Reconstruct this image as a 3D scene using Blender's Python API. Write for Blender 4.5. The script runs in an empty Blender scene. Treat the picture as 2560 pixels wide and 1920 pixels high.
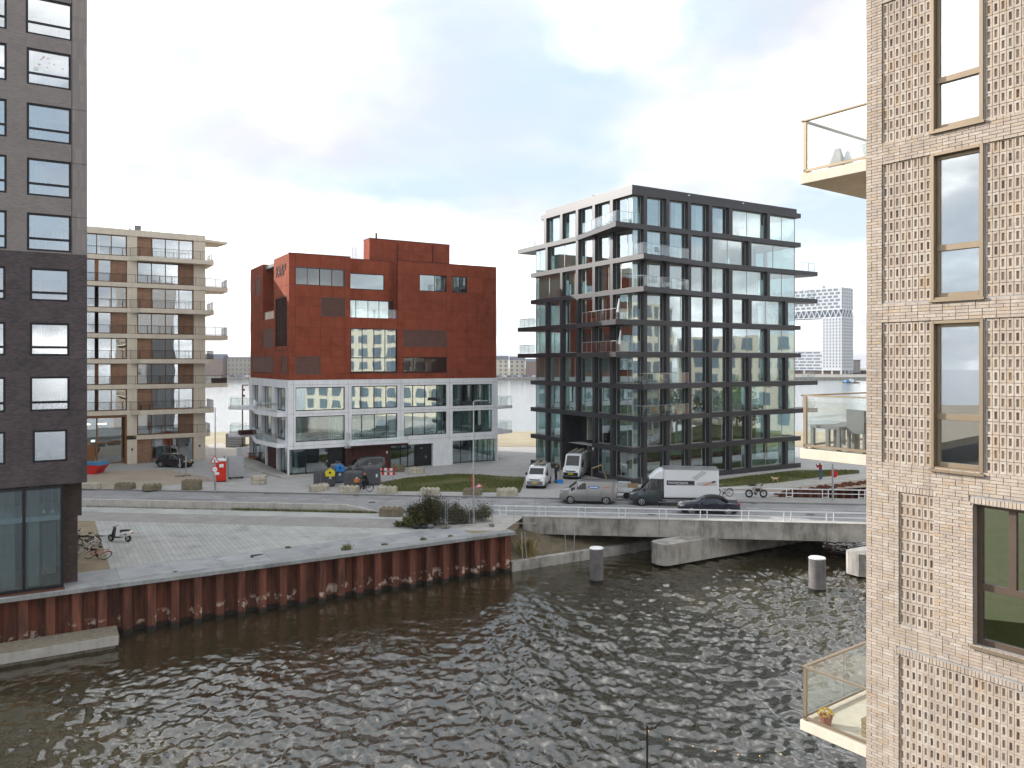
import bpy, math, random
import numpy as np
from mathutils import Vector, Matrix
R = math.radians
random.seed(11)
S = bpy.context.scene
COL = S.collection
# ---------------------------------------------------------------- camera
cam = bpy.data.cameras.new('camera')
cam.sensor_width = 36.0
cam.lens = 36.0 * 1950 / 2560
cam.shift_y = -55 / 2560
cam.clip_start, cam.clip_end = 0.1, 9000
camo = bpy.data.objects.new('camera', cam)
COL.objects.link(camo)
camo.location = (0, 0, 12)
camo.rotation_euler = (R(90), 0, 0)
S.camera = camo
# ---------------------------------------------------------------- sky
SUN_AZ, SUN_EL = R(-65), R(21.5)          # azimuth from +Y (towards +X), elevation
sun_dir = Vector((math.sin(SUN_AZ) * math.cos(SUN_EL), math.cos(SUN_AZ) * math.cos(SUN_EL), math.sin(SUN_EL)))
W = bpy.data.worlds.new('World'); S.world = W; W.use_nodes = True
nt = W.node_tree; nt.nodes.clear(); N = nt.nodes; Lk = nt.links
def nd(t, **k):
    n = N.new(t)
    for a, b in k.items(): setattr(n, a, b)
    return n
wo = nd('ShaderNodeOutputWorld'); bg = nd('ShaderNodeBackground'); bg.inputs[1].default_value = 0.064
Lk.new(bg.outputs[0], wo.inputs[0])
sky = nd('ShaderNodeTexSky', sky_type='NISHITA', sun_disc=False, sun_elevation=SUN_EL, sun_rotation=SUN_AZ,
         air_density=1.0, dust_density=1.5, ozone_density=1.0, altitude=10)
tc = nd('ShaderNodeTexCoord')
# project the direction on a cloud deck so that clouds flatten towards the horizon
sep = nd('ShaderNodeSeparateXYZ'); Lk.new(tc.outputs['Generated'], sep.inputs[0])
zz = nd('ShaderNodeMath', operation='MAXIMUM'); Lk.new(sep.outputs[2], zz.inputs[0]); zz.inputs[1].default_value = 0.0
za = nd('ShaderNodeMath', operation='ADD'); Lk.new(zz.outputs[0], za.inputs[0]); za.inputs[1].default_value = 0.32
dx = nd('ShaderNodeMath', operation='DIVIDE'); Lk.new(sep.outputs[0], dx.inputs[0]); Lk.new(za.outputs[0], dx.inputs[1])
dy = nd('ShaderNodeMath', operation='DIVIDE'); Lk.new(sep.outputs[1], dy.inputs[0]); Lk.new(za.outputs[0], dy.inputs[1])
cmb = nd('ShaderNodeCombineXYZ'); Lk.new(dx.outputs[0], cmb.inputs[0]); Lk.new(dy.outputs[0], cmb.inputs[1]); Lk.new(sep.outputs[2], cmb.inputs[2])
mp = nd('ShaderNodeMapping'); Lk.new(cmb.outputs[0], mp.inputs[0]); mp.inputs['Location'].default_value = (12.5, 3.3, 5.0)
n1 = nd('ShaderNodeTexNoise'); n1.inputs['Scale'].default_value = 1.15; n1.inputs['Detail'].default_value = 9; n1.inputs['Roughness'].default_value = 0.52
n1.inputs['Distortion'].default_value = 0.25
Lk.new(mp.outputs[0], n1.inputs['Vector'])
cr = nd('ShaderNodeValToRGB'); cr.color_ramp.elements[0].position = 0.40; cr.color_ramp.elements[1].position = 0.51
Lk.new(n1.outputs[0], cr.inputs[0])
n2 = nd('ShaderNodeTexNoise'); n2.inputs['Scale'].default_value = 2.6; n2.inputs['Detail'].default_value = 6; n2.inputs['Roughness'].default_value = 0.5
mp2 = nd('ShaderNodeMapping'); Lk.new(cmb.outputs[0], mp2.inputs[0]); mp2.inputs['Location'].default_value = (22.96, 0.52, 4.33)  # offset picked so an unseen bright cloud bank above the view brightens the water
Lk.new(mp2.outputs[0], n2.inputs['Vector'])
cc = nd('ShaderNodeValToRGB'); cc.color_ramp.elements[0].position = 0.35; cc.color_ramp.elements[1].position = 0.51
cc.color_ramp.elements[0].color = (5.95, 6.05, 6.65, 1); cc.color_ramp.elements[1].color = (7.9, 7.95, 8.05, 1)
cce = cc.color_ramp.elements.new(0.62); cce.color = (15.0, 14.9, 14.7, 1)
cce = cc.color_ramp.elements.new(0.78); cce.color = (30.0, 29.6, 29.0, 1)
Lk.new(n2.outputs[0], cc.inputs[0])
# forward scattering of the sun in the cloud layer: brighter the nearer to the sun
nrm = nd('ShaderNodeVectorMath', operation='NORMALIZE'); Lk.new(tc.outputs['Generated'], nrm.inputs[0])
dt = nd('ShaderNodeVectorMath', operation='DOT_PRODUCT'); Lk.new(nrm.outputs[0], dt.inputs[0]); dt.inputs[1].default_value = sun_dir
dm = nd('ShaderNodeMath', operation='MAXIMUM'); Lk.new(dt.outputs['Value'], dm.inputs[0]); dm.inputs[1].default_value = 0
dp = nd('ShaderNodeMath', operation='POWER'); Lk.new(dm.outputs[0], dp.inputs[0]); dp.inputs[1].default_value = 9.0
dq = nd('ShaderNodeMath', operation='MULTIPLY_ADD'); Lk.new(dp.outputs[0], dq.inputs[0]); dq.inputs[1].default_value = 1.6; dq.inputs[2].default_value = 1.0
cg = nd('ShaderNodeVectorMath', operation='SCALE'); Lk.new(cc.outputs[0], cg.inputs[0]); Lk.new(dq.outputs[0], cg.inputs['Scale'])
# thin veil over the blue gaps
veil = nd('ShaderNodeMixRGB'); veil.inputs[0].default_value = 0.9; Lk.new(sky.outputs[0], veil.inputs[1]); veil.inputs[2].default_value = (5.35, 6.55, 7.65, 1)
# white air low over the horizon
hz_ = nd('ShaderNodeMapRange'); Lk.new(sep.outputs[2], hz_.inputs[0]); hz_.inputs[1].default_value = 0.0; hz_.inputs[2].default_value = 0.20; hz_.inputs[3].default_value = 0.75; hz_.inputs[4].default_value = 0.0
mx_ = nd('ShaderNodeMath', operation='MAXIMUM'); Lk.new(cr.outputs[0], mx_.inputs[0]); Lk.new(hz_.outputs[0], mx_.inputs[1])
mix = nd('ShaderNodeMixRGB'); Lk.new(mx_.outputs[0], mix.inputs[0]); Lk.new(veil.outputs[0], mix.inputs[1]); Lk.new(cg.outputs[0], mix.inputs[2])
Lk.new(mix.outputs[0], bg.inputs[0])
# ---------------------------------------------------------------- sun
sl = bpy.data.lights.new('sun', 'SUN'); sl.energy = 3.1; sl.angle = R(0.6); sl.color = (1.0, 0.95, 0.88)
so = bpy.data.objects.new('sun', sl); COL.objects.link(so)
so.rotation_euler = (-sun_dir).to_track_quat('-Z', 'Y').to_euler()
so.location = (-60, 20, 80)
# ---------------------------------------------------------------- exposure, render
S.view_settings.view_transform = 'Standard'; S.view_settings.look = 'None'
S.view_settings.exposure = 1.15; S.view_settings.gamma = 1.0; S.view_settings.use_curve_mapping = False
S.render.engine = 'CYCLES'
S.cycles.use_denoising = True
try: S.cycles.denoiser = 'OPENIMAGEDENOISE'
except Exception: pass
S.cycles.max_bounces = 6; S.cycles.diffuse_bounces = 3; S.cycles.glossy_bounces = 3
S.cycles.transparent_max_bounces = 16; S.cycles.transmission_bounces = 4
S.cycles.sample_clamp_indirect = 6; S.cycles.caustics_reflective = False; S.cycles.caustics_refractive = False

# ---------------------------------------------------------------- helpers
def G(px, py, z=0.0):
    """a point of the place on the level z, from where it stands in the picture"""
    Y = (12 - z) * 1950 / (py - 905)
    return ((px - 1280) / 1950 * Y, Y)
GA = R(31)                                            # the quarter's street grid
GU = (math.cos(GA), math.sin(GA)); GV = (-GU[1], GU[0])
RA = R(-6.5); RO = (2.1, 68.3)                        # the road: origin on its far kerb
RW_ = (math.cos(RA), math.sin(RA)); RN_ = (-RW_[1], RW_[0])
def RF(x, y): return (RO[0] + x * RW_[0] + y * RN_[0], RO[1] + x * RW_[1] + y * RN_[1])
def fr(o, a, x, y):                                   # local (x, y) in a frame at o turned by a
    c, s = math.cos(a), math.sin(a)
    return (o[0] + c * x - s * y, o[1] + s * x + c * y)

def tag(o, label=None, cat=None, group=None, kind=None):
    for k, v in (('label', label), ('category', cat), ('group', group), ('kind', kind)):
        if v: o[k] = v
    return o
def thing(name, label, cat, loc=(0, 0, 0), rz=0.0, group=None, rx=0.0, ry=0.0):
    o = bpy.data.objects.new(name, None); COL.objects.link(o)
    o.location = loc if len(loc) == 3 else (loc[0], loc[1], 0)
    o.rotation_euler = (rx, ry, rz); o.empty_display_size = 0.3
    return tag(o, label, cat, group)
def add(name, me, parent=None, loc=None, rot=None, scale=None):
    o = bpy.data.objects.new(name, me); COL.objects.link(o)
    if parent is not None: o.parent = parent
    if loc is not None: o.location = loc
    if rot is not None: o.rotation_euler = rot
    if scale is not None: o.scale = scale
    return o
CUBE_F = [(0, 3, 2, 1), (4, 5, 6, 7), (0, 1, 5, 4), (1, 2, 6, 5), (2, 3, 7, 6), (3, 0, 4, 7)]
_cube = {}
def cube(mat):
    if mat.name not in _cube:
        me = bpy.data.meshes.new('box_' + mat.name); h = .5
        me.from_pydata([(-h, -h, -h), (h, -h, -h), (h, h, -h), (-h, h, -h), (-h, -h, h), (h, -h, h), (h, h, h), (-h, h, h)], [], CUBE_F)
        me.materials.append(mat); _cube[mat.name] = me
    return _cube[mat.name]
def bo(name, mat, parent, x0, x1, y0, y1, z0, z1):
    """a plain piece (pane, panel, bar ...): one object that shares its mesh with its like"""
    return add(name, cube(mat), parent, ((x0 + x1) / 2, (y0 + y1) / 2, (z0 + z1) / 2), None,
               (max(abs(x1 - x0), 1e-4), max(abs(y1 - y0), 1e-4), max(abs(z1 - z0), 1e-4)))
class MB:
    def __init__(s): s.v = []; s.f = []; s.m = []; s.cur = 0
    def _a(s, vs, fs):
        b = len(s.v); s.v += [tuple(p) for p in vs]
        for f in fs: s.f.append(tuple(b + i for i in f)); s.m.append(s.cur)
        return s
    def box(s, x0, x1, y0, y1, z0, z1):
        return s._a([(x0, y0, z0), (x1, y0, z0), (x1, y1, z0), (x0, y1, z0), (x0, y0, z1), (x1, y0, z1), (x1, y1, z1), (x0, y1, z1)], CUBE_F)
    def hexa(s, p):                                   # eight corners, bottom ring then top ring
        return s._a(p, CUBE_F)
    def prism(s, poly, z0, z1):
        n = len(poly); ar = sum(poly[i][0] * poly[(i + 1) % n][1] - poly[(i + 1) % n][0] * poly[i][1] for i in range(n))
        if ar < 0: poly = poly[::-1]
        z0f = z0 if callable(z0) else (lambda x, y: z0); z1f = z1 if callable(z1) else (lambda x, y: z1)
        vs = [(x, y, z0f(x, y)) for x, y in poly] + [(x, y, z1f(x, y)) for x, y in poly]
        fs = [tuple(range(n))[::-1], tuple(range(n, 2 * n))] + [(i, (i + 1) % n, n + (i + 1) % n, n + i) for i in range(n)]
        return s._a(vs, fs)
    def ext(s, prof, axis, t0, t1, f=None):           # a profile (a, b) pulled along an axis
        n = len(prof); g = {'x': lambda a, b, t: (t, a, b), 'y': lambda a, b, t: (a, t, b), 'z': lambda a, b, t: (a, b, t)}[axis]
        vs = [g(a, b, t0) for a, b in prof] + [g(a, b, t1) for a, b in prof]
        fs = [tuple(range(n))[::-1], tuple(range(n, 2 * n))] + [(i, (i + 1) % n, n + (i + 1) % n, n + i) for i in range(n)]
        return s._a(vs, fs)
    def cyl(s, p0, p1, r0, r1=None, n=10, cap=True):
        r1 = r0 if r1 is None else r1
        p0, p1 = Vector(p0), Vector(p1); d = (p1 - p0)
        if d.length < 1e-6: return s
        q = d.to_track_quat('Z', 'Y'); vs = []
        for p, r in ((p0, r0), (p1, r1)):
            for i in range(n):
                a = 2 * math.pi * i / n
                vs.append(tuple(p + q @ Vector((r * math.cos(a), r * math.sin(a), 0))))
        fs = [(i, (i + 1) % n, n + (i + 1) % n, n + i) for i in range(n)]
        if cap: fs += [tuple(range(n))[::-1], tuple(range(n, 2 * n))]
        return s._a(vs, fs)
    def tube(s, pts, r, n=6):
        for a, b in zip(pts, pts[1:]): s.cyl(a, b, r, r, n)
        return s
    def ell(s, c, r, nu=12, nv=8, z0=-1.0, z1=1.0):
        rx, ry, rz = (r, r, r) if isinstance(r, (int, float)) else r
        vs = []; fs = []
        a0, a1 = math.asin(z0), math.asin(z1)
        for j in range(nv + 1):
            t = a0 + (a1 - a0) * j / nv
            for i in range(nu):
                a = 2 * math.pi * i / nu
                vs.append((c[0] + rx * math.cos(t) * math.cos(a), c[1] + ry * math.cos(t) * math.sin(a), c[2] + rz * math.sin(t)))
        for j in range(nv):
            for i in range(nu):
                fs.append((j * nu + i, j * nu + (i + 1) % nu, (j + 1) * nu + (i + 1) % nu, (j + 1) * nu + i))
        return s._a(vs, fs)
    def torus(s, c, R_, r, axis='y', n=24, m=6, sq=1.0):
        vs = []; fs = []
        for i in range(n):
            a = 2 * math.pi * i / n
            for j in range(m):
                b = 2 * math.pi * j / m; q = R_ + r * math.cos(b); h = r * sq * math.sin(b)
                p = (q * math.cos(a), h, q * math.sin(a)) if axis == 'y' else (q * math.cos(a), q * math.sin(a), h)
                vs.append((c[0] + p[0], c[1] + p[1], c[2] + p[2]))
        for i in range(n):
            for j in range(m):
                fs.append((i * m + j, i * m + (j + 1) % m, ((i + 1) % n) * m + (j + 1) % m, ((i + 1) % n) * m + j))
        return s._a(vs, fs)
    def quad(s, *p): return s._a(p, [tuple(range(len(p)))])
    def loft(s, rings, closed=True, cap=True):
        m = len(rings[0]); vs = [p for r in rings for p in r]; fs = []
        for i in range(len(rings) - 1):
            for j in range(m if closed else m - 1):
                fs.append((i * m + j, i * m + (j + 1) % m, (i + 1) * m + (j + 1) % m, (i + 1) * m + j))
        if cap and closed: fs += [tuple(range(m))[::-1], tuple((len(rings) - 1) * m + j for j in range(m))]
        return s._a(vs, fs)
    def mesh(s, name, mats, smooth=False, fix=False):
        me = bpy.data.meshes.new(name); me.from_pydata(s.v, [], s.f)
        for m in (mats if isinstance(mats, (list, tuple)) else [mats]): me.materials.append(m)
        if any(s.m): me.polygons.foreach_set('material_index', s.m)
        if smooth: me.polygons.foreach_set('use_smooth', [True] * len(s.f))
        if fix:
            import bmesh
            bm = bmesh.new(); bm.from_mesh(me); bmesh.ops.remove_doubles(bm, verts=bm.verts, dist=1e-5)
            bmesh.ops.recalc_face_normals(bm, faces=bm.faces); bm.to_mesh(me); bm.free()
        me.update(); return me
    def build(s, name, mats, parent=None, smooth=False, fix=False, loc=None, rot=None):
        return add(name, s.mesh(name, mats, smooth, fix), parent, loc, rot)
def bevel(o, w=0.01, seg=2, ang=40):
    m = o.modifiers.new('bevel', 'BEVEL'); m.width = w; m.segments = seg; m.limit_method = 'ANGLE'; m.angle_limit = R(ang)
    return o
def copy_tree(o, parent=None):
    c = o.copy(); COL.objects.link(c)
    if parent is not None: c.parent = parent
    for ch in list(o.children): copy_tree(ch, c)
    return c
# ---------------------------------------------------------------- materials
def newmat(name):
    m = bpy.data.materials.new(name); m.use_nodes = True
    t = m.node_tree; t.nodes.clear(); o = t.nodes.new('ShaderNodeOutputMaterial')
    return m, t, o
def mn(t, ty, ins=None, **k):
    n = t.nodes.new(ty)
    for a, b in k.items(): setattr(n, a, b)
    for a, b in (ins or {}).items():
        if isinstance(b, bpy.types.NodeSocket): t.links.new(b, n.inputs[a])
        else: n.inputs[a].default_value = b
    return n
def col(c): return (c[0], c[1], c[2], 1)
def pos(t, space='world'):
    if space == 'world': return mn(t, 'ShaderNodeNewGeometry').outputs['Position']
    return mn(t, 'ShaderNodeTexCoord').outputs['Object']
def mul(c, f): return tuple(min(1, x * f) for x in c)
def PB(name, c, rough=.6, metal=0.0, var=.12, scale=1.5, detail=6, bump=0.0, bscale=30.0, orand=0.0, c2=None, space='world',
       stretch=None, spec=.25, coat=0.0, streak=0.0, transl=0.0, grain=0.0, stain=0.0):
    """principled surface: colour drifting with a noise, an optional second colour, a fine relief, a shade of its own for each piece"""
    m, t, o = newmat(name)
    b = mn(t, 'ShaderNodeBsdfPrincipled', {'Roughness': rough, 'Metallic': metal, 'Specular IOR Level': spec, 'Coat Weight': coat})
    t.links.new(b.outputs[0], o.inputs[0])
    p = pos(t, space)
    if stretch: p = mn(t, 'ShaderNodeMapping', {'Vector': p, 'Scale': stretch}).outputs[0]
    n = mn(t, 'ShaderNodeTexNoise', {'Vector': p, 'Scale': scale, 'Detail': detail, 'Roughness': .6})
    r = mn(t, 'ShaderNodeMapRange', {'Value': n.outputs[0], 'From Min': .3, 'From Max': .7})
    a, z = (mul(c, 1 - var), mul(c, 1 + var)) if c2 is None else (c, c2)
    x = mn(t, 'ShaderNodeMixRGB', {'Fac': r.outputs[0], 'Color1': col(a), 'Color2': col(z)}).outputs[0]
    if grain:
        g = mn(t, 'ShaderNodeTexNoise', {'Vector': p, 'Scale': scale * 14, 'Detail': 3})
        gr = mn(t, 'ShaderNodeMapRange', {'Value': g.outputs[0], 'From Min': .25, 'From Max': .75, 'To Min': 1 - grain, 'To Max': 1 + grain})
        x = mn(t, 'ShaderNodeVectorMath', {0: x, 'Scale': gr.outputs[0]}, operation='SCALE').outputs[0]
    if stain:
        q1 = mn(t, 'ShaderNodeTexNoise', {'Vector': pos(t, space), 'Scale': .42, 'Detail': 7, 'Roughness': .68, 'Distortion': .5})
        q2 = mn(t, 'ShaderNodeMapRange', {'Value': q1.outputs[0], 'From Min': .50, 'From Max': .66, 'To Min': 1.0, 'To Max': 1 - stain})
        x = mn(t, 'ShaderNodeVectorMath', {0: x, 'Scale': q2.outputs[0]}, operation='SCALE').outputs[0]
    if streak:
        sp = mn(t, 'ShaderNodeMapping', {'Vector': pos(t, space), 'Scale': (3.0, 3.0, .22)})
        sn = mn(t, 'ShaderNodeTexNoise', {'Vector': sp.outputs[0], 'Scale': 1.6, 'Detail': 5})
        sr = mn(t, 'ShaderNodeMapRange', {'Value': sn.outputs[0], 'From Min': .45, 'From Max': .72, 'To Min': 1.0, 'To Max': 1 - streak})
        x = mn(t, 'ShaderNodeVectorMath', {0: x, 'Scale': sr.outputs[0]}, operation='SCALE').outputs[0]
    if orand:
        oi = mn(t, 'ShaderNodeObjectInfo')
        f = mn(t, 'ShaderNodeMapRange', {'Value': oi.outputs['Random'], 'To Min': 1 - orand, 'To Max': 1 + orand})
        x = mn(t, 'ShaderNodeVectorMath', {0: x, 'Scale': f.outputs[0]}, operation='SCALE').outputs[0]
    t.links.new(x, b.inputs['Base Color'])
    if bump:
        bn = mn(t, 'ShaderNodeTexNoise', {'Vector': pos(t, space), 'Scale': bscale, 'Detail': 4})
        bb = mn(t, 'ShaderNodeBump', {'Height': bn.outputs[0], 'Strength': min(1, bump), 'Distance': .02})
        t.links.new(bb.outputs[0], b.inputs['Normal'])
    if transl:
        tr = mn(t, 'ShaderNodeBsdfTranslucent', {'Color': x})
        mx = mn(t, 'ShaderNodeMixShader', {0: transl, 1: b.outputs[0], 2: tr.outputs[0]})
        t.links.new(mx.outputs[0], o.inputs[0])
    return m
def glass(name, tint=(.80, .93, .88), base=.14, wav=.12, rough=0.0, refl=(.95, .97, 1.0), pw=3.2):
    """clear pane: see-through, mirroring more the flatter one looks along it; slightly uneven like real sheets"""
    m, t, o = newmat(name)
    p = pos(t); oi = mn(t, 'ShaderNodeObjectInfo')
    of = mn(t, 'ShaderNodeVectorMath', {0: p, 1: oi.outputs['Location']}, operation='ADD')
    n = mn(t, 'ShaderNodeTexNoise', {'Vector': of.outputs[0], 'Scale': .8, 'Detail': 0.0})
    bb = mn(t, 'ShaderNodeBump', {'Height': n.outputs[0], 'Strength': wav, 'Distance': .05})
    lw_ = mn(t, 'ShaderNodeLayerWeight', {'Blend': .5})
    pw_ = mn(t, 'ShaderNodeMath', {0: lw_.outputs['Facing'], 1: pw}, operation='POWER')
    fa = mn(t, 'ShaderNodeMath', {0: pw_.outputs[0], 1: 1 - base, 2: base}, operation='MULTIPLY_ADD')
    tr = mn(t, 'ShaderNodeBsdfTransparent', {'Color': col(tuple(x ** .5 for x in tint))})
    gl = mn(t, 'ShaderNodeBsdfGlossy', {'Color': col(refl), 'Roughness': rough, 'Normal': bb.outputs[0]})
    mx = mn(t, 'ShaderNodeMixShader', {0: fa.outputs[0], 1: tr.outputs[0], 2: gl.outputs[0]})
    t.links.new(mx.outputs[0], o.inputs[0]); return m
def brickmat(name, c1, c2, mort, bw=.22, bh=.062, mw=.01, rough=.85, vert=True, bump=.6, var=.35, offset=.5, rot=0.0):
    """courses too small to pick apart from here; object space, any upright or level face"""
    m, t, o = newmat(name)
    tcn = mn(t, 'ShaderNodeTexCoord'); geo = mn(t, 'ShaderNodeNewGeometry')
    se = mn(t, 'ShaderNodeSeparateXYZ', {0: tcn.outputs['Object']})
    if vert:
        ad = mn(t, 'ShaderNodeMath', {0: se.outputs[0], 1: se.outputs[1]}, operation='ADD')
        ve = mn(t, 'ShaderNodeCombineXYZ', {0: ad.outputs[0], 1: se.outputs[2]})
    else:
        ve = mn(t, 'ShaderNodeMapping', {'Vector': tcn.outputs['Object'], 'Rotation': (0, 0, rot)})
    bt = mn(t, 'ShaderNodeTexBrick', {'Vector': ve.outputs[0], 'Color1': col(c1), 'Color2': col(c2), 'Mortar': col(mort), 'Scale': 1.0,
            'Mortar Size': mw, 'Mortar Smooth': .1, 'Bias': 0.0, 'Brick Width': bw, 'Row Height': bh}, offset=offset)
    ns = mn(t, 'ShaderNodeTexNoise', {'Vector': tcn.outputs['Object'], 'Scale': .7, 'Detail': 8, 'Roughness': .65})
    mr = mn(t, 'ShaderNodeMapRange', {'Value': ns.outputs[0], 'From Min': .25, 'From Max': .75, 'To Min': 1 - var, 'To Max': 1 + var})
    x = mn(t, 'ShaderNodeVectorMath', {0: bt.outputs[0], 'Scale': mr.outputs[0]}, operation='SCALE')
    b = mn(t, 'ShaderNodeBsdfPrincipled', {'Base Color': x.outputs[0], 'Roughness': rough})
    iv = mn(t, 'ShaderNodeMath', {0: 1.0, 1: bt.outputs['Fac']}, operation='SUBTRACT')
    bb = mn(t, 'ShaderNodeBump', {'Height': iv.outputs[0], 'Strength': bump, 'Distance': .008})
    t.links.new(bb.outputs[0], b.inputs['Normal']); t.links.new(b.outputs[0], o.inputs[0]); return m
def emis(name, c, s):
    m, t, o = newmat(name); e = mn(t, 'ShaderNodeEmission', {'Color': col(c), 'Strength': s}); t.links.new(e.outputs[0], o.inputs[0]); return m

M_dark = PB('anthracite_cladding', (.036, .035, .040), .42, .1, var=.12, scale=.6, orand=.06, spec=.5)
M_darkwall = PB('anthracite_wall', (.03, .034, .038), .6, var=.2)
M_glass = glass('window_glass', (.68, .87, .85), .30, .05, refl=(.90, .96, 1.0))
M_glassR = glass('rail_glass', (.92, .965, .95), .06, .03)
M_glassC = glass('clear_blue_glass', (.62, .78, .85), .32, .06)
M_glassT = glass('tower_glass', (.50, .58, .62), .42, .05)
M_glassF = glass('shop_glass', (.40, .52, .54), .10, .05)
M_frame = PB('pale_window_frame', (.42, .41, .38), .45, .2, var=.05)
M_frameD = PB('dark_window_frame', (.022, .022, .026), .45, .2, var=.1)
M_frameW = PB('oak_window_frame', (.23, .105, .04), .5, var=.2, scale=4, stretch=(6, 6, .6))
M_frameB = PB('bronze_window_frame', (.30, .235, .165), .42, .55, var=.05)
M_curt = PB('sheer_curtain', (.66, .74, .69), .9, var=.10, scale=9, stretch=(2.2, 2.2, .08), transl=.35, detail=2, orand=.12)
M_room = PB('room_wall', (.34, .33, .30), .9, var=.15, orand=.25)
M_roomD = PB('room_wall_dark', (.12, .12, .115), .9, var=.15, orand=.3)
M_floor = PB('room_floor', (.22, .17, .12), .6, var=.2)
M_ceil = PB('room_ceiling', (.55, .55, .53), .9, var=.05)
M_steel = PB('galvanised_steel', (.42, .44, .46), .42, .75, var=.12, scale=6)
M_white = PB('white_paint', (.78, .79, .80), .45, var=.05, scale=3)
M_whiteR = PB('white_rail_paint', (.80, .81, .83), .5, var=.06, scale=4)
M_concW = PB('white_concrete', (.81, .82, .845), .75, var=.07, scale=.8, bump=.05, bscale=12, streak=.10, grain=.04)
M_cream = PB('cream_concrete', (.66, .59, .48), .8, var=.06, scale=.9, bump=.05, streak=.10, grain=.04)
M_conc = PB('weathered_concrete', (.30, .28, .25), .85, var=.35, scale=.9, bump=.25, bscale=14, streak=.45, grain=.12)
M_concL = PB('pale_concrete', (.44, .42, .39), .85, var=.16, scale=1.2, bump=.15, bscale=18, streak=.15, grain=.08)
M_concD = PB('damp_concrete', (.20, .18, .15), .85, var=.4, scale=1.4, bump=.3, bscale=12, streak=.4, grain=.12)
M_block = PB('block_concrete', (.46, .42, .34), .9, var=.28, scale=2.4, bump=.35, bscale=20, streak=.3, grain=.15)
M_blockD = PB('mossy_block_concrete', (.13, .11, .075), .95, var=.5, scale=3.0, bump=.5, bscale=18, c2=(.26, .22, .15), grain=.2)
M_rust = PB('sheet_pile_rust', (.075, .032, .022), .8, .1, var=.5, scale=1.3, bump=.35, bscale=16, c2=(.16, .062, .034), stretch=(1, 1, .3), grain=.2)
M_rustD = PB('sheet_pile_rust_dark', (.038, .024, .022), .85, .1, var=.5, scale=1.4, bump=.35, bscale=16, c2=(.085, .04, .028), stretch=(1, 1, .3), grain=.2)
M_black = PB('black_rubber', (.018, .018, .019), .75, var=.2)
M_blackP = PB('black_plastic', (.02, .02, .022), .45, var=.1)
M_grey = PB('grey_plastic', (.16, .165, .175), .5, var=.1)
M_alu = PB('aluminium', (.55, .56, .58), .32, .9, var=.06)
M_wood = PB('timber', (.36, .25, .14), .75, var=.25, scale=5, stretch=(.6, 6, 6), bump=.1)
M_woodG = PB('weathered_timber', (.24, .21, .16), .85, var=.3, scale=5, bump=.2)
# ---------------------------------------------------------------- the land, streets and quay
QO = (-23.5, 40.9)
def Q(x, y=0.0): return fr(QO, GA, x, y)
def sheet(name, poly, z, mat, kind='structure', th=None, z0=None):
    m = MB()
    if th or z0 is not None: m.prism(list(poly), z0 if z0 is not None else z - th, z)
    else:
        n = len(poly); ar = sum(poly[i][0] * poly[(i + 1) % n][1] - poly[(i + 1) % n][0] * poly[i][1] for i in range(n))
        m.quad(*[(x, y, z) for x, y in (poly if ar > 0 else poly[::-1])])
    return tag(m.build(name, mat), kind=kind)
M_land = PB('sandy_ground', (.25, .205, .15), .95, var=.25, scale=.35, c2=(.34, .28, .21), bump=.3, bscale=8, grain=.15)
M_sand = PB('beach_sand', (.40, .335, .25), .95, var=.2, scale=.25, c2=(.29, .26, .16), bump=.3, bscale=6, grain=.12, detail=9)
M_asph = PB('asphalt', (.285, .282, .288), .9, var=.14, scale=.5, bump=.1, bscale=60, grain=.12, stain=.22)
M_pave = brickmat('grey_clinker', (.46, .45, .44), (.40, .39, .383), (.26, .25, .24), .22, .075, .008, vert=False, bump=.3, var=.18, rot=R(24))
M_pave2 = brickmat('red_grey_clinker', (.345, .33, .315), (.295, .28, .27), (.19, .18, .17), .22, .075, .008, vert=False, bump=.3, var=.22, rot=R(-6.5))
M_tile = brickmat('pale_concrete_tile', (.36, .36, .355), (.33, .33, .325), (.22, .22, .21), .6, .3, .012, vert=False, bump=.2, var=.10, rot=R(31))
M_slab = PB('quay_slab_stone', (.28, .29, .31), .6, var=.25, scale=.7, c2=(.40, .40, .40), orand=.12, bump=.1, bscale=20, grain=.06, stain=.3)
M_board = PB('pale_deck_strip', (.45, .455, .44), .85, var=.08, scale=.55, c2=(.37, .37, .355), orand=.06, bump=.1, bscale=30, grain=.08, stain=.24)
M_yell = brickmat('yellow_brown_clinker', (.36, .28, .16), (.31, .24, .15), (.13, .11, .08), .22, .11, .02, vert=False, bump=.5, var=.3, rot=R(121))
M_kerb = PB('kerb_stone', (.22, .22, .22), .85, var=.2, scale=2)
M_cap = PB('cap_beam', (.36, .37, .38), .7, var=.2, scale=.8, c2=(.27, .27, .26), bump=.15, bscale=14, streak=.2, grain=.1, stain=.3)
# land: one sheet behind the quay line, falling to the beach
land = [Q(-230, .66), Q(27.2, .66), RF(-.6, -7.9), RF(7, -1), RF(13, 2.7), Q(54.6, .66), Q(120, .66), (70, 112), (-240, 112)]
sheet('ground', land, -0.004, M_land, z0=-1.2)
nx, ny = 150, 40; vs = []; fs = []
rng = np.random.RandomState(4)
ph = rng.rand(30, 4) * 6.28
def bumpy(x, y, k=1.0): return sum(math.sin(x * (.12 + .11 * i) + y * (.19 + .07 * i) * (1 if i % 2 else -1) + ph[i][0]) * .5 / (1 + i * .6) for i in range(9)) * k
for j in range(ny + 1):
    for i in range(nx + 1):
        x = -240 + 320 * i / nx; y = 112 + 62 * j / ny
        f = j / ny; z = -.01 - 3.4 * f ** 1.3 + (bumpy(x, y, .22) * min(1, f * 6) * min(1, (1 - f) * 4 + .2))
        vs.append((x, y, z))
for j in range(ny):
    for i in range(nx): a = j * (nx + 1) + i; fs.append((a, a + 1, a + nx + 2, a + nx + 1))
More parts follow.
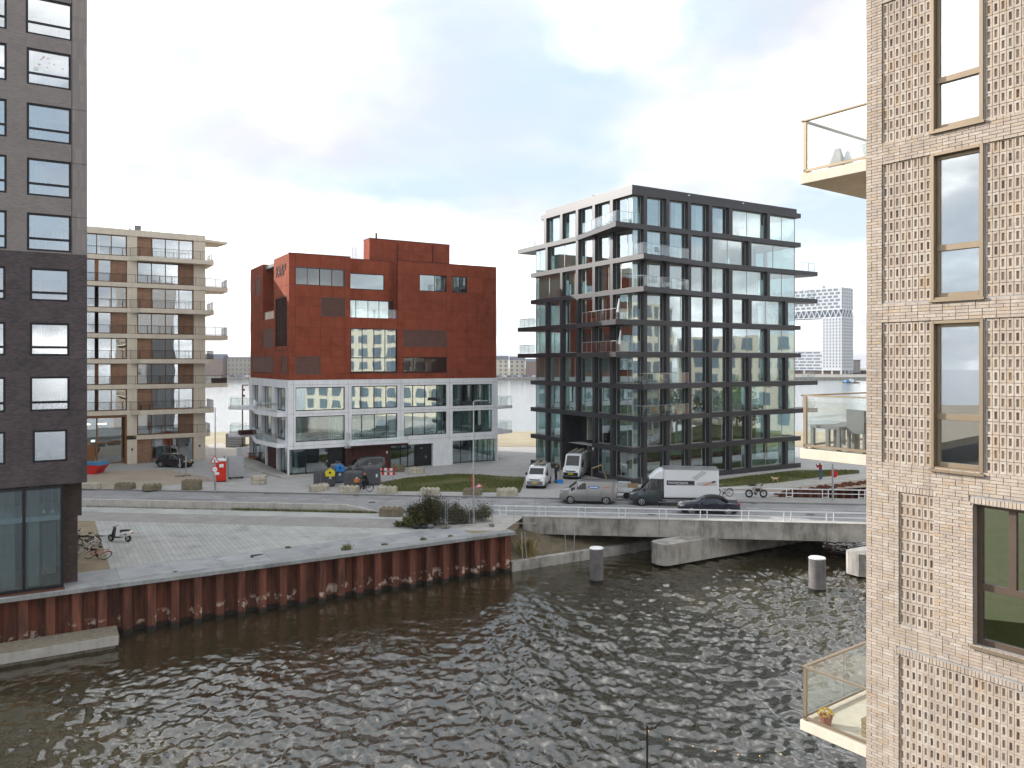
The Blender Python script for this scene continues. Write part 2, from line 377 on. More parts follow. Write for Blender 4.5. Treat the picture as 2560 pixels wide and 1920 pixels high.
bm_ = MB()._a(vs, fs); tag(bm_.build('sand_beach', M_sand, smooth=True), kind='structure')
# bank under the bridge: sloping earth down to a low beam
e1 = [Q(27.2, .66), RF(-.6, -7.9), RF(7, -1), RF(13, 2.7), Q(54.6, .3)]
e0 = [Q(27.4, .45), Q(31.5, .45), Q(40, .45), Q(48, .45), Q(54.5, .35)]
m = MB()
for i in range(4): m.quad((*e0[i], -2.15), (*e0[i + 1], -2.15), (*e1[i + 1], -.7), (*e1[i], -.7))
M_bank = PB('earth_bank', (.10, .08, .055), .95, var=.4, scale=1.5, c2=(.18, .15, .10), bump=.5, bscale=8)
tag(m.build('earth_bank', M_bank), kind='structure')
# raised paving behind the far kerb
pav = [RF(-90, .15), RF(15.2, .15), RF(20.4, 2.72), Q(57, .5), Q(105, .5), (60, 109), (-200, 109)]
sheet('plaza_paving', pav, .12, M_pave, z0=-.15)
sheet('road', [RF(-95, -7.45), RF(62, -7.45), RF(62, 0), RF(-95, 0)], .004, M_asph)
sheet('kerb', [RF(-90, 0), RF(60, 0), RF(60, .15), RF(-90, .15)], .125, M_kerb, z0=-.1)
bp = [RF(15.2, .15), RF(60, .15), RF(60, 2.72), RF(20.4, 2.72)]
sheet('bridge_pavement', bp, .12, M_pave2, z0=-.05)
M_dirt = PB('bare_dirt', (.32, .265, .21), .95, var=.2, scale=.5, c2=(.39, .335, .275), bump=.4, bscale=7, grain=.15, detail=9)
def zp(z, pts, lvl=.12): return [G(z[0] + X / z[2], z[1] + Y / z[2], lvl) for X, Y in pts]
za_, zb_, ze_, zr6 = (200, 1100, 4.809), (940, 1180, 5.53), (1980, 920, 4.365), (1660, 950, 5.53)
sheet('dirt_patch', zp(za_, [(-500, 420), (90, 425), (330, 385), (700, 358), (1000, 358), (1250, 388), (1545, 445), (1590, 500), (1020, 545), (960, 585), (250, 590), (-500, 585)]), .124, M_dirt)
sheet('pale_tiles', zp(za_, [(-600, 330), (95, 300), (930, 240), (1500, 225), (1760, 190), (2150, 320), (2080, 400), (1800, 445), (1560, 430), (1250, 385), (1000, 352), (700, 352), (330, 380), (90, 415), (-600, 415)]), .128, M_tile)
sheet('concrete_path', zp(za_, [(1515, 60), (1700, 35), (2000, 170), (1790, 190), (1640, 150)]), .134, M_concL)
M_grass = PB('grass_soil', (.075, .105, .025), .95, var=.3, scale=.8, c2=(.14, .12, .055), bump=.6, bscale=20, grain=.3, detail=9)
lawnC = zp(zb_, [(50, 150), (400, 85), (1000, 32), (1400, 35), (1750, 60), (2065, 72), (2030, 200), (1990, 285), (1400, 278), (800, 268), (250, 265), (170, 212)], .13)
lawnR = zp(zr6, [(700, 1395), (1180, 1325), (1850, 1250), (2112, 1245), (2700, 1250), (2700, 1290), (2150, 1345), (1560, 1420), (740, 1485)], .13)
lawnR2 = zp(zr6, [(1000, 1512), (1700, 1500), (2212, 1440), (2800, 1370), (2800, 1480), (2212, 1520), (1300, 1545)], .13)
sheet('lawn', lawnC, .15, M_grass, th=.05)
sheet('lawn_beside_path', lawnR, .15, M_grass, th=.05)
sheet('verge_below_path', lawnR2, .15, M_dirt, th=.05)
sheet('footpath', zp(zr6, [(400, 1500), (740, 1488), (1560, 1425), (2212, 1358), (2900, 1290), (2900, 1370), (2212, 1438), (1700, 1498), (1000, 1510), (500, 1545)]), .138, M_concL)
sheet('plinth_path', zp(zr6, [(300, 1395), (740, 1342), (1880, 1215), (2110, 1205), (2112, 1240), (1850, 1246), (1180, 1320), (700, 1392), (300, 1440)]), .133, M_concL)
# grass blades: nobody could count them
def blades(name, polys, n, h, mats, zb=.15, lo=.5):
    m = MB(); xs = [p for pl in polys for p in pl]
    def inside(pl, x, y):
        c = False
        for i in range(len(pl)):
            (x1, y1), (x2, y2) = pl[i], pl[i - 1]
            if (y1 > y) != (y2 > y) and x < (x2 - x1) * (y - y1) / (y2 - y1) + x1: c = not c
        return c
    k = 0
    boxes = [(min(p[0] for p in pl), max(p[0] for p in pl), min(p[1] for p in pl), max(p[1] for p in pl), pl) for pl in polys]
    ar = [(b[1] - b[0]) * (b[3] - b[2]) for b in boxes]
    while k < n:
        b = random.choices(boxes, ar)[0]; x = random.uniform(b[0], b[1]); y = random.uniform(b[2], b[3]); k += 1
        if not inside(b[4], x, y): continue
        dn = math.sin(x * 1.1 + 2 * math.sin(y * .7)) + math.sin(x * .37 - y * .9 + 1.3)
        if dn < -1.0 and random.random() < .8: continue
        a = random.uniform(0, 6.28); hh = h * random.uniform(.4, 1.2) * (1 + .25 * dn); w = .03 + .02 * random.random()
        ca, sa = math.cos(a) * w, math.sin(a) * w; l = random.uniform(-.6, .6) * hh; l2 = random.uniform(-.6, .6) * hh
        m.cur = random.choice((0, 0, 1, 2)) if dn > -.3 else random.choice((0, 1, 2, 2))
        m._a([(x - ca, y - sa, zb - .02), (x + ca, y + sa, zb - .02), (x + l, y + l2, zb + hh)], [(0, 1, 2)])
    return tag(m.build(name, mats), kind='stuff')
M_gr1 = PB('grass_green', (.095, .15, .028), .8, var=.2, transl=.3)
M_gr2 = PB('grass_olive', (.125, .145, .034), .8, var=.2, transl=.3)
M_gr3 = PB('grass_straw', (.22, .18, .085), .9, var=.2, transl=.3)
blades('lawn_grass', [lawnC, lawnR], 42000, .10, [M_gr1, M_gr2, M_gr3])
sheet('quay_corner', [RF(-5.2, -13.3), Q(27.1, .62), RF(-.4, -8.4), RF(-.4, -7.45), RF(-4.6, -7.45)], .0025, M_concL)
# repairs, covers and stains of the road
M_asph2 = PB('asphalt_patch', (.225, .222, .228), .9, var=.12, scale=1.2, grain=.14); M_asph3 = PB('asphalt_pale', (.335, .33, .327), .9, var=.12, scale=1.2, grain=.14); M_iron = PB('cast_iron', (.075, .07, .068), .6, .4, var=.2)
rdo = bpy.data.objects['road']
for k, (x, y, w, d, mt) in enumerate(((-31, -3.9, 6.5, 1.4, M_asph2), (-19.5, -6.5, 3.2, 1.2, M_asph3), (-8.5, -4.0, 4.5, 2.1, M_asph2), (-1.5, -1.0, 3.0, 1.3, M_asph3), (7.5, -3.9, 8.0, .9, M_asph2), (19, -6.2, 5.0, 1.5, M_asph3), (27, -3.6, 4.0, 1.6, M_asph2))):
    p = [RF(x - w / 2, y - d / 2), RF(x + w / 2, y - d / 2 + .1), RF(x + w / 2 - .2, y + d / 2), RF(x - w / 2 + .1, y + d / 2 - .1)]
    MB().quad(*[(a, b, .0065) for a, b in p]).build('asphalt_patch', mt, rdo)
for x, y in ((-26, -4.6), (-13.8, -3.2), (-4, -6.4), (2.2, -3.4), (9.6, -5.9), (22, -4.5)):
    p = RF(x, y); MB().cyl((p[0], p[1], -.02), (p[0], p[1], .011), .32, n=20).build('manhole_cover', M_iron, rdo)
for x in (-36, -24.5, -16.2, -6.3, 5.2, 18.5): p = RF(x, -.22); add('gully_grate', cube(M_iron), rdo, (p[0], p[1], .004), (0, 0, RA), (.5, .3, .018))
# lane markings
M_line = PB('road_paint', (.62, .62, .60), .7, var=.2, scale=6)
m = MB()
for k in range(-14, 22):
    for yy, on in ((-2.2, True), (-5.25, k < -3 or k > 14)):
        if on:
            a, b = RF(-12.5 + 2.0 * k + 12.0, yy - .05), RF(-12.5 + 2.0 * k + 12.95, yy + .05)
            p = [RF(-.5 + 2 * k, yy - .05), RF(.45 + 2 * k, yy - .05), RF(.45 + 2 * k, yy + .05), RF(-.5 + 2 * k, yy + .05)]
            m.quad(*[(x, y, .009) for x, y in p])
tag(m.build('lane_markings', M_line), kind='structure')
# strips between the road and the deck
sheet('brick_strip', [RF(-60, -13.2), RF(-4.5, -13.2), RF(-4.5, -10), RF(-60, -10)], .002, M_pave2)
sheet('slab_strip_bed', [RF(-60, -10), RF(-1, -10), RF(-1, -7.45), RF(-60, -7.45)], .001, M_kerb)
strip = tag(bpy.data.objects.new('slab_strip', None), kind='structure'); COL.objects.link(strip); strip.location = (*RO, 0); strip.rotation_euler = (0, 0, RA)
for k in range(18):
    x = -46 + 2.35 * k
    if x > -4: break
    bo('paving_slab', M_board, strip, x + .012, x + 2.338, -9.98, -7.85, -.03, .010 + .004 * random.random())
# quay deck: strips, stone slabs, cap beam
deck = tag(bpy.data.objects.new('quay_deck', None), kind='structure'); COL.objects.link(deck); deck.location = (*QO, 0); deck.rotation_euler = (0, 0, GA)
def decktop(x):                                        # depth of the deck at x: it ends on the brick strip
    for s in range(0, 400):
        y = 3.6 + s * .05; p = Q(x, y)
        d = (p[0] - RO[0]) * RN_[0] + (p[1] - RO[1]) * RN_[1]
        if d > -13.2: return y
    return 3.6
x = 2.4
while x < 24.5:
    d = decktop(x + .15)
    if d > 3.9:
        d2 = decktop(x + .30)
        m = MB().prism([(x + .008, 3.62), (x + .292, 3.62), (x + .292, max(d2, 3.7)), (x + .008, max(d, 3.7))], -.04, .006 + .003 * random.random())
        m.build('deck_strip', M_board, deck)
    x += .30
m = MB().prism([(-30, 3.6), (2.4, 3.6), (2.4, decktop(2.4)), (-2, decktop(-2)), (-30, 20)], -.05, .003); m.build('clinker_field', M_yell, deck)
m = MB().prism([(2.3, .6), (26.9, .6), (27.2, 4.3), (24.5, 4.3), (2.3, decktop(2.4))], -.1, -.012); m.build('deck_bed', M_kerb, deck)
xs = [-5.55, -2.8, -.05] + [2.7 + 2.75 * k for k in range(9)]
for a, b in zip(xs, xs[1:]):
    bo('stone_slab', M_slab, deck, a + .012, b - .012, .64, 3.58, -.06, .008 + .006 * random.random())
for k in range(-4, 12):
    a = 2.5 * k
    if a < -5: continue
    bo('cap_stone', M_cap, deck, a + .006, min(a + 2.494, 27.4), -.34, .64, -.13, .075)
# puddle on the slabs
M_pud = PB('puddle_water', (.05, .05, .05), .015, var=.05, spec=1.0)
m = MB(); pp = []
for i in range(26):
    a = 2 * math.pi * i / 26; r = 1 + .28 * math.sin(3 * a + .7) + .2 * math.sin(7 * a)
    pp.append((9.3 + 1.15 * r * math.cos(a), 2.35 + .6 * r * math.sin(a)))
m.quad(*[(x, y, .0165) for x, y in pp]); m.build('puddle', M_pud, deck)
# ---------------------------------------------------------------- sheet piling
def pilemat():
    m, t, o = newmat('sheet_pile_steel')
    p = pos(t)
    st = mn(t, 'ShaderNodeMapping', {'Vector': p, 'Scale': (2.2, 2.2, .25)})
    n = mn(t, 'ShaderNodeTexNoise', {'Vector': st.outputs[0], 'Scale': 1.7, 'Detail': 8, 'Roughness': .65})
    r = mn(t, 'ShaderNodeMapRange', {'Value': n.outputs[0], 'From Min': .32, 'From Max': .68})
    oi = mn(t, 'ShaderNodeObjectInfo')
    c = mn(t, 'ShaderNodeMixRGB', {'Fac': r.outputs[0], 'Color1': (.040, .019, .016, 1), 'Color2': (.22, .068, .036, 1)})
    f = mn(t, 'ShaderNodeMapRange', {'Value': oi.outputs['Random'], 'To Min': .75, 'To Max': 1.2})
    c1 = mn(t, 'ShaderNodeVectorMath', {0: c.outputs[0], 'Scale': f.outputs[0]}, operation='SCALE')
    # growth line near the water: pale crusts and a dark wet foot
    se = mn(t, 'ShaderNodeSeparateXYZ', {0: p})
    up = mn(t, 'ShaderNodeMapRange', {'Value': se.outputs[2], 'From Min': -2.5, 'From Max': -2.32})
    dn = mn(t, 'ShaderNodeMapRange', {'Value': se.outputs[2], 'From Min': -1.75, 'From Max': -2.0})
    n2 = mn(t, 'ShaderNodeTexNoise', {'Vector': p, 'Scale': 1.9, 'Detail': 5})
    r2 = mn(t, 'ShaderNodeMapRange', {'Value': n2.outputs[0], 'From Min': .555, 'From Max': .60})
    k = mn(t, 'ShaderNodeMath', {0: up.outputs[0], 1: dn.outputs[0]}, operation='MULTIPLY')
    k2 = mn(t, 'ShaderNodeMath', {0: k.outputs[0], 1: r2.outputs[0]}, operation='MULTIPLY')
    c2 = mn(t, 'ShaderNodeMixRGB', {'Fac': k2.outputs[0], 'Color1': c1.outputs[0], 'Color2': (.50, .40, .33, 1)})
    wet = mn(t, 'ShaderNodeMapRange', {'Value': se.outputs[2], 'From Min': -2.45, 'From Max': -2.6})
    c3 = mn(t, 'ShaderNodeMixRGB', {'Fac': wet.outputs[0], 'Color1': c2.outputs[0], 'Color2': (.02, .017, .013, 1)})
    b = mn(t, 'ShaderNodeBsdfPrincipled', {'Base Color': c3.outputs[0], 'Roughness': .78})
    bn = mn(t, 'ShaderNodeTexNoise', {'Vector': p, 'Scale': 15, 'Detail': 5})
    bb = mn(t, 'ShaderNodeBump', {'Height': bn.outputs[0], 'Strength': .4, 'Distance': .02}); t.links.new(bb.outputs[0], b.inputs['Normal'])
    t.links.new(b.outputs[0], o.inputs[0]); return m
M_pile = pilemat()
def pileshape():
    pr = [(-.6, .46), (-.34, .46), (-.20, -.10), (.20, -.10), (.34, .46), (.6, .46)]
    back = [(x + (0.0), y + .05) for x, y in pr[::-1]]
    return MB().ext(pr + back, 'z', -4.2, -.2).mesh('sheet_pile', M_pile)
PM = pileshape()
wall = thing('quay_wall', 'rust brown sheet pile quay wall below the pale paved quay', 'quay wall', (*QO, 0), GA)
k = -9.0
while k < 27.3: add('sheet_pile', PM, wall, (k, 0, 0)); k += 1.2
bo('end_return', M_pile, wall, 27.0, 27.3, .2, 4.5, -4, -.25)
wall2 = thing('canal_wall', 'rusty sheet pile wall along the canal behind the far bridge railing', 'quay wall', (*Q(55), 0), GA)
for k in range(26): add('sheet_pile', PM, wall2, (.6 + 1.2 * k, 0, .55 + .08 * (k % 3)))
# timber jetty at the foot of the wall
je = thing('jetty', 'low timber jetty floating at the foot of the sheet piling', 'jetty', (*Q(0, 0), 0), GA)
m = MB()
for k in range(104): m.box(-8.0 + .1 * k + .006, -8.0 + .1 * k + .094, -2.1, -.28, -2.18, -2.14)
tag(m.build('decking', M_woodG, je), kind='stuff')
MB().box(-8, 2.4, -2.14, -2.10, -2.62, -2.14).build('fascia_board', M_concL, je)
MB().box(-8, 2.3, -2.0, -.35, -3.0, -2.19).build('float', M_concD, je)
bo('end_board', M_woodG, je, 2.4, 2.44, -2.14, -.3, -2.5, -2.14)
# ---------------------------------------------------------------- water
def watermat():
    m, t, o = newmat('canal_water'); p = pos(t)
    b = mn(t, 'ShaderNodeBsdfPrincipled', {'Base Color': (.036, .029, .015, 1), 'Roughness': .025, 'IOR': 2.0, 'Specular IOR Level': .5})
    n0 = mn(t, 'ShaderNodeTexNoise', {'Vector': p, 'Scale': 5.5, 'Detail': 2, 'Roughness': .5, 'Distortion': .8})
    bb = mn(t, 'ShaderNodeBump', {'Height': n0.outputs[0], 'Strength': .4, 'Distance': .03})
    t.links.new(bb.outputs[0], b.inputs['Normal']); t.links.new(b.outputs[0], o.inputs[0]); return m
def watermat2():
    m, t, o = newmat('open_water'); p = pos(t)
    b = mn(t, 'ShaderNodeBsdfPrincipled', {'Base Color': (.20, .225, .235, 1), 'Roughness': .12, 'IOR': 1.4})
    q = mn(t, 'ShaderNodeMapping', {'Vector': p, 'Scale': (.35, 1.0, 1.0)})
    n0 = mn(t, 'ShaderNodeTexNoise', {'Vector': q.outputs[0], 'Scale': .55, 'Detail': 6, 'Roughness': .6, 'Distortion': .4})
    bb = mn(t, 'ShaderNodeBump', {'Height': n0.outputs[0], 'Strength': .3, 'Distance': .6})
    t.links.new(bb.outputs[0], b.inputs['Normal']); t.links.new(b.outputs[0], o.inputs[0]); return m
M_water = watermat(); M_water2 = watermat2()
WX0, WX1, WY0, WY1, WZ = -32.0, 46.0, 24.0, 78.0, -2.8
st = .108
gx = np.arange(WX0, WX1 + 1e-6, st); gy = np.arange(WY0, WY1 + 1e-6, st)
X, Y = np.meshgrid(gx, gy); Zw = np.zeros_like(X)
rw = np.random.RandomState(5)
for i in range(84):
    lam = .34 * (1.0235 ** i); th = R(225) + rw.normal(0, .85); kk = 2 * math.pi / lam
    amp = .0135 * lam ** .70 * rw.uniform(.45, 1.2)
    phs = kk * (X * math.cos(th) + Y * math.sin(th)) + rw.uniform(0, 6.28)
    wob = .9 * np.sin(X * rw.uniform(.05, .25) + Y * rw.uniform(-.25, .25) + rw.uniform(0, 6.28))
    s_ = np.sin(phs + wob); Zw += amp * (s_ + .55 * (s_ * s_ - .5))
# calmer patches in the lee of the quay, gusts in the open part
gust = .35 + .7 * np.clip(.5 + .5 * np.sin(X * .09 + 1.2 * np.sin(Y * .11 + .4)) + .25 * np.sin(Y * .21 - X * .13), 0, 1.2)
qd = -((X - QO[0]) * GV[0] + (Y - QO[1]) * GV[1])
lee = np.clip(qd / 15.0, .16, 1.0)
edge = np.minimum(np.minimum(X - WX0, WX1 - X), np.minimum(Y - WY0, WY1 - Y)); edge = np.clip(edge / 3, 0, 1)
Zw = WZ + Zw * gust * lee * edge
nxw, nyw = len(gx), len(gy)
me = bpy.data.meshes.new('canal_water')
co = np.stack([X.ravel(), Y.ravel(), Zw.ravel()], 1).astype(np.float32)
idx = np.arange(nxw * nyw).reshape(nyw, nxw)
qf = np.stack([idx[:-1, :-1], idx[:-1, 1:], idx[1:, 1:], idx[1:, :-1]], -1).reshape(-1, 4)
me.vertices.add(len(co)); me.vertices.foreach_set('co', co.ravel())
me.loops.add(qf.size); me.loops.foreach_set('vertex_index', qf.ravel().astype(np.int32))
me.polygons.add(len(qf)); me.polygons.foreach_set('loop_start', np.arange(0, qf.size, 4, dtype=np.int32))
me.polygons.foreach_set('loop_total', np.full(len(qf), 4, dtype=np.int32))
me.update(calc_edges=True); me.polygons.foreach_set('use_smooth', np.ones(len(qf), dtype=bool)); me.materials.append(M_water)
tag(add('canal_water', me), kind='structure')
B_ = 1600
m = MB()
for a, b, c, d in ((-B_, B_, -B_, WY0), (-B_, WX0, WY0, WY1), (WX1, B_, WY0, WY1)):
    m.quad((a, c, WZ), (b, c, WZ), (b, d, WZ), (a, d, WZ))
tag(m.build('outer_canal_water', M_water), kind='structure')
m = MB().quad((-B_, WY1, WZ), (B_, WY1, WZ), (B_, B_, WZ), (-B_, B_, WZ)); tag(m.build('river_water', M_water2), kind='structure')
# ---------------------------------------------------------------- bridge
def bridgemat():
    m, t, o = newmat('stained_bridge_concrete'); p = pos(t)
    n = mn(t, 'ShaderNodeTexNoise', {'Vector': p, 'Scale': .8, 'Detail': 8, 'Roughness': .65})
    c = mn(t, 'ShaderNodeMixRGB', {'Fac': mn(t, 'ShaderNodeMapRange', {'Value': n.outputs[0], 'From Min': .35, 'From Max': .65}).outputs[0], 'Color1': (.31, .29, .26, 1), 'Color2': (.47, .445, .41, 1)})
    q = mn(t, 'ShaderNodeMapping', {'Vector': p, 'Scale': (2.0, 2.0, .45)})
    n2 = mn(t, 'ShaderNodeTexNoise', {'Vector': q.outputs[0], 'Scale': 1.0, 'Detail': 7, 'Roughness': .7})
    n3 = mn(t, 'ShaderNodeTexNoise', {'Vector': p, 'Scale': .55, 'Detail': 3})
    sm = mn(t, 'ShaderNodeMath', {0: n2.outputs[0], 1: n3.outputs[0]}, operation='ADD')
    r = mn(t, 'ShaderNodeMapRange', {'Value': sm.outputs[0], 'From Min': .92, 'From Max': 1.25, 'To Min': 1.0, 'To Max': .40})
    x = mn(t, 'ShaderNodeVectorMath', {0: c.outputs[0], 'Scale': r.outputs[0]}, operation='SCALE')
    b = mn(t, 'ShaderNodeBsdfPrincipled', {'Base Color': x.outputs[0], 'Roughness': .85})
    bn = mn(t, 'ShaderNodeTexNoise', {'Vector': p, 'Scale': 12, 'Detail': 5})
    t.links.new(mn(t, 'ShaderNodeBump', {'Height': bn.outputs[0], 'Strength': .25, 'Distance': .02}).outputs[0], b.inputs['Normal'])
    t.links.new(b.outputs[0], o.inputs[0]); return m
M_bridge = bridgemat()
br = thing('road_bridge', 'stained concrete road bridge with white railings across the canal', 'bridge', (*RO, 0), RA)
MB().box(-.35, 60, -8.2, 2.7, -.95, -.02).build('deck', M_bridge, br)
MB().box(-.35, 60, -8.24, -7.45, -.018, .10).build('side_kerb', M_concL, br)
k = 0
for k in range(-1, 19):
    a = .89 + 3.04 * k
    o = bo('fascia_panel', M_bridge, br, max(a, -.35) + .012, a + 3.028, -8.34, -8.21, -1.22, .06 + .01 * (k % 2))
    bo('fascia_coping', M_concL, br, max(a, -.35) + .008, a + 3.032, -8.37, -8.14, .075, .13)
def railing(parent, x0, x1, y, z0, first, h=.80):
    m = MB().box(x0, x1, y - .025, y + .025, z0 + h - .08, z0 + h); m.build('top_rail', M_whiteR, parent)
    MB().box(x0 + .1, x1, y - .018, y + .018, z0 + .36, z0 + .42).build('mid_rail', M_whiteR, parent)
    k = first
    while k < x1:
        for d in (0, .50): bo('rail_post', M_whiteR, parent, k + d, k + d + .06, y - .03, y + .03, z0, z0 + h - .085)
        bo('foot_rail', M_whiteR, parent, k + .065, k + .495, y - .016, y + .016, z0 + .06, z0 + .11)
        k += 3.04
railing(br, -3.2, 60, -8.26, .13, -2.15)
railing(br, 13.2, 60, 2.58, .12, 15.7)
m = MB()
for a in (-4.4, -3.2): pass
# piers, parallel to the quays
def pier(name, label, nose, length, w=1.7, z0=-2.62, z1=-1.10):
    t = thing(name, label, 'bridge pier', (*nose, 0), GA, 'bridge piers')
    pr = [(.55, -w / 2), (length, -w / 2), (length, w / 2), (.55, w / 2), (.2, w / 2 - .16), (0, w / 4), (0, -w / 4), (.2, -w / 2 + .16)]
    MB().prism(pr, z0, z1).build('pier_wall', M_bridge, t)
    for x in (2.0, 7.0, 12.0): MB().cyl((x, 0, -6), (x, 0, z0 + .03), .4).build('pile', M_concD, t)
    return t
pier('bridge_pier', 'stained concrete pier with rounded nose under the bridge', (10.4, 56.4), 17.5)
pier('bridge_pier', 'concrete pier just left of the brick facade under the bridge', (23.4, 53.5), 17.5)
bb_ = thing('bank_beam', 'low stained concrete beam edging the bank beneath the bridge', 'bank edge', (*Q(27.4), 0), GA)
for k in range(5): bo('beam_segment', M_bridge, bb_, .02 + 5.3 * k, 5.28 + 5.3 * k, -.05, .42, -3.2, -2.1 - .01 * k)
# mooring posts
def mooring(loc, r, ztop, label):
    t = thing('mooring_post', label, 'mooring post', (*loc, -2.8), 0, 'mooring posts in the canal')
    h = ztop + 2.8
    MB().cyl((0, 0, -1.5), (0, 0, h - .06), r, r, 28).build('shaft', M_mpost, t, smooth=False)
    m = MB().cyl((0, 0, h - .06), (0, 0, h), r + .012, r - .03, 28); m.build('cap', M_mcap, t)
    m = MB().cyl((0, 0, -.4), (0, 0, .16), r + .006, r + .006, 28, cap=False); m.build('tide_line', M_wetdark, t)
M_mpost = PB('mooring_steel', (.135, .13, .14), .75, .1, var=.35, scale=1.6, c2=(.24, .22, .21), bump=.25, bscale=14, streak=.35, grain=.12)
M_mcap = PB('mooring_cap', (.66, .65, .66), .7, var=.15, scale=3, grain=.08)
M_wetdark = PB('wet_growth', (.02, .021, .018), .5, var=.3)
mooring((5.7, 52.6), .47, -.5, 'grey mooring post with white cap nearer the quay wall')
mooring((19.8, 50.6), .53, -.66, 'grey mooring post with white cap nearer the brick facade')
# low wall along the near side of the road
lw = thing('low_wall', 'low pale concrete wall along the near side of the road', 'wall', (*RO, 0), RA)
xs = [-62, -57, -51.9, -46.7, -41.5, -36.2, -31.0, -25.8, -20.6, -15.2]
for a, b in zip(xs, xs[1:]): bevel(bo('wall_segment', M_concW2 if False else M_concL, lw, a + .012, b - .012, -7.82, -7.47, -.1, .62), .02)
MB().ext([(-15.19, -.1), (-12.0, -.1), (-12.0, .12), (-14.6, .62), (-15.19, .62)], 'y', -7.82, -7.47).build('end_ramp', M_concL, lw)
# ---------------------------------------------------------------- building kit
class Face:
    """an upright face of a building: s along it, d inwards from it, z up"""
    def __init__(s, side, W=0, D=0): s.k = side; s.W = W; s.D = D
    def b(s, s0, s1, d0, d1, z0, z1):
        if s.k == 'f': return (s0, s1, d0, d1, z0, z1)
        if s.k == 'l': return (d0, d1, s0, s1, z0, z1)
        if s.k == 'r': return (s.W - d1, s.W - d0, s0, s1, z0, z1)
        return (s0, s1, s.D - d1, s.D - d0, z0, z1)
    def p(s, a, d, z):
        if s.k == 'f': return (a, d, z)
        if s.k == 'l': return (d, a, z)
        if s.k == 'r': return (s.W - d, a, z)
        return (a, s.D - d, z)
def fbo(face, name, mat, par, *q): return bo(name, mat, par, *face.b(*q))
def window(face, par, s0, s1, z0, z1, d=.4, gm=None, fm=None, mull=(), trans=(), fw=.05, fd=.06, curt=(), curt_d=.35, name='window', sills=0.0):
    """frame mesh with its panes (and curtains behind) as children"""
    m = MB()
    m.box(*face.b(s0, s1, d, d + fd, z0, z0 + fw)); m.box(*face.b(s0, s1, d, d + fd, z1 - fw, z1))
    m.box(*face.b(s0, s0 + fw, d + .001, d + fd - .001, z0 + fw, z1 - fw)); m.box(*face.b(s1 - fw, s1, d + .001, d + fd - .001, z0 + fw, z1 - fw))
    ss = [s0] + list(mull) + [s1]; zs = [z0] + list(trans) + [z1]
    for q in mull: m.box(*face.b(q - fw / 2, q + fw / 2, d + .002, d + fd - .002, z0 + fw, z1 - fw))
    for q in trans: m.box(*face.b(s0 + fw, s1 - fw, d - .004, d + fd + .004, q - fw / 2, q + fw / 2))
    o = m.build(name, fm or M_frame, par)
    for i in range(len(ss) - 1):
        for j in range(len(zs) - 1):
            fbo(face, 'pane', gm or M_glass, o, ss[i] + fw * .6, ss[i + 1] - fw * .6, d + fd * .35, d + fd * .55, zs[j] + fw * .6, zs[j + 1] - fw * .6)
    for c in curt:                                     # (from, to) as shares of the width
        a, b = s0 + (s1 - s0) * c[0], s0 + (s1 - s0) * c[1]
        curtain(face, o, a, b, d + curt_d, z0 + .03, z1 - .03, c[2] if len(c) > 2 else M_curt)
    if sills: fbo(face, 'sill', fm or M_frame, o, s0 - .02, s1 + .02, d - sills, d + .02, z0 - .05, z0 - .004)
    return o
def curtain(face, par, a, b, d, z0, z1, mat=None):
    m = MB(); n = max(4, int((b - a) / .07)); pr = []
    for i in range(n + 1):
        s = a + (b - a) * i / n
        pr.append((s, d + .035 * math.sin(i * 2.1) + .02 * math.sin(i * .7)))
    for (s0, d0), (s1, d1) in zip(pr, pr[1:]): m.quad(face.p(s0, d0, z0), face.p(s1, d1, z0), face.p(s1, d1, z1), face.p(s0, d0, z1))
    return m.build('curtain', mat or M_curt, par, smooth=True)
def railglass(par, pts, z, h=1.05, step=1.1, post=M_steel, gm=None, cap=True, out=.0, name='railing', th=.012):
    """glass balustrade along a line of local points: posts and rail in one part, each pane a sub-part"""
    m = MB(); panes = []
    for (x0, y0), (x1, y1) in zip(pts, pts[1:]):
        L = math.hypot(x1 - x0, y1 - y0); n = max(1, round(L / step))
        for i in range(n + 1):
            x, y = x0 + (x1 - x0) * i / n, y0 + (y1 - y0) * i / n
            m.cyl((x, y, z), (x, y, z + h - .02), .018, .018, 6)
        m.cyl((x0, y0, z + h), (x1, y1, z + h), .02, .02, 6)
        for i in range(n):
            a = (x0 + (x1 - x0) * (i + .04) / n, y0 + (y1 - y0) * (i + .04) / n); b = (x0 + (x1 - x0) * (i + .96) / n, y0 + (y1 - y0) * (i + .96) / n)
            panes.append((a, b))
    o = m.build(name, post, par)
    for a, b in panes:
        L = math.hypot(b[0] - a[0], b[1] - a[1]); an = math.atan2(b[1] - a[1], b[0] - a[0])
        add('rail_pane', cube(gm or M_glassR), o, ((a[0] + b[0]) / 2, (a[1] + b[1]) / 2, z + h * .5 + .02), (0, 0, an), (L, th, h - .1))
    return o
def gridwall(xl, zl, holes, fn):
    """calls fn(x0, x1, z0, z1) for each cell of the grid that no hole covers"""
    for i in range(len(xl) - 1):
        for j in range(len(zl) - 1):
            cx, cz = (xl[i] + xl[i + 1]) / 2, (zl[j] + zl[j + 1]) / 2
            if any(h[0] < cx < h[1] and h[2] < cz < h[3] for h in holes): continue
            fn(xl[i], xl[i + 1], zl[j], zl[j + 1])
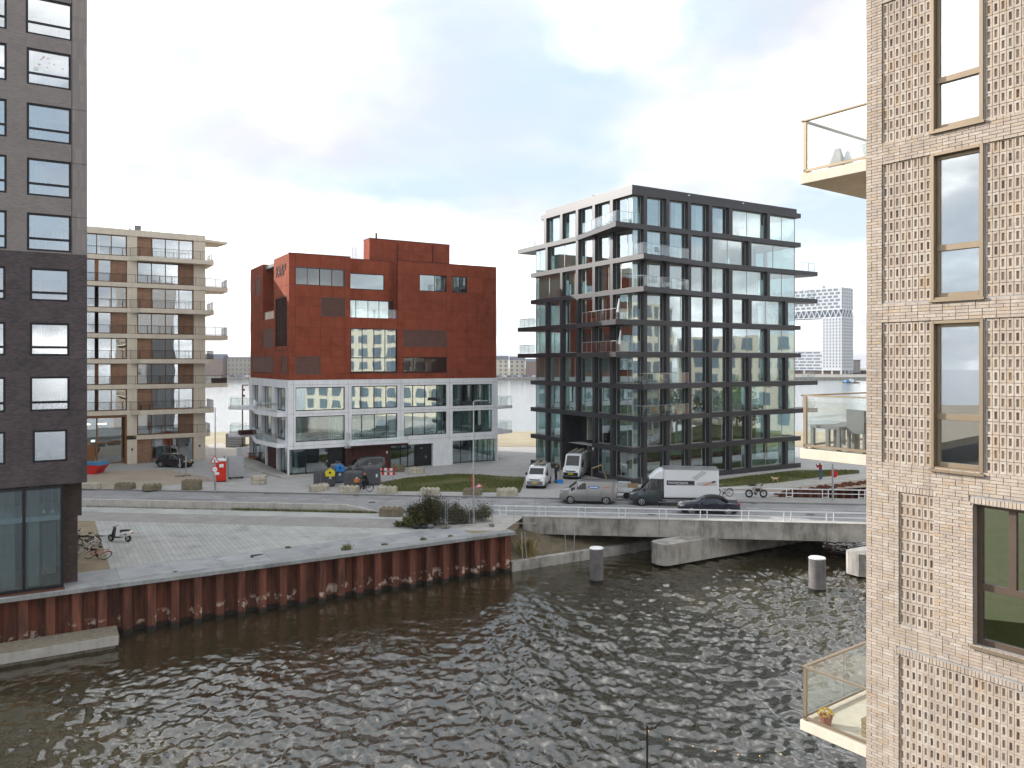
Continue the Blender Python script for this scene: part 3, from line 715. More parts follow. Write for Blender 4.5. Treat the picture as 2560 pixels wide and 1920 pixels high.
def wallmesh(face, name, mat, par, s0, s1, z0, z1, holes, d0, d1):
    """a wall with openings, one mesh"""
    xl = sorted({s0, s1} | {h[0] for h in holes if s0 < h[0] < s1} | {h[1] for h in holes if s0 < h[1] < s1})
    zl = sorted({z0, z1} | {h[2] for h in holes if z0 < h[2] < z1} | {h[3] for h in holes if z0 < h[3] < z1})
    m = MB()
    for i in range(len(xl) - 1):
        run = None
        for j in range(len(zl) - 1):
            cx, cz = (xl[i] + xl[i + 1]) / 2, (zl[j] + zl[j + 1]) / 2
            if any(h[0] < cx < h[1] and h[2] < cz < h[3] for h in holes):
                if run is not None: m.box(*face.b(xl[i], xl[i + 1], d0, d1, run, zl[j])); run = None
            elif run is None: run = zl[j]
        if run is not None: m.box(*face.b(xl[i], xl[i + 1], d0, d1, run, zl[-1]))
    return m.build(name, mat, par)

# ---------------------------------------------------------------- anthracite apartment block
def dark_block():
    W_, D_ = 24.5, 18.3
    t = thing('apartment_block', 'anthracite nine storey apartment block with stacked glass balconies behind the vans', 'building', (11.6, 75.4, 0), GA)
    F, L, Rr, K = Face('f'), Face('l'), Face('r', W_, D_), Face('b', W_, D_)
    zc = lambda k: 25.2 - 3.115 * (k - 2)
    th = .245
    fp = [1.7 + 2.92 * j for j in range(8)]
    lp = [3.2 + 2.94 * j for j in range(5)]
    frows = {1: (0, 1, 2, 3, 4, 6), 2: (0, 1, 2, 3, 5), 3: (0, 1, 2, 3, 4, 6), 4: (0, 1, 2, 3, 4, 5, 7), 5: (0, 1, 2, 3, 4, 6), 6: range(8), 7: (0, 1, 2, 3, 4, 5, 7), 8: (0, 1, 2, 3, 4, 5, 6), 9: (0, 1, 2, 3, 4, 5, 7)}
    lrows = {1: (0, 1, 2, 3), 2: (0, 1, 2, 4), 3: (0, 1, 2, 3), 4: range(5), 5: range(5), 6: range(5), 7: range(5), 8: (0, 1, 3, 4), 9: (0, 1, 3, 4)}
    tipL = {2, 5, 6}; tipR = {3, 4, 7, 8}; farL = {2, 5, 6}; farR = {3, 4, 7, 8}
    for k in range(2, 11):
        z0, z1 = (zc(k) - th, zc(k) + th) if k < 10 else (.10, .62)
        P = []
        # clockwise from the near corner along the left face
        if k in tipL: P += [(0, 9.2), (-2.0, 0)]
        elif k in tipR: P += [(0, 0), (0, -1.7)]
        else: P += [(0, 0)]
        if k in tipR: P += [(10.4, 0)]
        if k in farR: P += [(27.4, 0), (27.4, .9), (W_, 8.5)]
        else: P += [(W_, 0)]
        P += [(W_, D_)]
        if k in farL: P += [(9.0, D_), (3.0, 21.2), (0, 21.2)]
        else: P += [(0, D_)]
        if k == 9:                                     # the two storey porch cuts through
            P = [(0, 0), (W_, 0), (W_, D_), (0, D_), (0, 12.0), (2.6, 12.0), (2.6, 6.4), (0, 6.4)]
        MB().prism(P, z0, z1).build('floor_slab', M_dark, t)
        hi = zc(k) - th
        if k < 10: MB().box(.8, W_ - .8, .8, D_ - .8, hi - .012, hi - .004).build('ceiling', M_ceil, t)
        # balustrades
        if k in tipL: railglass(t, [(-.35, 7.6), (-1.85, .12), (1.0, .12)], z1)
        if k in tipR: railglass(t, [(.12, -.1), (.12, -1.55), (6.4, -.55), (7.0, -.4)], z1)
        if k in farR: railglass(t, [(W_ + .4, .12), (27.0, .12), (27.0, 1.0)], z1, 1.0)
        if k in farL: railglass(t, [(.12, D_ - .6), (.12, 20.9), (2.5, 20.9)], z1, 1.0)
    # roof
    MB().prism([(0, 0), (W_, 0), (W_, D_ - 2.2), (0, D_ - 2.2)], 28.23, 28.72).build('roof_band', M_dark, t)
    MB().prism([(.12, .12), (W_ - .55, .12), (W_ - .55, D_ - 3.0), (.12, D_ - 3.0)], 28.721, 29.2).build('parapet', M_dark, t)
    for x in (7.4, 15.2): bo('facade_lamp', M_white, t, x, x + .22, .02, .12, 28.9, 29.0)
    m = MB()
    for i in range(5): m.hexa([(2 + 1.9 * i, 6, 29.2), (3.5 + 1.9 * i, 6, 29.2), (3.5 + 1.9 * i, 9, 29.2), (2 + 1.9 * i, 9, 29.2), (2 + 1.9 * i, 6, 29.25), (3.5 + 1.9 * i, 6, 29.25), (3.5 + 1.9 * i, 9, 30.0), (2 + 1.9 * i, 9, 30.0)])
    m.build('solar_panels', M_frameD, t)
    m = MB().ell((15, 4, 29.0), (1.0, 1.0, .65), 14, 6, 0.0, 1.0); m.build('roof_dome', M_glassR, t, smooth=True)
    # core and rooms
    bo('core', M_room, t, 6.5, 18.5, 5.5, 13.0, .6, 28.2)
    rnd = random.Random(3)
    for row in range(1, 10):
        zt = 28.23 if row == 1 else zc(row) - th
        zb = (zc(row + 1) + th) if row < 9 else .62
        g = .45
        # front
        fps = [fp[j] for j in frows[row]]
        for x in fps: bo('pillar', M_dark, t, x - .22, x + .22, .0, .5, zb, zt)
        edges = [g] + [q for x in fps for q in (x - .22, x + .22)] + [W_ - g]
        for i in range(0, len(edges), 2):
            a, b = edges[i], edges[i + 1]; w = b - a
            mu = ()
            if w > 4.2: mu = (a + .55, a + w * .5, b - .55)
            elif w > 2.2 and i not in (0,) and rnd.random() < .6: mu = (a + rnd.choice((.55, w - .6)),)
            cu = []
            if i == len(edges) - 2: mu = (a + .4, a + (w) * .52) if w > 2 else ()
            r_ = rnd.random()
            if i == 0: cu = [(.55, .98)] if row % 2 else [(.6, .98)]
            elif i >= len(edges) - 2: cu = [(.0, .14)] if rnd.random() < .5 else []
            elif row in (6, 7) and r_ < .5: cu = [(.05, .98)]
            elif r_ < .35: cu = [(.05, .3)]
            elif r_ < .62: cu = [(.55, .97)]
            elif r_ < .75: cu = [(.1, .9)]
            window(F, t, a, b, zb + .02, zt - .02, .45, M_glass, M_frame, mu, (), .06, curt=cu, curt_d=.3)
            if row == 9 and i in (0, 4, 8): fbo(F, 'roller_blind', M_curt, t, a + .1, b - .1, .62, .64, zt - .55, zt - .03)
        # left
        dend = (15.5 if row == 1 else D_ - .45)
        lps = [lp[j] for j in lrows[row]]
        for y in lps: bo('pillar', M_dark, t, 0, .5, y - .22, y + .22, zb, zt)
        if row == 1: bo('pillar', M_dark, t, 0, .5, 15.0, 15.5, zb, zt)
        edges = [g] + [q for y in lps for q in (y - .22, y + .22)] + [15.0 if row == 1 else dend]
        for i in range(0, len(edges), 2):
            a, b = edges[i], edges[i + 1]
            if row >= 8 and abs(a - 6.36) < .2: continue
            if b - a < .3: continue
            mu = (a + (b - a) * rnd.choice((.3, .7)),) if b - a > 2 else ()
            if b - a > 4: mu = (a + .5, a + (b - a) / 2)
            cu = [(.03, .35)] if rnd.random() < .4 else ([(.1, .95)] if rnd.random() < .45 or row in (6, 7) else [(.6, .97)])
            if row in (4, 5) and i > 2: cu = []
            window(L, t, a, b, zb + .02, zt - .02, .45, M_glass, M_frame, mu, (), .06, curt=cu, curt_d=.3)
        # far sides, seen through the corner rooms
        for j in range(4):
            a, b = .5 + 4.4 * j, 4.7 + 4.4 * j
            window(Rr, t, a, min(b, D_ - .5), zb + .02, zt - .02, .45, M_glass, M_frame, (), (), .06)
        for y in (4.75, 9.15, 13.55): bo('pillar', M_dark, t, W_ - .5, W_, y, y + .2, zb, zt)
        yb = D_ - (3.0 if row == 1 else 0)
        K2 = Face('b', W_, yb)
        for j in range(6):
            a = .5 + 3.95 * j
            window(K2, t, a, a + 3.7, zb + .02, zt - .02, .45, M_glass, M_frame, (), (), .06)
            bo('pillar', M_dark, t, a + 3.7, a + 3.94, yb - .5, yb, zb, zt)
    # partition walls and things in the rooms
    for row in range(1, 10):
        zt = 28.22 if row == 1 else zc(row) - th - .02; zb = (zc(row + 1) + th) if row < 9 else .62
        for x in (4.64, 10.5, 16.3) if row % 2 else (7.56, 13.4, 19.2): bo('partition', M_room, t, x - .05, x + .05, 1.2 + .3 * (row % 3), 5.6, zb, zt)
        for y in ((6.1, 12.0) if row in (4, 5, 6) else (9.0,)): bo('partition', M_room, t, 1.3, 6.5, y - .05, y + .05, zb, zt)
        if row in (4, 5): bo('dark_wall', M_wbrown, t, 2.2, 2.3, 1.5, 14.0, zb, zt)
    # porch
    bo('porch_wall', M_darkwall, t, 2.5, 2.6, 6.35, 12.05, .12, zc(8) - th)
    bo('porch_cheek', M_darkwall, t, .5, 2.5, 11.85, 12.0, .12, zc(8) - th)
    bo('porch_cheek', M_darkwall, t, .5, 2.5, 6.36, 6.5, .12, zc(8) - th)
    bo('door', M_frameD, t, 2.40, 2.49, 6.7, 8.1, .62, 3.0)
    window(L, t, 6.7, 8.1, 3.1, 6.0, 2.38, M_glass, M_frameW, (), (), .07)
    bo('entrance_lamp', M_white, t, -.02, .06, 6.15, 6.3, 2.9, 3.15)
    bo('plinth', M_darkwall, t, .05, W_ - .05, .05, D_ - .05, -.1, .099)
    return t
M_wbrown = PB('brown_panel_wall', (.085, .05, .035), .7, var=.2)
dark_block()

# ---------------------------------------------------------------- rust coloured block on a white concrete base
M_corten = PB('corten_steel', (.24, .056, .030), .75, .0, var=.30, scale=1.1, c2=(.30, .080, .045), orand=.07, bump=.15, bscale=40, grain=.10, streak=.12, spec=.05, stain=.18)
M_cortenD = PB('corten_dark', (.075, .032, .026), .75, .1, var=.2, orand=.1)
M_lath = PB('louvre_slat', (.165, .085, .07), .6, .2, var=.12)
def louvre(face, par, s0, s1, z0, z1, d, n, mat, name='louvre', gap=.45, frm=True):
    m = MB(); w = (s1 - s0) / n
    for i in range(n): m.box(*face.b(s0 + w * i + w * gap / 2, s0 + w * (i + 1) - w * gap / 2, d, d + .05, z0 + .05, z1 - .05))
    if frm:
        m.box(*face.b(s0 - .04, s1 + .04, d - .05, d + .08, z0 - .04, z0 + .04)); m.box(*face.b(s0 - .04, s1 + .04, d - .05, d + .08, z1 - .04, z1 + .04))
        m.box(*face.b(s0 - .04, s0 + .03, d - .049, d + .079, z0 + .04, z1 - .04)); m.box(*face.b(s1 - .03, s1 + .04, d - .049, d + .079, z0 + .04, z1 - .04))
    return m.build(name, mat, par)
def rust_block():
    t = thing('rust_block', 'rust coloured steel clad block on a white concrete base beside the lawn', 'building', (-23.1, 80.8, 0), GA)
    W_, D_ = 24.76, 17.5
    F, L, Rr = Face('f'), Face('l'), Face('r', W_, D_)
    zb, zt = 10.12, 23.33
    # openings of the steel upper part, front
    hf = {'lv1': (.68, 6.01, 20.08, 21.93), 'w2': (14.79, 18.13, 20.09, 21.95), 'w3': (18.85, 20.78, 20.1, 21.96), 'lv2': (3.37, 6.01, 16.88, 18.84),
          'big': (6.68, 11.99, 10.9, 15.66), 'lv3': (12.75, 18.13, 13.72, 15.59), 'lv4': (12.78, 18.13, 10.86, 12.54), 'lv5': (.64, 3.3, 10.71, 12.57), 'log': (6.62, 12.08, 16.8, zt)}
    wallmesh(F, 'front_wall', M_cortenD, t, 0, W_, zb, zt, list(hf.values()), .03, .35)
    def panels(face, xl, zl, holes, d0=0.0, d1=.026):
        gridwall(xl, zl, holes, lambda a, b, c, d: fbo(face, 'steel_panel', M_corten, t, a + .012, b - .012, d0, d1, c + .012, d - .012))
    rows = [zb, 10.75, 11.7, 12.56, 13.7, 14.7, 15.63, 16.84, 17.85, 18.84, 20.08, 21.94, zt]
    for z0, z1 in zip(rows, rows[1:]):
        q = random.Random(int(z0 * 100)); zl = [z0, z1]
        xl = [0, .67, 2.0 + q.uniform(-.3, .3), 3.34, 4.7 + q.uniform(-.3, .3), 6.01, 6.62, 8.4 + q.uniform(-.3, .3), 10.2, 12.04, 12.76, 14.79, 16.4 + q.uniform(-.4, .4), 18.13, 18.85, 20.78, 22.6 + q.uniform(-.5, .5), W_]
        if q.random() < .4: xl.pop(2)
        panels(F, xl, zl, list(hf.values()))
    # recessed middle bay with a loggia
    bo('loggia_floor', M_corten, t, 6.62, 12.08, .02, 1.3, 16.55, 16.8)
    bo('loggia_cheek', M_corten, t, 12.08, 12.14, .03, 1.3, 16.8, zt); bo('loggia_cheek', M_corten, t, 6.56, 6.62, .03, 1.3, 16.8, zt)
    hl = [(6.66, 10.99, 20.03, 21.77), (6.66, 11.9, 16.82, 18.85)]
    wallmesh(F, 'loggia_wall', M_cortenD, t, 6.62, 12.08, 16.8, zt, hl, 1.33, 1.6)
    panels(F, [6.62, 8.4, 10.99, 12.08], [16.8, 18.85, 20.03, 21.77, zt], hl, 1.30, 1.326)
    window(F, t, 6.66, 10.99, 20.03, 21.77, 1.36, M_glass, M_frameD, (), (), .07)
    window(F, t, 6.66, 11.9, 16.82, 18.85, 1.36, M_glass, M_frameD, (7.7, 9.1, 10.4), (), .07, curt=[(.3, .5), (.75, .9)])
    railglass(t, [(6.7, .12), (12.0, .12)], 16.8, 1.0, 2.6)
    # louvres and windows of the front
    h = hf
    window(F, t, .68, 6.01, 20.08, 21.93, .22, M_glass, M_frameD, (2.0, 3.3, 4.65), (), .08, curt=[(.02, .98)], curt_d=.3)
    louvre(F, t, *h['lv1'], .04, 48, M_lath, gap=.6)
    louvre(F, t, *h['lv2'], .04, 24, M_lath, gap=.35); bo('louvre_back', M_frameD, t, 3.4, 6.0, .14, .3, 16.9, 18.8)
    louvre(F, t, *h['lv3'], .04, 60, M_lath, gap=.2); bo('louvre_back', M_lath, t, 12.8, 18.1, .14, .3, 13.75, 15.56)
    window(F, t, *h['lv4'][:2], 10.86, 12.54, .22, M_glass, M_frameD, (14.1, 15.4, 16.8), (), .07)
    louvre(F, t, 12.78, 18.13, 10.86, 12.54, .04, 44, M_cortenD, gap=.62)
    louvre(F, t, *h['lv5'], .04, 26, M_lath, gap=.2); bo('louvre_back', M_lath, t, .68, 3.27, .14, .3, 10.75, 12.5)
    window(F, t, *h['w2'], .2, M_glass, M_frameD, (16.7,), (), .06, curt=[(.05, .2)])
    window(F, t, *h['w3'], .2, M_glass, M_frameD, (19.9,), (), .06)
    window(F, t, *h['big'], .2, M_glass, M_frameD, (8.0, 9.35, 10.65), (12.45,), .08, curt=[(.12, .4), (.7, .95)], curt_d=.8)
    # left side of the upper part
    hl_ = [(.82, 5.47, 13.21, 19.0), (12.55, 15.12, 19.87, 22.2), (6.46, 11.38, 13.65, 15.75), (6.46, 16.8, 10.86, 12.59), (.82, 3.06, 10.79, 12.59), (6.2, 11.25, 16.7, zt)]
    wallmesh(L, 'side_wall', M_cortenD, t, .35, D_, zb, zt, hl_, .03, .35)
    for z0, z1 in zip(rows, rows[1:]):
        q = random.Random(int(z0 * 77)); xl = sorted({.0, .82, 3.06, 5.47, 6.2, 6.46, 9.0 + q.uniform(-.4, .4), 11.25, 12.55, 15.12, 16.8, D_})
        panels(L, xl, [z0, z1], hl_)
    bo('side_recess_wall', M_corten, t, 2.6, 2.8, 6.2, 11.25, 16.7, zt); bo('side_recess_cheek', M_corten, t, .05, 2.6, 11.2, 11.26, 16.7, zt)
    bo('side_recess_cheek', M_corten, t, .36, 2.6, 6.16, 6.22, 16.7, zt); bo('side_recess_floor', M_corten, t, .02, 2.6, 6.2, 11.25, 16.45, 16.7)
    railglass(t, [(.15, 6.3), (.15, 11.1)], 16.7, 1.0, 2.3)
    window(L, t, .82, 5.47, 13.21, 19.0, .12, M_glass, M_frameD, (1.9, 3.1, 4.3), (15.1, 17.1), .09)
    louvre(L, t, .82, 5.47, 13.21, 19.0, .03, 12, M_cortenD, gap=.8)
    for q in hl_[1:5]:
        louvre(L, t, *q, .04, max(8, int((q[1] - q[0]) * 9)), M_lath, gap=.2)
        fbo(L, 'louvre_back', M_lath, t, q[0] + .03, q[1] - .03, .14, .3, q[2] + .03, q[3] - .03)
    # lettering KAAP on the side
    def letter(ch, s, z, w, hgt):
        m = MB(); q = .13; dd = (-.06, .02)
        def bar(a, b):
            (s0, z0), (s1, z1) = a, b; dx_, dz_ = s1 - s0, z1 - z0; ln = math.hypot(dx_, dz_); nx_, nz_ = -dz_ / ln * q / 2, dx_ / ln * q / 2
            pts = [(s0 + nx_, z0 + nz_), (s1 + nx_, z1 + nz_), (s1 - nx_, z1 - nz_), (s0 - nx_, z0 - nz_)]
            m._a([L.p(a_, dd[0], z_) for a_, z_ in pts] + [L.p(a_, dd[1], z_) for a_, z_ in pts], CUBE_F)
        X_ = lambda f_: s - w * f_                    # reading direction runs towards the corner
        if ch == 'K': bar((X_(0), z), (X_(0), z + hgt)); bar((X_(.05), z + hgt * .45), (X_(1), z + hgt)); bar((X_(.3), z + hgt * .6), (X_(1), z))
        if ch == 'A': bar((X_(0), z), (X_(.5), z + hgt)); bar((X_(.5), z + hgt), (X_(1), z)); bar((X_(.2), z + hgt * .33), (X_(.8), z + hgt * .33))
        if ch == 'P':
            bar((X_(0), z), (X_(0), z + hgt)); bar((X_(0), z + hgt - .06), (X_(.85), z + hgt - .06)); bar((X_(.85), z + hgt), (X_(.85), z + hgt * .5)); bar((X_(0), z + hgt * .5), (X_(.85), z + hgt * .5))
        m.build('letter', M_cortenD, t)
    for i, ch in enumerate('KAAP'): letter(ch, 5.0 - i * 1.0, 21.2, .72, 1.15)
    # right side and back, roof, penthouse
    bo('right_wall', M_corten, t, W_ - .3, W_, .36, D_, zb, zt); bo('back_wall', M_corten, t, .36, W_ - .31, D_ - .3, D_ - .01, zb, zt)
    bo('roof', M_kerb, t, .3, W_ - .3, 1.62, D_ - .3, zt - .6, zt - .25)
    MB().box(-.02, 6.6, -.02, .3, zt + .001, zt + .05).box(12.1, W_ + .02, -.02, .3, zt + .001, zt + .05).box(6.56, 12.14, 1.28, 1.62, zt + .001, zt + .05).build('roof_trim', M_cortenD, t)
    ph = bo('penthouse_wall', M_cortenD, t, 9.55, 19.5, 2.03, 3.9, 22.7, 25.8)
    xl = [9.52, 11.0, 12.7, 14.4, 16.2, 17.8, 19.53]
    for a, b in zip(xl, xl[1:]):
        for c, d in ((22.8, 23.7), (23.7, 24.8), (24.8, 25.85)): bo('steel_panel', M_corten, t, a + .01, b - .01, 2.0, 2.026, c + .01, d - .01)
    for c, d in ((22.8, 24.3), (24.3, 25.85)):
        for a, b in ((2.02, 3.9),): bo('steel_panel', M_corten, t, 9.52, 9.546, a, b - .01, c + .01, d - .01)
    bo('penthouse_roof', M_cortenD, t, 9.5, 19.55, 1.98, 3.95, 25.86, 25.93)
    for x in (12.9, 17.3): MB().cyl((x, 1.93, 23.0), (x, 1.93, 25.6), .06).build('downpipe', M_cortenD, t)
    MB().cyl((10.7, 3, 25.9), (10.7, 3, 26.7), .1).build('flue', M_frameD, t)
    m = MB()
    for x in (8.0, 8.45): m.cyl((x, 3.4, 22.8), (x, 3.4, 25.0), .025, n=6)
    for i in range(7): m.cyl((8.0, 3.4, 23.3 + .25 * i), (8.45, 3.4, 23.3 + .25 * i), .015, n=6)
    for x in (3.2, 4.2): m.cyl((x, 2, 22.9), (x, 2, 24.2), .02, n=6)
    m.build('roof_ladder', M_steel, t)
    m = MB()
    for i in range(3): m.hexa([(14.6 + .9 * i, 1.6, 23.1), (15.3 + .9 * i, 1.6, 23.1), (15.3 + .9 * i, 2.4, 23.1), (14.6 + .9 * i, 2.4, 23.1), (14.7 + .9 * i, 1.7, 23.62), (15.2 + .9 * i, 1.7, 23.62), (15.2 + .9 * i, 2.3, 23.62), (14.7 + .9 * i, 2.3, 23.62)])
    m.build('skylights', M_white, t)
    bo('core', M_room, t, 7, 18, 6, 12, .3, 22.5)
    # white concrete base: front
    zz0 = [(.66, 5.95, 6.88, 9.35), (6.7, 12.0, 6.92, 9.38), (12.78, 18.08, 6.92, 9.4), (18.85, 24.12, 6.88, 9.39),
           (.66, 5.95, 3.65, 6.3), (6.7, 12.0, 3.6, 6.31), (12.78, 18.08, 3.72, 6.3), (18.85, 24.12, 3.7, 6.3)]
    gh = [(.0, 6.01, .1, 2.9), (6.01, 16.34, .1, 2.72), (18.85, W_, .1, 2.85)]
    wallmesh(F, 'concrete_front', M_concW, t, -.12, W_ + .12, .12, zb - .02, zz0 + gh, -.12, .3)
    # hairline joints between the cast pieces
    m = MB()
    for x in (.45, 6.33, 12.4, 18.45): m.box(x - .012, x + .012, -.124, -.119, 3.0, zb - .05)
    for z in (3.25, 6.58, 9.62): m.box(0, W_, -.1235, -.1195, z - .01, z + .01)
    m.build('joint', M_kerb, t)
    mulls = {0: (), 1: (7.8, 9.3, 10.7), 2: (13.9, 15.4, 16.9), 3: (20.1, 21.6, 22.4, 23.1), 4: (), 5: (7.9, 9.35, 10.75), 6: (13.9, 15.4, 16.9, 17.5), 7: (20.1, 21.5)}
    curts = {0: [(.03, .97)], 1: [(.02, .2), (.3, .5), (.6, .98)], 2: [(.03, .2), (.28, .6), (.88, .98)], 3: [(.03, .22), (.6, .98)], 4: [(.02, .14), (.70, .97)], 5: [(.0, .2), (.25, .98)], 6: [(.03, .97)], 7: [(.0, .55), (.8, .98)]}
    for i, q in enumerate(zz0): window(F, t, *q, .05, M_glass, M_frameD, mulls[i], (), .09, curt=curts[i], curt_d=.4)
    for z in (6.5, 3.3): MB().box(.3, W_ - .3, .3, D_ - .3, z - .25, z + .25).build('floor_slab', M_ceil, t)
    MB().box(.3, W_ - .3, .3, D_ - .3, 9.6, zb).build('floor_slab', M_ceil, t)
    for x in (6.33, 12.4, 18.46):
        for z0, z1 in ((3.56, 6.24), (6.76, 9.58)): bo('partition', M_room, t, x - .06, x + .06, .4, 6, z0, z1)
    # front balcony
    MB().prism([(6.1, -.12), (6.1, -1.2), (12.9, -1.2), (13.5, -.12)], 3.05, 3.4).build('balcony', M_concW, t)
    railglass(t, [(6.16, -.15), (6.16, -1.14), (12.8, -1.14), (13.2, -.2)], 3.4, 1.0, 1.4)
    MB().prism([(6.6, -.12), (6.7, -.8), (13.0, -.8), (13.2, -.12)], 2.75, 2.95).build('canopy', M_cortenD, t)
    # right balconies
    for z in (6.3, 3.25):
        MB().prism([(W_ + .12, .3), (W_ + 3.2, 1.6), (W_ + 3.2, 5.5), (W_ + .12, 6.5)], z, z + .35).build('balcony', M_concW, t)
        railglass(t, [(W_ + .3, .5), (W_ + 3.1, 1.7), (W_ + 3.1, 5.3)], z + .35, 1.05, .9)
    # ground floor
    window(F, t, .05, 4.33, .15, 2.88, .45, M_glass, M_frameD, (1.9,), (), .1, curt=[(.28, .36)], curt_d=2.0)
    bo('door', M_frameD, t, 4.36, 5.98, .4, .5, .15, 2.85); bo('door_handle', M_alu, t, 5.55, 5.6, .34, .4, 1.0, 1.3)
    for i in range(6): bo('rust_panel', M_cortenD, t, 6.02 + .87 * i, 6.88 + .87 * i, -.08, .1, .13, 2.71)
    bo('house_number', M_white, t, 10.7, 10.85, -.1, -.08, 1.9, 2.15)
    window(F, t, 11.28, 14.4, .15, 2.7, .5, M_glass, M_frameD, (12.6, 13.5), (), .1)
    bo('door', M_frameD, t, 14.42, 16.3, .42, .5, .15, 2.7)
    for q in ((15.0, 15.3, 2.1, 2.25), (15.6, 15.8, 1.0, 1.3)): bo('sign_plate', M_grey, t, q[0], q[1], .40, .42, q[2], q[3])
    window(F, t, 18.9, 24.7, .15, 2.82, .5, M_glass, M_frameD, (20.2, 21.7, 22.4, 23.1, 23.8), (), .07, curt=[(.55, .7)], curt_d=1.5)
    # left side of the base
    lh = [(12.5, 16.3, 6.9, 9.25), (6.8, 11.3, 6.75, 9.25), (1.05, 5.5, 6.75, 9.25), (12.5, 16.3, 4.0, 6.1), (6.8, 11.3, 3.8, 6.1), (1.05, 5.5, 3.7, 6.1), (.0, 17.6, .1, 2.95)]
    wallmesh(L, 'concrete_side', M_concW, t, .3, D_ + .2, .12, zb - .02, lh, -.12, .3)
    for i, q in enumerate(lh[:6]): window(L, t, *q, .25, M_glass, M_frameD, (q[0] + (q[1] - q[0]) * .35, q[0] + (q[1] - q[0]) * .7), (), .12, curt=[(.05, .3)] if i % 2 else [(.35, .5), (.75, .95)], curt_d=.3)
    for z in (6.3, 3.1):
        MB().prism([(-.12, .5), (-.12, 11.6), (-1.1, 11.6), (-1.9, 6.5), (-1.1, .5)], z, z + .4).build('balcony', M_concW, t)
        railglass(t, [(-1.05, .7), (-1.8, 6.5), (-1.05, 11.4), (-.2, 11.4)], z + .4, 1.0, 1.5)
        MB().prism([(-.12, 12.5), (-.12, 18.3), (-2.2, 18.6), (-3.0, 15.5)], z + .05, z + .4).build('balcony', M_concW, t)
        railglass(t, [(-.3, 12.7), (-2.8, 15.5), (-2.1, 18.4), (-.3, 18.2)], z + .4, 1.0, 1.5)
    bo('planter', M_cortenD, t, -2.2, -.6, 12.9, 14.0, 3.5, 4.0)
    window(L, t, .05, 4.4, .15, 2.9, .3, M_glass, M_frameD, (1.6, 3.0), (), .09)
    for y in (4.5, 9.4): bo('column', M_concW, t, -.05, .3, y, y + .45, .12, 2.95)
    for i in range(6): bo('rust_panel', M_cortenD, t, .1, .2, 5.0 + .72 * i, 5.7 + .72 * i, .13, 2.94)
    window(L, t, 10.0, 17.3, .15, 2.9, .3, M_glass, M_frameD, (12.0, 14.0, 16.0), (), .09)
    bo('right_base_wall', M_concW, t, W_ - .18, W_ + .12, 6.6, D_, .12, zb - .02)
    window(Rr, t, .3, 6.4, .15, 2.85, -.1, M_glass, M_frameD, (1.8, 3.3, 4.8), (), .07)
    wallmesh(Rr, 'concrete_right', M_concW, t, .3, 6.6, 2.9, zb - .02, [(.6, 3.2, 6.9, 9.35), (.6, 3.2, 3.7, 6.3)], -.12, .18)
    for z0, z1 in ((6.9, 9.35), (3.7, 6.3)): window(Rr, t, .6, 3.2, z0, z1, 0, M_glass, M_frameD, (1.9,), (), .07)
    bo('back_base_wall', M_concW, t, .3, W_ - .19, D_ - .1, D_ + .2, .12, zb - .02)
    # plinth step at the left
    MB().prism([(-1.0, -.9), (4.5, -.9), (4.5, -.13), (0, -.13), (0, 18.5), (-3.2, 18.5), (-1.6, 3)], -.1, .30).build('plinth_step', M_concL, t)
    MB().prism([(0, -.1), (W_, -.1), (W_, D_), (0, D_)], -.1, .14).build('floor_slab', M_concL, t)
rust_block()

# ---------------------------------------------------------------- cream block at the left
M_brickO = brickmat('orange_brown_brick', (.30, .155, .085), (.225, .11, .06), (.20, .15, .11), .22, .062, .009, var=.3)
M_railB = PB('brown_bar_railing', (.07, .052, .042), .5, .3, var=.1)
def barrail(par, pts, z, h=1.0, step=.11, mat=None):
    m = MB()
    for (x0, y0), (x1, y1) in zip(pts, pts[1:]):
        L_ = math.hypot(x1 - x0, y1 - y0); n = max(1, round(L_ / step))
        for i in range(n + 1):
            x, y = x0 + (x1 - x0) * i / n, y0 + (y1 - y0) * i / n
            r = .022 if i % 12 == 0 else .006
            m.cyl((x, y, z), (x, y, z + h), r, r, 4, cap=False)
        m.cyl((x0, y0, z + h), (x1, y1, z + h), .022, .022, 6); m.cyl((x0, y0, z + .08), (x1, y1, z + .08), .014, .014, 5)
    return m.build('railing', mat or M_railB, par)
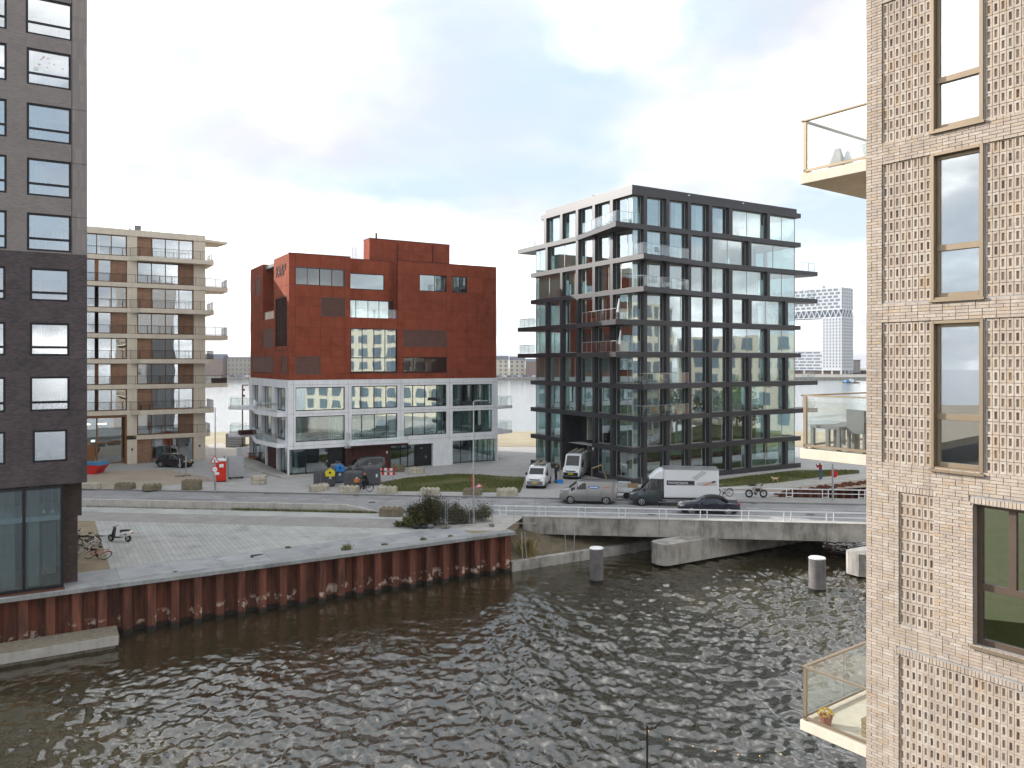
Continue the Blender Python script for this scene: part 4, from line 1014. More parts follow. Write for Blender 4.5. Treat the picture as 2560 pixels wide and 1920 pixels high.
def cream_block():
    t = thing('cream_apartment_block', 'cream concrete apartment block with brown brick panels and jutting balconies', 'building', (-37.4, 95.1, 0), GA)
    F = Face('f'); X0 = -26.0; D_ = 18
    top = [None, 27.41, 24.28, 21.22, 18.25, 15.28, 12.33, 9.37, 6.37, 3.43]     # slab tops S1..S9
    MB().box(X0, .0, -.15, D_, 26.68, 27.4).build('roof_band', M_cream, t)
    MB().prism([(0, -.1), (2.8, 1.0), (2.2, 4.5), (0, 5)], 26.68, 26.98).build('roof_canopy', M_cream, t)
    m = MB().box(-7.6, -6.9, 2, 2.6, 27.3, 28.3).box(-8.2, -8.0, 2, 2.2, 27.3, 27.9).box(-5.9, -5.75, 2, 2.2, 27.3, 27.8); m.build('roof_vents', M_grey, t)
    for k in range(2, 10):
        z1 = top[k]; z0 = z1 - .5
        if k in (2, 4, 6, 8):
            P = [(X0, -.15), (-8.2, -.15), (-7.3, -1.25), (.2, -1.25), (.85, -.9), (.85, 4.0), (0, 5), (0, D_), (X0, D_)]
        elif k == 9: P = [(-7.6, -.15), (.3, -.15), (.7, .6), (.7, 4), (0, 5), (0, D_), (-7.6, D_)]
        else: P = [(X0, -.15), (0, -.15), (2.8, .9), (2.8, 4.6), (0, 6), (0, D_), (X0, D_)]
        MB().prism(P, z0, z1).build('floor_slab', M_cream, t)
        if k in (2, 4, 6, 8): barrail(t, [(-13, -.05), (-8.25, -.05), (-7.3, -1.15), (.15, -1.15), (.78, -.8), (.78, 3.5)], z1)
        elif k == 9: barrail(t, [(-7.5, -.05), (.28, -.05), (.62, .6), (.62, 3.8)], z1)
        else: barrail(t, [(-13, -.05), (0, -.05), (2.7, .95), (2.7, 4.4)], z1)
    for k in range(1, 10):
        zt = 26.68 if k == 1 else top[k] - .5
        zb = top[k + 1] if k < 9 else .14
        odd = k % 2 == 1
        for a, b in ((-1.33, 0), (-8.58, -7.52), (-15.8, -14.7), (-26, -22)): bo('pillar', M_cream, t, a, b, -.05, .6, zb if k < 9 else .12, zt)
        if k == 9 or k == 8:
            spans = []
        if k < 8:
            if odd: bays = [(-14.7, -8.62, 'w', (-11.7, -10.2)), (-7.5, -6.0, 'b', 0), (-5.95, -1.38, 'w', (-4.45, -2.95))]
            else: bays = [(-14.7, -10.2, 'w', (-11.7,)), (-10.2, -8.62, 'b', 0), (-7.48, -2.98, 'w', (-5.97, -4.45)), (-2.96, -1.36, 'b', 0)]
            bays.append((-22, -15.9, 'w', (-20, -18)))
        elif k == 8: bays = [(-7.48, -2.98, 'w', (-5.97, -4.45)), (-2.96, -1.36, 'b', 0)]
        else: bays = [(-7.5, -6.0, 'b', 0), (-5.95, -1.38, 'w', (-4.55, -3.9, -2.95))]
        rnd = random.Random(k)
        for a, b, ty, mu in bays:
            if ty == 'b': bo('brick_panel', M_brickO, t, a, b, .12, .4, zb, zt); continue
            o = window(F, t, a, b, zb + .02, zt - .02, .2, M_glassC, M_frameW, mu, (), .09, curt=[(rnd.uniform(0, .3), rnd.uniform(.4, .6))] if rnd.random() < .6 else [], curt_d=.5)
            if not odd and a < -14 or (a < -14 and k > 1): fbo(F, 'oak_panel', M_frameW, o, -11.9, -11.5, .17, .199, zb + .05, zt - .05)
    # two storey lobby
    o = window(F, t, -14.7, -8.9, .14, 5.6, 1.6, M_glassC, M_frameW, (-13.2, -11.6), (2.6,), .14)
    bo('lobby_ceiling', M_frameW, t, -14.7, -8.6, -.02, 1.6, 5.62, 5.85); bo('lobby_cheek', M_frameW, t, -8.75, -8.6, .0, 1.6, .14, 5.6)
    bo('door', M_frameW, t, -12.95, -11.8, 1.52, 1.6, .14, 2.4)
    for x in (-12.6, -10.9): bo('lobby_lamp', M_lampw, t, x - .5, x + .4, 3.5, 3.7, 4.6, 4.72)
    bo('lobby_wall', M_room, t, -14.7, -8.6, 6.5, 6.7, .14, 5.6)
    bo('exit_sign', M_exit, t, -12.2, -11.8, 1.44, 1.47, 2.75, 2.98)
    for x, z in ((-8.05, 1.7), (-.65, 1.7)): bo('wall_lamp', M_frameD, t, x - .07, x + .07, -.2, -.05, z, z + .25)
    bo('core', M_room, t, -20, -2.5, 6.8, 14, .2, 26.5)
    bo('right_wall', M_cream, t, -.4, -.02, .61, D_, .12, 26.7); bo('back_wall', M_cream, t, X0, -.41, D_ - .3, D_ - .01, .12, 26.7)
    MB().box(X0, -.02, -.02, D_, -.1, .13).build('plinth', M_concL, t)
    # on the balconies
    bo('balcony_screen', M_railB, t, .9, 2.7, 1.1, 1.15, 9.38, 10.0)
    m = MB().box(-7.2, -6.2, -.9, -.4, 6.95, 7.0)
    for x in (-7.15, -6.25):
        for y in (-.87, -.43): m.cyl((x, y, 6.38), (x, y, 6.95), .03, n=5)
    m.build('balcony_table', M_frameD, t)
M_lampw = emis('warm_lamp', (1.0, .75, .45), 6.0)
M_exit = emis('exit_sign_light', (.6, 1.0, .85), .9)
cream_block()

# ---------------------------------------------------------------- dark brick tower at the left edge
M_brU = brickmat('grey_brown_brick', (.27, .235, .225), (.215, .19, .187), (.22, .205, .195), .23, .062, .008, var=.14)
M_brL = brickmat('purple_black_brick', (.105, .078, .080), (.050, .042, .052), (.075, .066, .066), .23, .062, .008, var=.35)
M_brJ = brickmat('red_brown_brick', (.085, .05, .045), (.055, .034, .033), (.05, .04, .036), .23, .062, .008, var=.25)
def tower():
    t = thing('brick_tower', 'dark brick residential tower with black framed windows at the left edge', 'building', (*G(159, 1473), 0), GA)
    F = Face('f'); E1 = 1.09; D_ = 14; XL = -6.4
    ups = [(-1.70, .40, 29.02, 31.0), (-1.66, .34, 26.4, 28.3), (-1.66, .35, 23.52, 25.45), (-1.65, .35, 20.65, 22.6), (-1.65, .35, 17.79, 19.75)]
    los = [(-1.52, .27, 15.18, 16.9), (-1.52, .27, 12.32, 14.05), (-1.52, .28, 9.42, 11.24), (-1.40, .18, 6.75, 8.44)]
    upl = [(a - 2.86 - 2.0, a - .86 - .0, c, d) for a, b, c, d in ups]; lol = [(a - 3.1, a - 1.05, c, d) for a, b, c, d in los]
    upl = [(-4.6, -2.52, c, d) for a, b, c, d in ups]; lol = [(-4.5, -2.57, c, d) for a, b, c, d in los]
    zs = 17.72
    wallmesh(F, 'upper_wall', M_brU, t, XL, .36 + .0, zs, 36, ups + upl, 0, .4)
    bo('corner_pier', M_brU, t, .40, E1, .0, .4, zs, 36)
    m = MB().box(.36, .40, .02, .4, zs, 36); m.build('pier_joint', M_brL, t)
    wallmesh(F, 'lower_wall', M_brL, t, XL, E1, 5.56, zs - .004, los + lol, 0, .4)
    bo('side_wall', M_brU, t, E1 - .4, E1, .41, D_, 5.56, 36); bo('back_wall', M_brU, t, XL, E1 - .41, D_ - .4, D_, 5.56, 36)
    m = MB()
    for z in (31.1 - 2.86 * i - 5.7 for i in range(3)): m.box(.38, E1, -.004, .0, z, z + .03)
    m.build('expansion_joint', M_brL, t)
    for q in ups + upl + los + lol:
        h = q[3] - q[2]; tz = q[2] + h * (.33 if q[2] > 17 else .26 if q[2] > 9 else .0)
        cu = {0: [], 1: [(.0, .3), (.75, 1.0)], 2: [(.55, .95)], 3: [(.1, .45)]}[int(q[2] * 7 + q[0] * 3) % 4] if q[2] > 9 else []
        o = window(F, t, *q, .06, M_glassT, M_frameD, (), (tz,) if tz > q[2] + .1 else (), .11, .09, curt=cu)
    rb = random.Random(31)
    for q in ups + upl + los[:3] + lol:                # blinds let down by different amounts
        if rb.random() < .5:
            h = q[3] - q[2]; fbo(F, 'roller_blind', rb.choice((M_curt, M_concL, M_roomD)), t, q[0] + .12, q[1] - .12, .34, .36, q[3] - h * rb.uniform(.12, .55), q[3] - .1)
    # pieces behind and on particular panes
    m = MB(); rs = random.Random(8)
    for i in range(12):
        x, z = -1.2 + 1.15 * rs.random(), 27.35 + .6 * rs.random(); m.box(x, x + .05, .075, .08, z, z + .06)
    m.build('window_stickers', M_stick, t)
    m = MB().box(-1.36, -1.14, .072, .08, 27.2, 27.38); m.build('window_note', M_white, t)
    curtain(F, t, -.9, -.05, .6, 18.4, 19.7, M_curt)
    for q in (los[3],):
        bo('paper_sheet', M_paper, t, -.6, .02, .2, .22, 7.05, 7.45); bo('paper_sheet', M_paper, t, -1.2, -.85, .2, .22, 7.02, 7.28)
    mp_ = MB(); mp2_ = MB()
    for i, x in enumerate((-1.2, -.75, -.4, -.1, .12)):
        mp2_.lathe_pot(x, .34, 9.48, .09) if False else mp2_.cyl((x, .34, 9.5), (x, .34, 9.68), .07, .09, 8)
        for k in range(9):
            a = rs.uniform(0, 6.28); mp_.quad((x, .34, 9.66), (x + .12 * math.cos(a), .34 + .08 * math.sin(a), 9.75 + .25 * rs.random()), (x + .16 * math.cos(a + .3), .34 + .1 * math.sin(a), 9.7 + .2 * rs.random()))
    mp_.build('house_plants', M_leafd, t); mp2_.build('plant_pots', M_terra, t)
    for k in range(11): bo('floor_slab', M_roomD, t, XL + .4, E1 - .41, .41, D_ - .41, 5.7 + 2.86 * k, 5.95 + 2.86 * k)
    bo('inner_wall', M_roomD, t, XL + .4, E1 - .41, 3.4, 3.5, 5.9, 36)
    # glazed foot over the quay
    o = window(F, t, -6.4, .0, .12, 5.48, .04, M_glassF, M_frameD, (-5.2, -3.6, -1.78), (), .14, .12)
    Rr = Face('r', .0, 6)
    bo('corner_post', M_frameD, t, -.12, .0, .161, .30, .1, 5.5)
    bo('foot_pier', M_brJ, t, -.13, .885, 1.2, 6, 3.61, 5.55); bo('foot_pier', M_brJ, t, -.13, .69, 1.25, 6, .0, 3.6)
    window(Face('r', .0, 6), t, .32, 1.2, .12, 5.48, .0, M_glassF, M_frameD, (), (), .1, .1)
    bo('mezzanine', M_concW, t, -6.4, -.15, .9, 5.5, 3.55, 3.8); bo('inner_column', M_concL, t, -2.9, -2.2, 1.2, 1.9, .1, 5.4); bo('inner_column', M_concL, t, -1.6, -1.1, 1.1, 1.5, .1, 5.4)
    bo('inner_back', M_roomD, t, -6.4, -.15, 5.5, 5.7, .1, 5.5); bo('inner_door', M_curt, t, -.95, -.3, 3.0, 3.1, .2, 3.0)
    bo('foot_floor', M_roomD, t, -6.4, -.1, .2, 5.5, -.02, .11); bo('base_beam', M_rust, t, -6.6, .05, -.35, .2, -.28, .10)
    m = MB().cyl((-1.2, .8, 1.6), (-.55, .9, .2), .02, n=5); m.build('inner_pole', M_wood, t)
    for x in (-.9, -.5): MB().cyl((x, 1.0, 4.1), (x, 1.0, 5.4), .008, n=4).cyl((x, 1.0, 3.95), (x, 1.0, 4.12), .12, .03, 8).build('pendant_lamp', M_white, t)
M_stick = PB('sticker_colours', (.7, .55, .2), .6, c2=(.75, .25, .3), scale=9)
M_paper = PB('brown_paper', (.42, .30, .18), .8); M_terra = PB('terracotta', (.42, .15, .07), .8)
M_leafd = PB('house_plant_leaf', (.05, .09, .025), .6)
tower()
# ---------------------------------------------------------------- pale brick building at the right edge
M_bk = [PB('brick_cream', (.475, .395, .325), .85, var=.10, scale=6, bump=.25, bscale=40, grain=.08, streak=.14, stain=.10), PB('brick_buff', (.445, .362, .288), .85, var=.12, scale=6, bump=.25, bscale=40, grain=.08, streak=.14, stain=.10),
        PB('brick_pinkish', (.43, .358, .302), .85, var=.10, scale=6, bump=.25, bscale=40, grain=.08, streak=.14, stain=.10), PB('brick_honey', (.45, .35, .26), .85, var=.12, scale=6, bump=.25, bscale=40, grain=.08, streak=.14, stain=.10),
        PB('brick_pale', (.51, .442, .378), .85, var=.08, scale=6, bump=.25, bscale=40, grain=.08, streak=.14, stain=.10)]
M_mort = PB('grey_mortar', (.33, .315, .305), .95, var=.12, scale=4, bump=.3, bscale=60)
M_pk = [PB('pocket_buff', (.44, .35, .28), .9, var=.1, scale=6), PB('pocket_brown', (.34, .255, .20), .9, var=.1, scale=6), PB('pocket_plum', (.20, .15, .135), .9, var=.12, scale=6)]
M_glassB = glass('facade_glass', (.46, .60, .63), .42, .04)
RE = (6.853, 15.083); RB = R(36)
def right_block():
    t = thing('brick_building', 'pale brick building with pierced brick panels and bronze windows, nearest at the right', 'building', (*RE, 0), RB)
    L = Face('l'); rnd = random.Random(21)
    Y0, Z0, Z1 = -3.9, 2.4, 20.6
    pan = [(-1.215, -.305, 16.14, 18.80), (-1.215, -.305, 13.12, 15.77), (-1.215, -.305, 10.10, 12.75), (-3.9, -2.12, 16.14, 18.80), (-3.9, -2.12, 13.12, 15.77), (-3.9, -2.12, 10.10, 12.75),
           (-1.27, -.63, 7.11, 9.57), (-2.68, -.63, 2.4, 6.54)]
    win = [(-2.10, -1.22, 16.15, 18.8), (-2.10, -1.22, 13.12, 15.76), (-2.10, -1.22, 10.08, 12.74)]
    big = (-4.6, -1.93, 7.09, 9.54)
    holes = pan + win + [big]
    # backing wall with the joints' mortar
    wallmesh(L, 'mortar_wall', M_mort, t, Y0, -.001, Z0, Z1, holes, .010, .30)
    bricks = []
    ch = .0588
    n = int((Z1 - Z0) / ch)
    for r in range(n):
        z0 = Z0 + r * ch + .0045; z1 = Z0 + (r + 1) * ch - .0045; zm = (z0 + z1) / 2
        cuts = sorted([(max(h[0], Y0), h[1]) for h in holes if h[2] - .004 < zm < h[3] + .004] )
        spans = []; a = Y0
        for c0, c1 in cuts:
            if c0 > a + .02: spans.append((a, c0))
            a = max(a, c1)
        if a < -.01: spans.append((a, 0.0))
        for a, b in spans:
            y = b                                    # laid from the corner
            first = True
            while y > a + .015:
                L_ = .10 if (first and r % 2) or rnd.random() < .22 else .21
                first = False
                e = max(a, y - L_)
                if e - a < .05: e = a
                bricks.append((e + .0, y, z0, z1)); y = e - .010
    # soldier courses over the lower panels and the big window
    for (a, b, z) in ((-1.30, -.60, 9.575), (-2.72, -.60, 6.545), (-3.9, -1.90, 9.545)):
        k = b
        nb = []
        for q in bricks:
            if not (q[2] < z + .10 and q[3] > z - .005 and q[0] < b and q[1] > a): nb.append(q); continue
            if q[0] < a - .03: nb.append((q[0], a - .01, q[2], q[3]))
            if q[1] > b + .03: nb.append((b + .01, q[1], q[2], q[3]))
        bricks = nb
        while k > a + .03: bricks.append((k - .05, k, z + .005, z + .105)); k -= .060
    tones = [rnd.choices(range(5), (6, 4, 4, 1.1, 2.5))[0] for _ in bricks]
    prox = [rnd.uniform(-.004, .004) for _ in bricks]
    def size(q):                                      # how large it shows: distance and whether it is in the picture
        y, z = (q[0] + q[1]) / 2, (q[2] + q[3]) / 2; p = fr(RE, RB, 0, y)
        px, py = 1280 + 1950 * p[0] / p[1], 905 - 1950 * (z - 12) / p[1]
        return -1 if not (0 < px < 2556 and 4 < py < 1916) else (q[1] - q[0]) / p[1]
    order = sorted(range(len(bricks)), key=lambda i: -size(bricks[i])); near = set(order[:300])
    rest = MB()
    for i, (a, b, c, d) in enumerate(bricks):
        if i in near: bo('brick', M_bk[tones[i]], t, prox[i] - .004, .045, a, b, c, d)
        else: rest.cur = tones[i]; rest.box(prox[i] - .004, .045, a, b, c, d)
    tag(rest.build('brickwork', M_bk, t), kind='stuff')
    # corner return bricks (headers) along the far edge
    ret = MB()
    for r in range(n):
        z0 = Z0 + r * ch + .0045; z1 = Z0 + (r + 1) * ch - .0045
        ret.cur = rnd.randrange(5); x = .048 + (.1 if r % 2 else .0)
        while x < 4.0: ret.cur = rnd.randrange(5); ret.box(x, min(x + .2, 4.0), -.04, .004, z0, z1); x += .21
    tag(ret.build('return_brickwork', M_bk, t), kind='stuff')
    # pierced brick panels: upright bricks with a sunk pocket
    def pocket(tone, pk):
        w, h, d = .0515, .1065, .020; a, b = .0235, .067
        m = MB(); X0 = 0.0
        o_ = [(X0, -w, -h), (X0, w, -h), (X0, w, h), (X0, -w, h)]; i_ = [(X0, -a, -b), (X0, a, -b), (X0, a, b), (X0, -a, b)]
        k_ = [(X0 + d, -a * .9, -b * .95), (X0 + d, a * .9, -b * .95), (X0 + d, a * .9, b * .95), (X0 + d, -a * .9, b * .95)]; q_ = [(X0 + .06, y, z) for _, y, z in o_]
        vs = o_ + i_ + k_ + q_; fs = []
        for j in range(4):
            j2 = (j + 1) % 4
            fs += [(j, 4 + j, 4 + j2, j2), (4 + j, 8 + j, 8 + j2, 4 + j2), (j, j2, 12 + j2, 12 + j)]
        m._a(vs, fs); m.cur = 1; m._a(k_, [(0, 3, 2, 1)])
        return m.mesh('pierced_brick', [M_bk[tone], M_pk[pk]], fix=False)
    PMs = {(i, j): pocket(i, j) for i in range(5) for j in range(3)}
    cells = []
    for a, b, c, d in pan:
        nc = max(1, round((b - a) / .1107)); cw = (b - a) / nc; nr = max(1, round((d - c) / .2212)); rh = (d - c) / nr
        fbo(L, 'panel_bed', M_mort, t, a, b, .075, .30, c, d)
        for i in range(nc):
            for j in range(nr): cells.append((b - (i + .5) * cw, d - (j + .5) * rh))
    cs = sorted(range(len(cells)), key=lambda i: -size((cells[i][0] - .05, cells[i][0] + .05, cells[i][1] - .1, cells[i][1] + .1))); nearc = set(cs[:300])
    rest = {}
    for i, (y, z) in enumerate(cells):
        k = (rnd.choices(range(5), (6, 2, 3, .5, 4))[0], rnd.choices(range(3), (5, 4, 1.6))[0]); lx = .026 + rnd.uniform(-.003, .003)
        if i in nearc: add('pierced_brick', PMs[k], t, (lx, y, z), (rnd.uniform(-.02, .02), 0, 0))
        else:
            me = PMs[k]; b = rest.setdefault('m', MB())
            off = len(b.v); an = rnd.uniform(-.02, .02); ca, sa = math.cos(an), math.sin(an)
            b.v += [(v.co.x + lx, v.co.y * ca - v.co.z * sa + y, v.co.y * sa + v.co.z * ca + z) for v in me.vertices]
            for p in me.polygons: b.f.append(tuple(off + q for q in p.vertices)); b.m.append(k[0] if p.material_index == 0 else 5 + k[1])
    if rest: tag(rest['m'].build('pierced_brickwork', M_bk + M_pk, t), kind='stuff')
    # windows
    for (a, b, c, d), tr in zip(win, (17.07, 14.05, 11.02)):
        m = MB(); f = .055
        m.box(-.012, .20, a, a + f, c, d).box(-.012, .20, b - f, b, c, d).box(-.0125, .2005, a + f, b - f, d - f, d).box(.0, .20, a + f, b - f, c, c + .04)
        m.box(.10, .18, a + f, a + f + .06, c + .04, d - f).box(.10, .18, b - f - .05, b - f, c + .04, d - f).box(.101, .179, a + f + .06, b - f - .05, d - f - .06, d - f).box(.101, .179, a + f + .06, b - f - .05, c + .04, c + .12)
        m.box(.085, .185, a + f, b - f, tr - .055, tr + .055)
        o = bevel(m.build('window', M_frameB, t), .004, 1)
        bo('pane', M_glassB, o, .135, .15, a + f + .05, b - f - .04, tr + .05, d - f - .05); bo('pane', M_glassB, o, .135, .15, a + f + .05, b - f - .04, c + .11, tr - .05)
        bo('sill', M_frameB, o, -.055, .06, a - .03, b + .02, c - .045, c - .002)
        if c > 16: curtain(L, o, a + .1, b - .45, .55, c + .1, d - .1, M_curtD)
        else: curtain(L, o, a + .12, a + .34, .7, c + .1, d - .1, M_curtD)
    a, b, c, d = big
    m = MB()
    m.box(.16, .26, a, b, c, c + .10).box(.16, .26, a, b, d - .07, d).box(.161, .259, b - .09, b, c + .10, d - .07).box(.161, .259, -2.55, -2.43, 8.16, d - .07).box(.15, .262, a, b - .09, 8.04, 8.16)
    o = bevel(m.build('window', M_frameB2, t), .004, 1)
    bo('pane', M_glassB, o, .20, .215, -2.44, b - .08, 8.15, d - .06); bo('pane', M_glassB, o, .20, .215, a + .02, -2.54, 8.15, d - .06); bo('pane', M_glassB, o, .20, .215, a + .02, b - .08, c + .09, 8.05)
    bo('sill', M_frameB, o, -.05, .16, a - .03, b + .03, c - .05, c - .003)
    m = MB()
    for r in range(int((d - c) / ch)):
        m.cur = 1 + r % 3; m.box(.046, .16, b - .003, b + .04, c + r * ch + .005, c + (r + 1) * ch - .005)
    tag(m.build('reveal_brickwork', M_bk, t), kind='stuff')
    # room behind the big window
    bo('room_floor', M_floor, t, .3, 5, -6, -.3, 6.9, 7.0); bo('room_back', M_room, t, 5, 5.2, -6, -.3, 6.9, 20.4); bo('room_side', M_room, t, .3, 5, -.30, -.2, 2.4, 20.4); bo('room_ceiling', M_ceil, t, .3, 5, -6, -.3, 9.6, 9.8)
    for z in (12.85, 15.87, 18.9): bo('floor_slab', M_ceil, t, .3, 5, -6, -.3, z, z + .25)
    m = MB().cyl((1.4, -3.0, 7.72), (1.4, -3.0, 7.76), .75, n=24); m.cyl((1.4, -3.0, 7.0), (1.4, -3.0, 7.72), .06); m.build('table', M_wood, t)
    m = MB().box(1.3, 1.5, -2.9, -2.7, 7.77, 7.79).cyl((1.5, -3.1, 7.77), (1.5, -3.1, 7.83), .05); m.build('table_things', M_blueP, t)
    for yy in (-2.3, -3.7):
        m = MB().box(1.9, 2.4, yy - .25, yy + .25, 7.42, 7.47)
        for i in range(5): m.box(2.36, 2.40, yy - .25, yy + .25, 7.55 + .1 * i, 7.61 + .1 * i)
        for x in (1.93, 2.37):
            for y in (yy - .22, yy + .22): m.cyl((x, y, 7.0), (x, y, 8.0 if x > 2 else 7.42), .025, n=6)
        m.build('chair', M_wood, t)
    # body behind, lower wall and the return
    bo('lower_wall', M_bk[1], t, .0, .3, -26, -.001, -3, Z0 - .002); bo('side_wall', M_bk[1], t, .0, .3, -26, Y0 - .002, Z0, 30)
    bo('upper_wall', M_bk[1], t, .0, .3, Y0, -.001, Z1 + .002, 30)
    bo('return_wall', M_mort, t, .31, 12, -.3, -.03, -3, 30); bo('back_wall', M_bk[1], t, 11.7, 12, -26, -.31, -3, 30)
    # balconies on the far return
    for z, tp in ((15.91, 'a'), (10.2, 'b'), (4.55, 'c')):
        b_ = MB().prism([(.0, -.0), (4.4, .0), (4.4, 1.45), (0, 1.45)], z - .21, z); o = bevel(b_.build('balcony_slab', M_cream, t), .008, 1)
        m = MB().box(.04, .09, 1.33, 1.40, z, z + 1.08)
        m.box(4.2, 4.25, 1.33, 1.40, z, z + 1.08)
        m.build('railing_post', M_frameB, o)
        m = MB().box(.02, .10, -.0, 1.44, z + 1.09, z + 1.12); m.build('handrail', M_frameB, o)
        MB().box(.02, 4.4, 1.36, 1.44, z + 1.0905, z + 1.1195).build('handrail', M_frameB, o)
        m = MB().box(.04, .07, .0, 1.40, z + .04, z + .09); m.build('foot_rail', M_frameB, o); MB().box(.08, 4.4, 1.38, 1.41, z + .04, z + .09).build('foot_rail', M_frameB, o)
        bo('rail_pane', M_glassR, o, .05, .062, .02, 1.32, z + .1, z + 1.07)
        for k in range(3): bo('rail_pane', M_glassR, o, .12 + 1.42 * k, 1.52 + 1.42 * k, 1.385, 1.397, z + .1, z + 1.07)
M_curtD = PB('grey_voile', (.40, .44, .46), .9, var=.12, scale=9, stretch=(2.2, 2.2, .08), transl=.3, detail=2)
M_frameB2 = PB('brown_window_frame', (.13, .095, .075), .45, .4, var=.06)
M_blueP = PB('blue_plastic', (.03, .12, .42), .4, var=.1)
right_block()
def RL(x, y): return fr(RE, RB, x, y)
# things on the balconies
def garden_bench(loc, rz, label, L=1.2):
    t = thing('garden_bench', label, 'bench', loc, rz)
    for x in (-L / 2, L / 2 - .08):
        MB().box(x, x + .08, -.25, -.19, 0, .43).box(x, x + .08, .19, .25, 0, .43).build('leg', M_greyf, t)
    MB().box(-L / 2, L / 2, -.26, .26, .43, .49).build('seat', M_greyf, t)
    return t
M_greyf = PB('grey_garden_furniture', (.15, .155, .16), .55, var=.1)
garden_bench((*RL(.42, .95), 10.2), RB + R(80), 'low grey bench nearest the corner post on the middle balcony', .75)
garden_bench((*RL(1.15, 1.0), 10.2), RB + R(20), 'low grey table bench farther back on the middle balcony', .95)
t = thing('garden_chair', 'grey garden armchair close to the brick edge on the middle balcony', 'chair', (*RL(.45, .22), 10.2), RB + R(65))
for x in (-.28, .22):
    for y in (-.28, .22): MB().box(x, x + .06, y, y + .06, 0, .66 if y > 0 else .44).build('leg', M_greyf, t)
MB().box(-.28, .28, -.28, .28, .38, .43).build('seat', M_greyf, t); MB().box(-.28, .28, .24, .29, .43, .85).build('backrest', M_greyf, t)
MB().box(-.30, -.24, -.26, .26, .62, .66).build('armrest', M_greyf, t); MB().box(.24, .30, -.26, .26, .62, .66).build('armrest', M_greyf, t)
t = thing('folded_parasol', 'folded pale cushion leaning on the top balcony', 'cushion', (*RL(.25, .75), 15.91), RB)
MB().hexa([(-.12, -.16, 0), (.12, -.16, 0), (.12, .16, 0), (-.12, .16, 0), (-.03, -.05, .42), (.03, -.05, .42), (.03, .05, .42), (-.03, .05, .42)]).build('cushion_front', M_cream2 if False else M_concL, t)
MB().hexa([(.0, -.3, 0), (.14, -.3, 0), (.14, -.08, 0), (.0, -.08, 0), (.05, -.2, .34), (.09, -.2, .34), (.09, -.14, .34), (.05, -.14, .34)]).build('cushion_back', M_white, t)
t = thing('white_bowl', 'white round bowl beside the wall on the top balcony', 'bowl', (*RL(.35, .12), 15.91), 0)
MB().cyl((0, 0, .0), (0, 0, .34), .10, .24, 16).build('bowl', M_white, t); MB().cyl((0, 0, .345), (0, 0, .36), .22, .22, 16).build('fill', M_woodG, t)
M_yel = PB('yellow_flower', (.75, .48, .02), .7, var=.2)
t = thing('flower_pot', 'terracotta pot of yellow flowers on the lowest balcony', 'flower pot', (*RL(.22, 1.0), 4.55), 0)
MB().cyl((0, 0, 0), (0, 0, .20), .10, .14, 14).build('pot', M_terra, t)
m = MB(); rf = random.Random(2)
for i in range(150):
    a, r = rf.uniform(0, 6.28), .16 * math.sqrt(rf.random()); z = .22 + .12 * (1 - (r / .16) ** 2) + rf.uniform(-.02, .02); x, y = r * math.cos(a), r * math.sin(a)
    q = .022; b = rf.uniform(0, 6.28); m.quad((x + q * math.cos(b), y + q * math.sin(b), z), (x - q * math.sin(b), y + q * math.cos(b), z + .01), (x - q * math.cos(b), y - q * math.sin(b), z), (x + q * math.sin(b), y - q * math.cos(b), z - .01))
m.build('flowers', M_yel, t)
t = thing('timber_box', 'small pale timber crate at the wall on the lowest balcony', 'crate', (*RL(.5, .16), 4.55), RB)
for i in range(4): bo('slat', M_wood, t, -.15, .15, -.15, .15, .01 + .09 * i, .08 + .09 * i)
# light pole with a string of bulbs on a landing below the picture
lp_ = G(1618, 1817, .8); lp_ = (338 / 1950 * 24, 24.0)
t = thing('light_pole', 'thin black pole at the bottom edge holding a string of bulbs', 'pole', (*lp_, -2.2), 0)
MB().cyl((0, 0, 0), (0, 0, 2.98), .035, .03, 10).build('pole', M_blackP, t); MB().cyl((0, 0, 2.98), (0, 0, 3.02), .04, .02, 10).build('cap', M_blackP, t)
MB().cyl((.04, 0, 2.93), (.10, 0, 2.86), .012, n=5).build('bracket', M_blackP, t)
MB().cyl((-.35, .2, 0), (-.02, 0, 2.6), .004, n=4).cyl((.4, .25, 0), (.02, 0, 2.5), .004, n=4).build('guy_wire', M_steel, t)
t = thing('bulb_string', 'sagging string of small bulbs above the water at the bottom right', 'string lights', (*lp_, -2.2), 0)
pts = []
for i in range(8):
    px, py = (1621, 1674, 1732, 1788, 1845, 1899, 1952, 2010)[i], (1823, 1844, 1861, 1874, 1882, 1885, 1881, 1872)[i]
    d = 24.0 - .25 * i; pts.append(((px - 1280) / 1950 * d - lp_[0], d - lp_[1], 12 - (py - 905) / 1950 * d + 2.2))
MB().tube([(.03, 0, 2.95)] + pts, .006, 4).build('cable', M_blackP, t)
M_bulb = emis('bulb_glow', (1.0, .5, .15), 1.2)
for p in pts[:7]:
    MB().cyl((p[0], p[1], p[2] - .03), (p[0], p[1], p[2]), .016, n=6).build('socket', M_blackP, t); MB().ell((p[0], p[1], p[2] - .05), .016, 8, 6).build('bulb', M_bulb, t)
t = thing('landing_stage', 'timber landing stage below the bottom edge of the picture', 'jetty', (4.6, 21.5, -2.2), R(36))
for k in range(16): bo('plank', M_woodG, t, -1.6 + .2 * k, -1.42 + .2 * k, -3.2, 3.0, -.06, 0)
bo('beam', M_woodG, t, -1.6, 1.6, -3.0, -2.8, -.9, -.061); bo('beam', M_woodG, t, -1.6, 1.6, 2.7, 2.9, -.9, -.061)
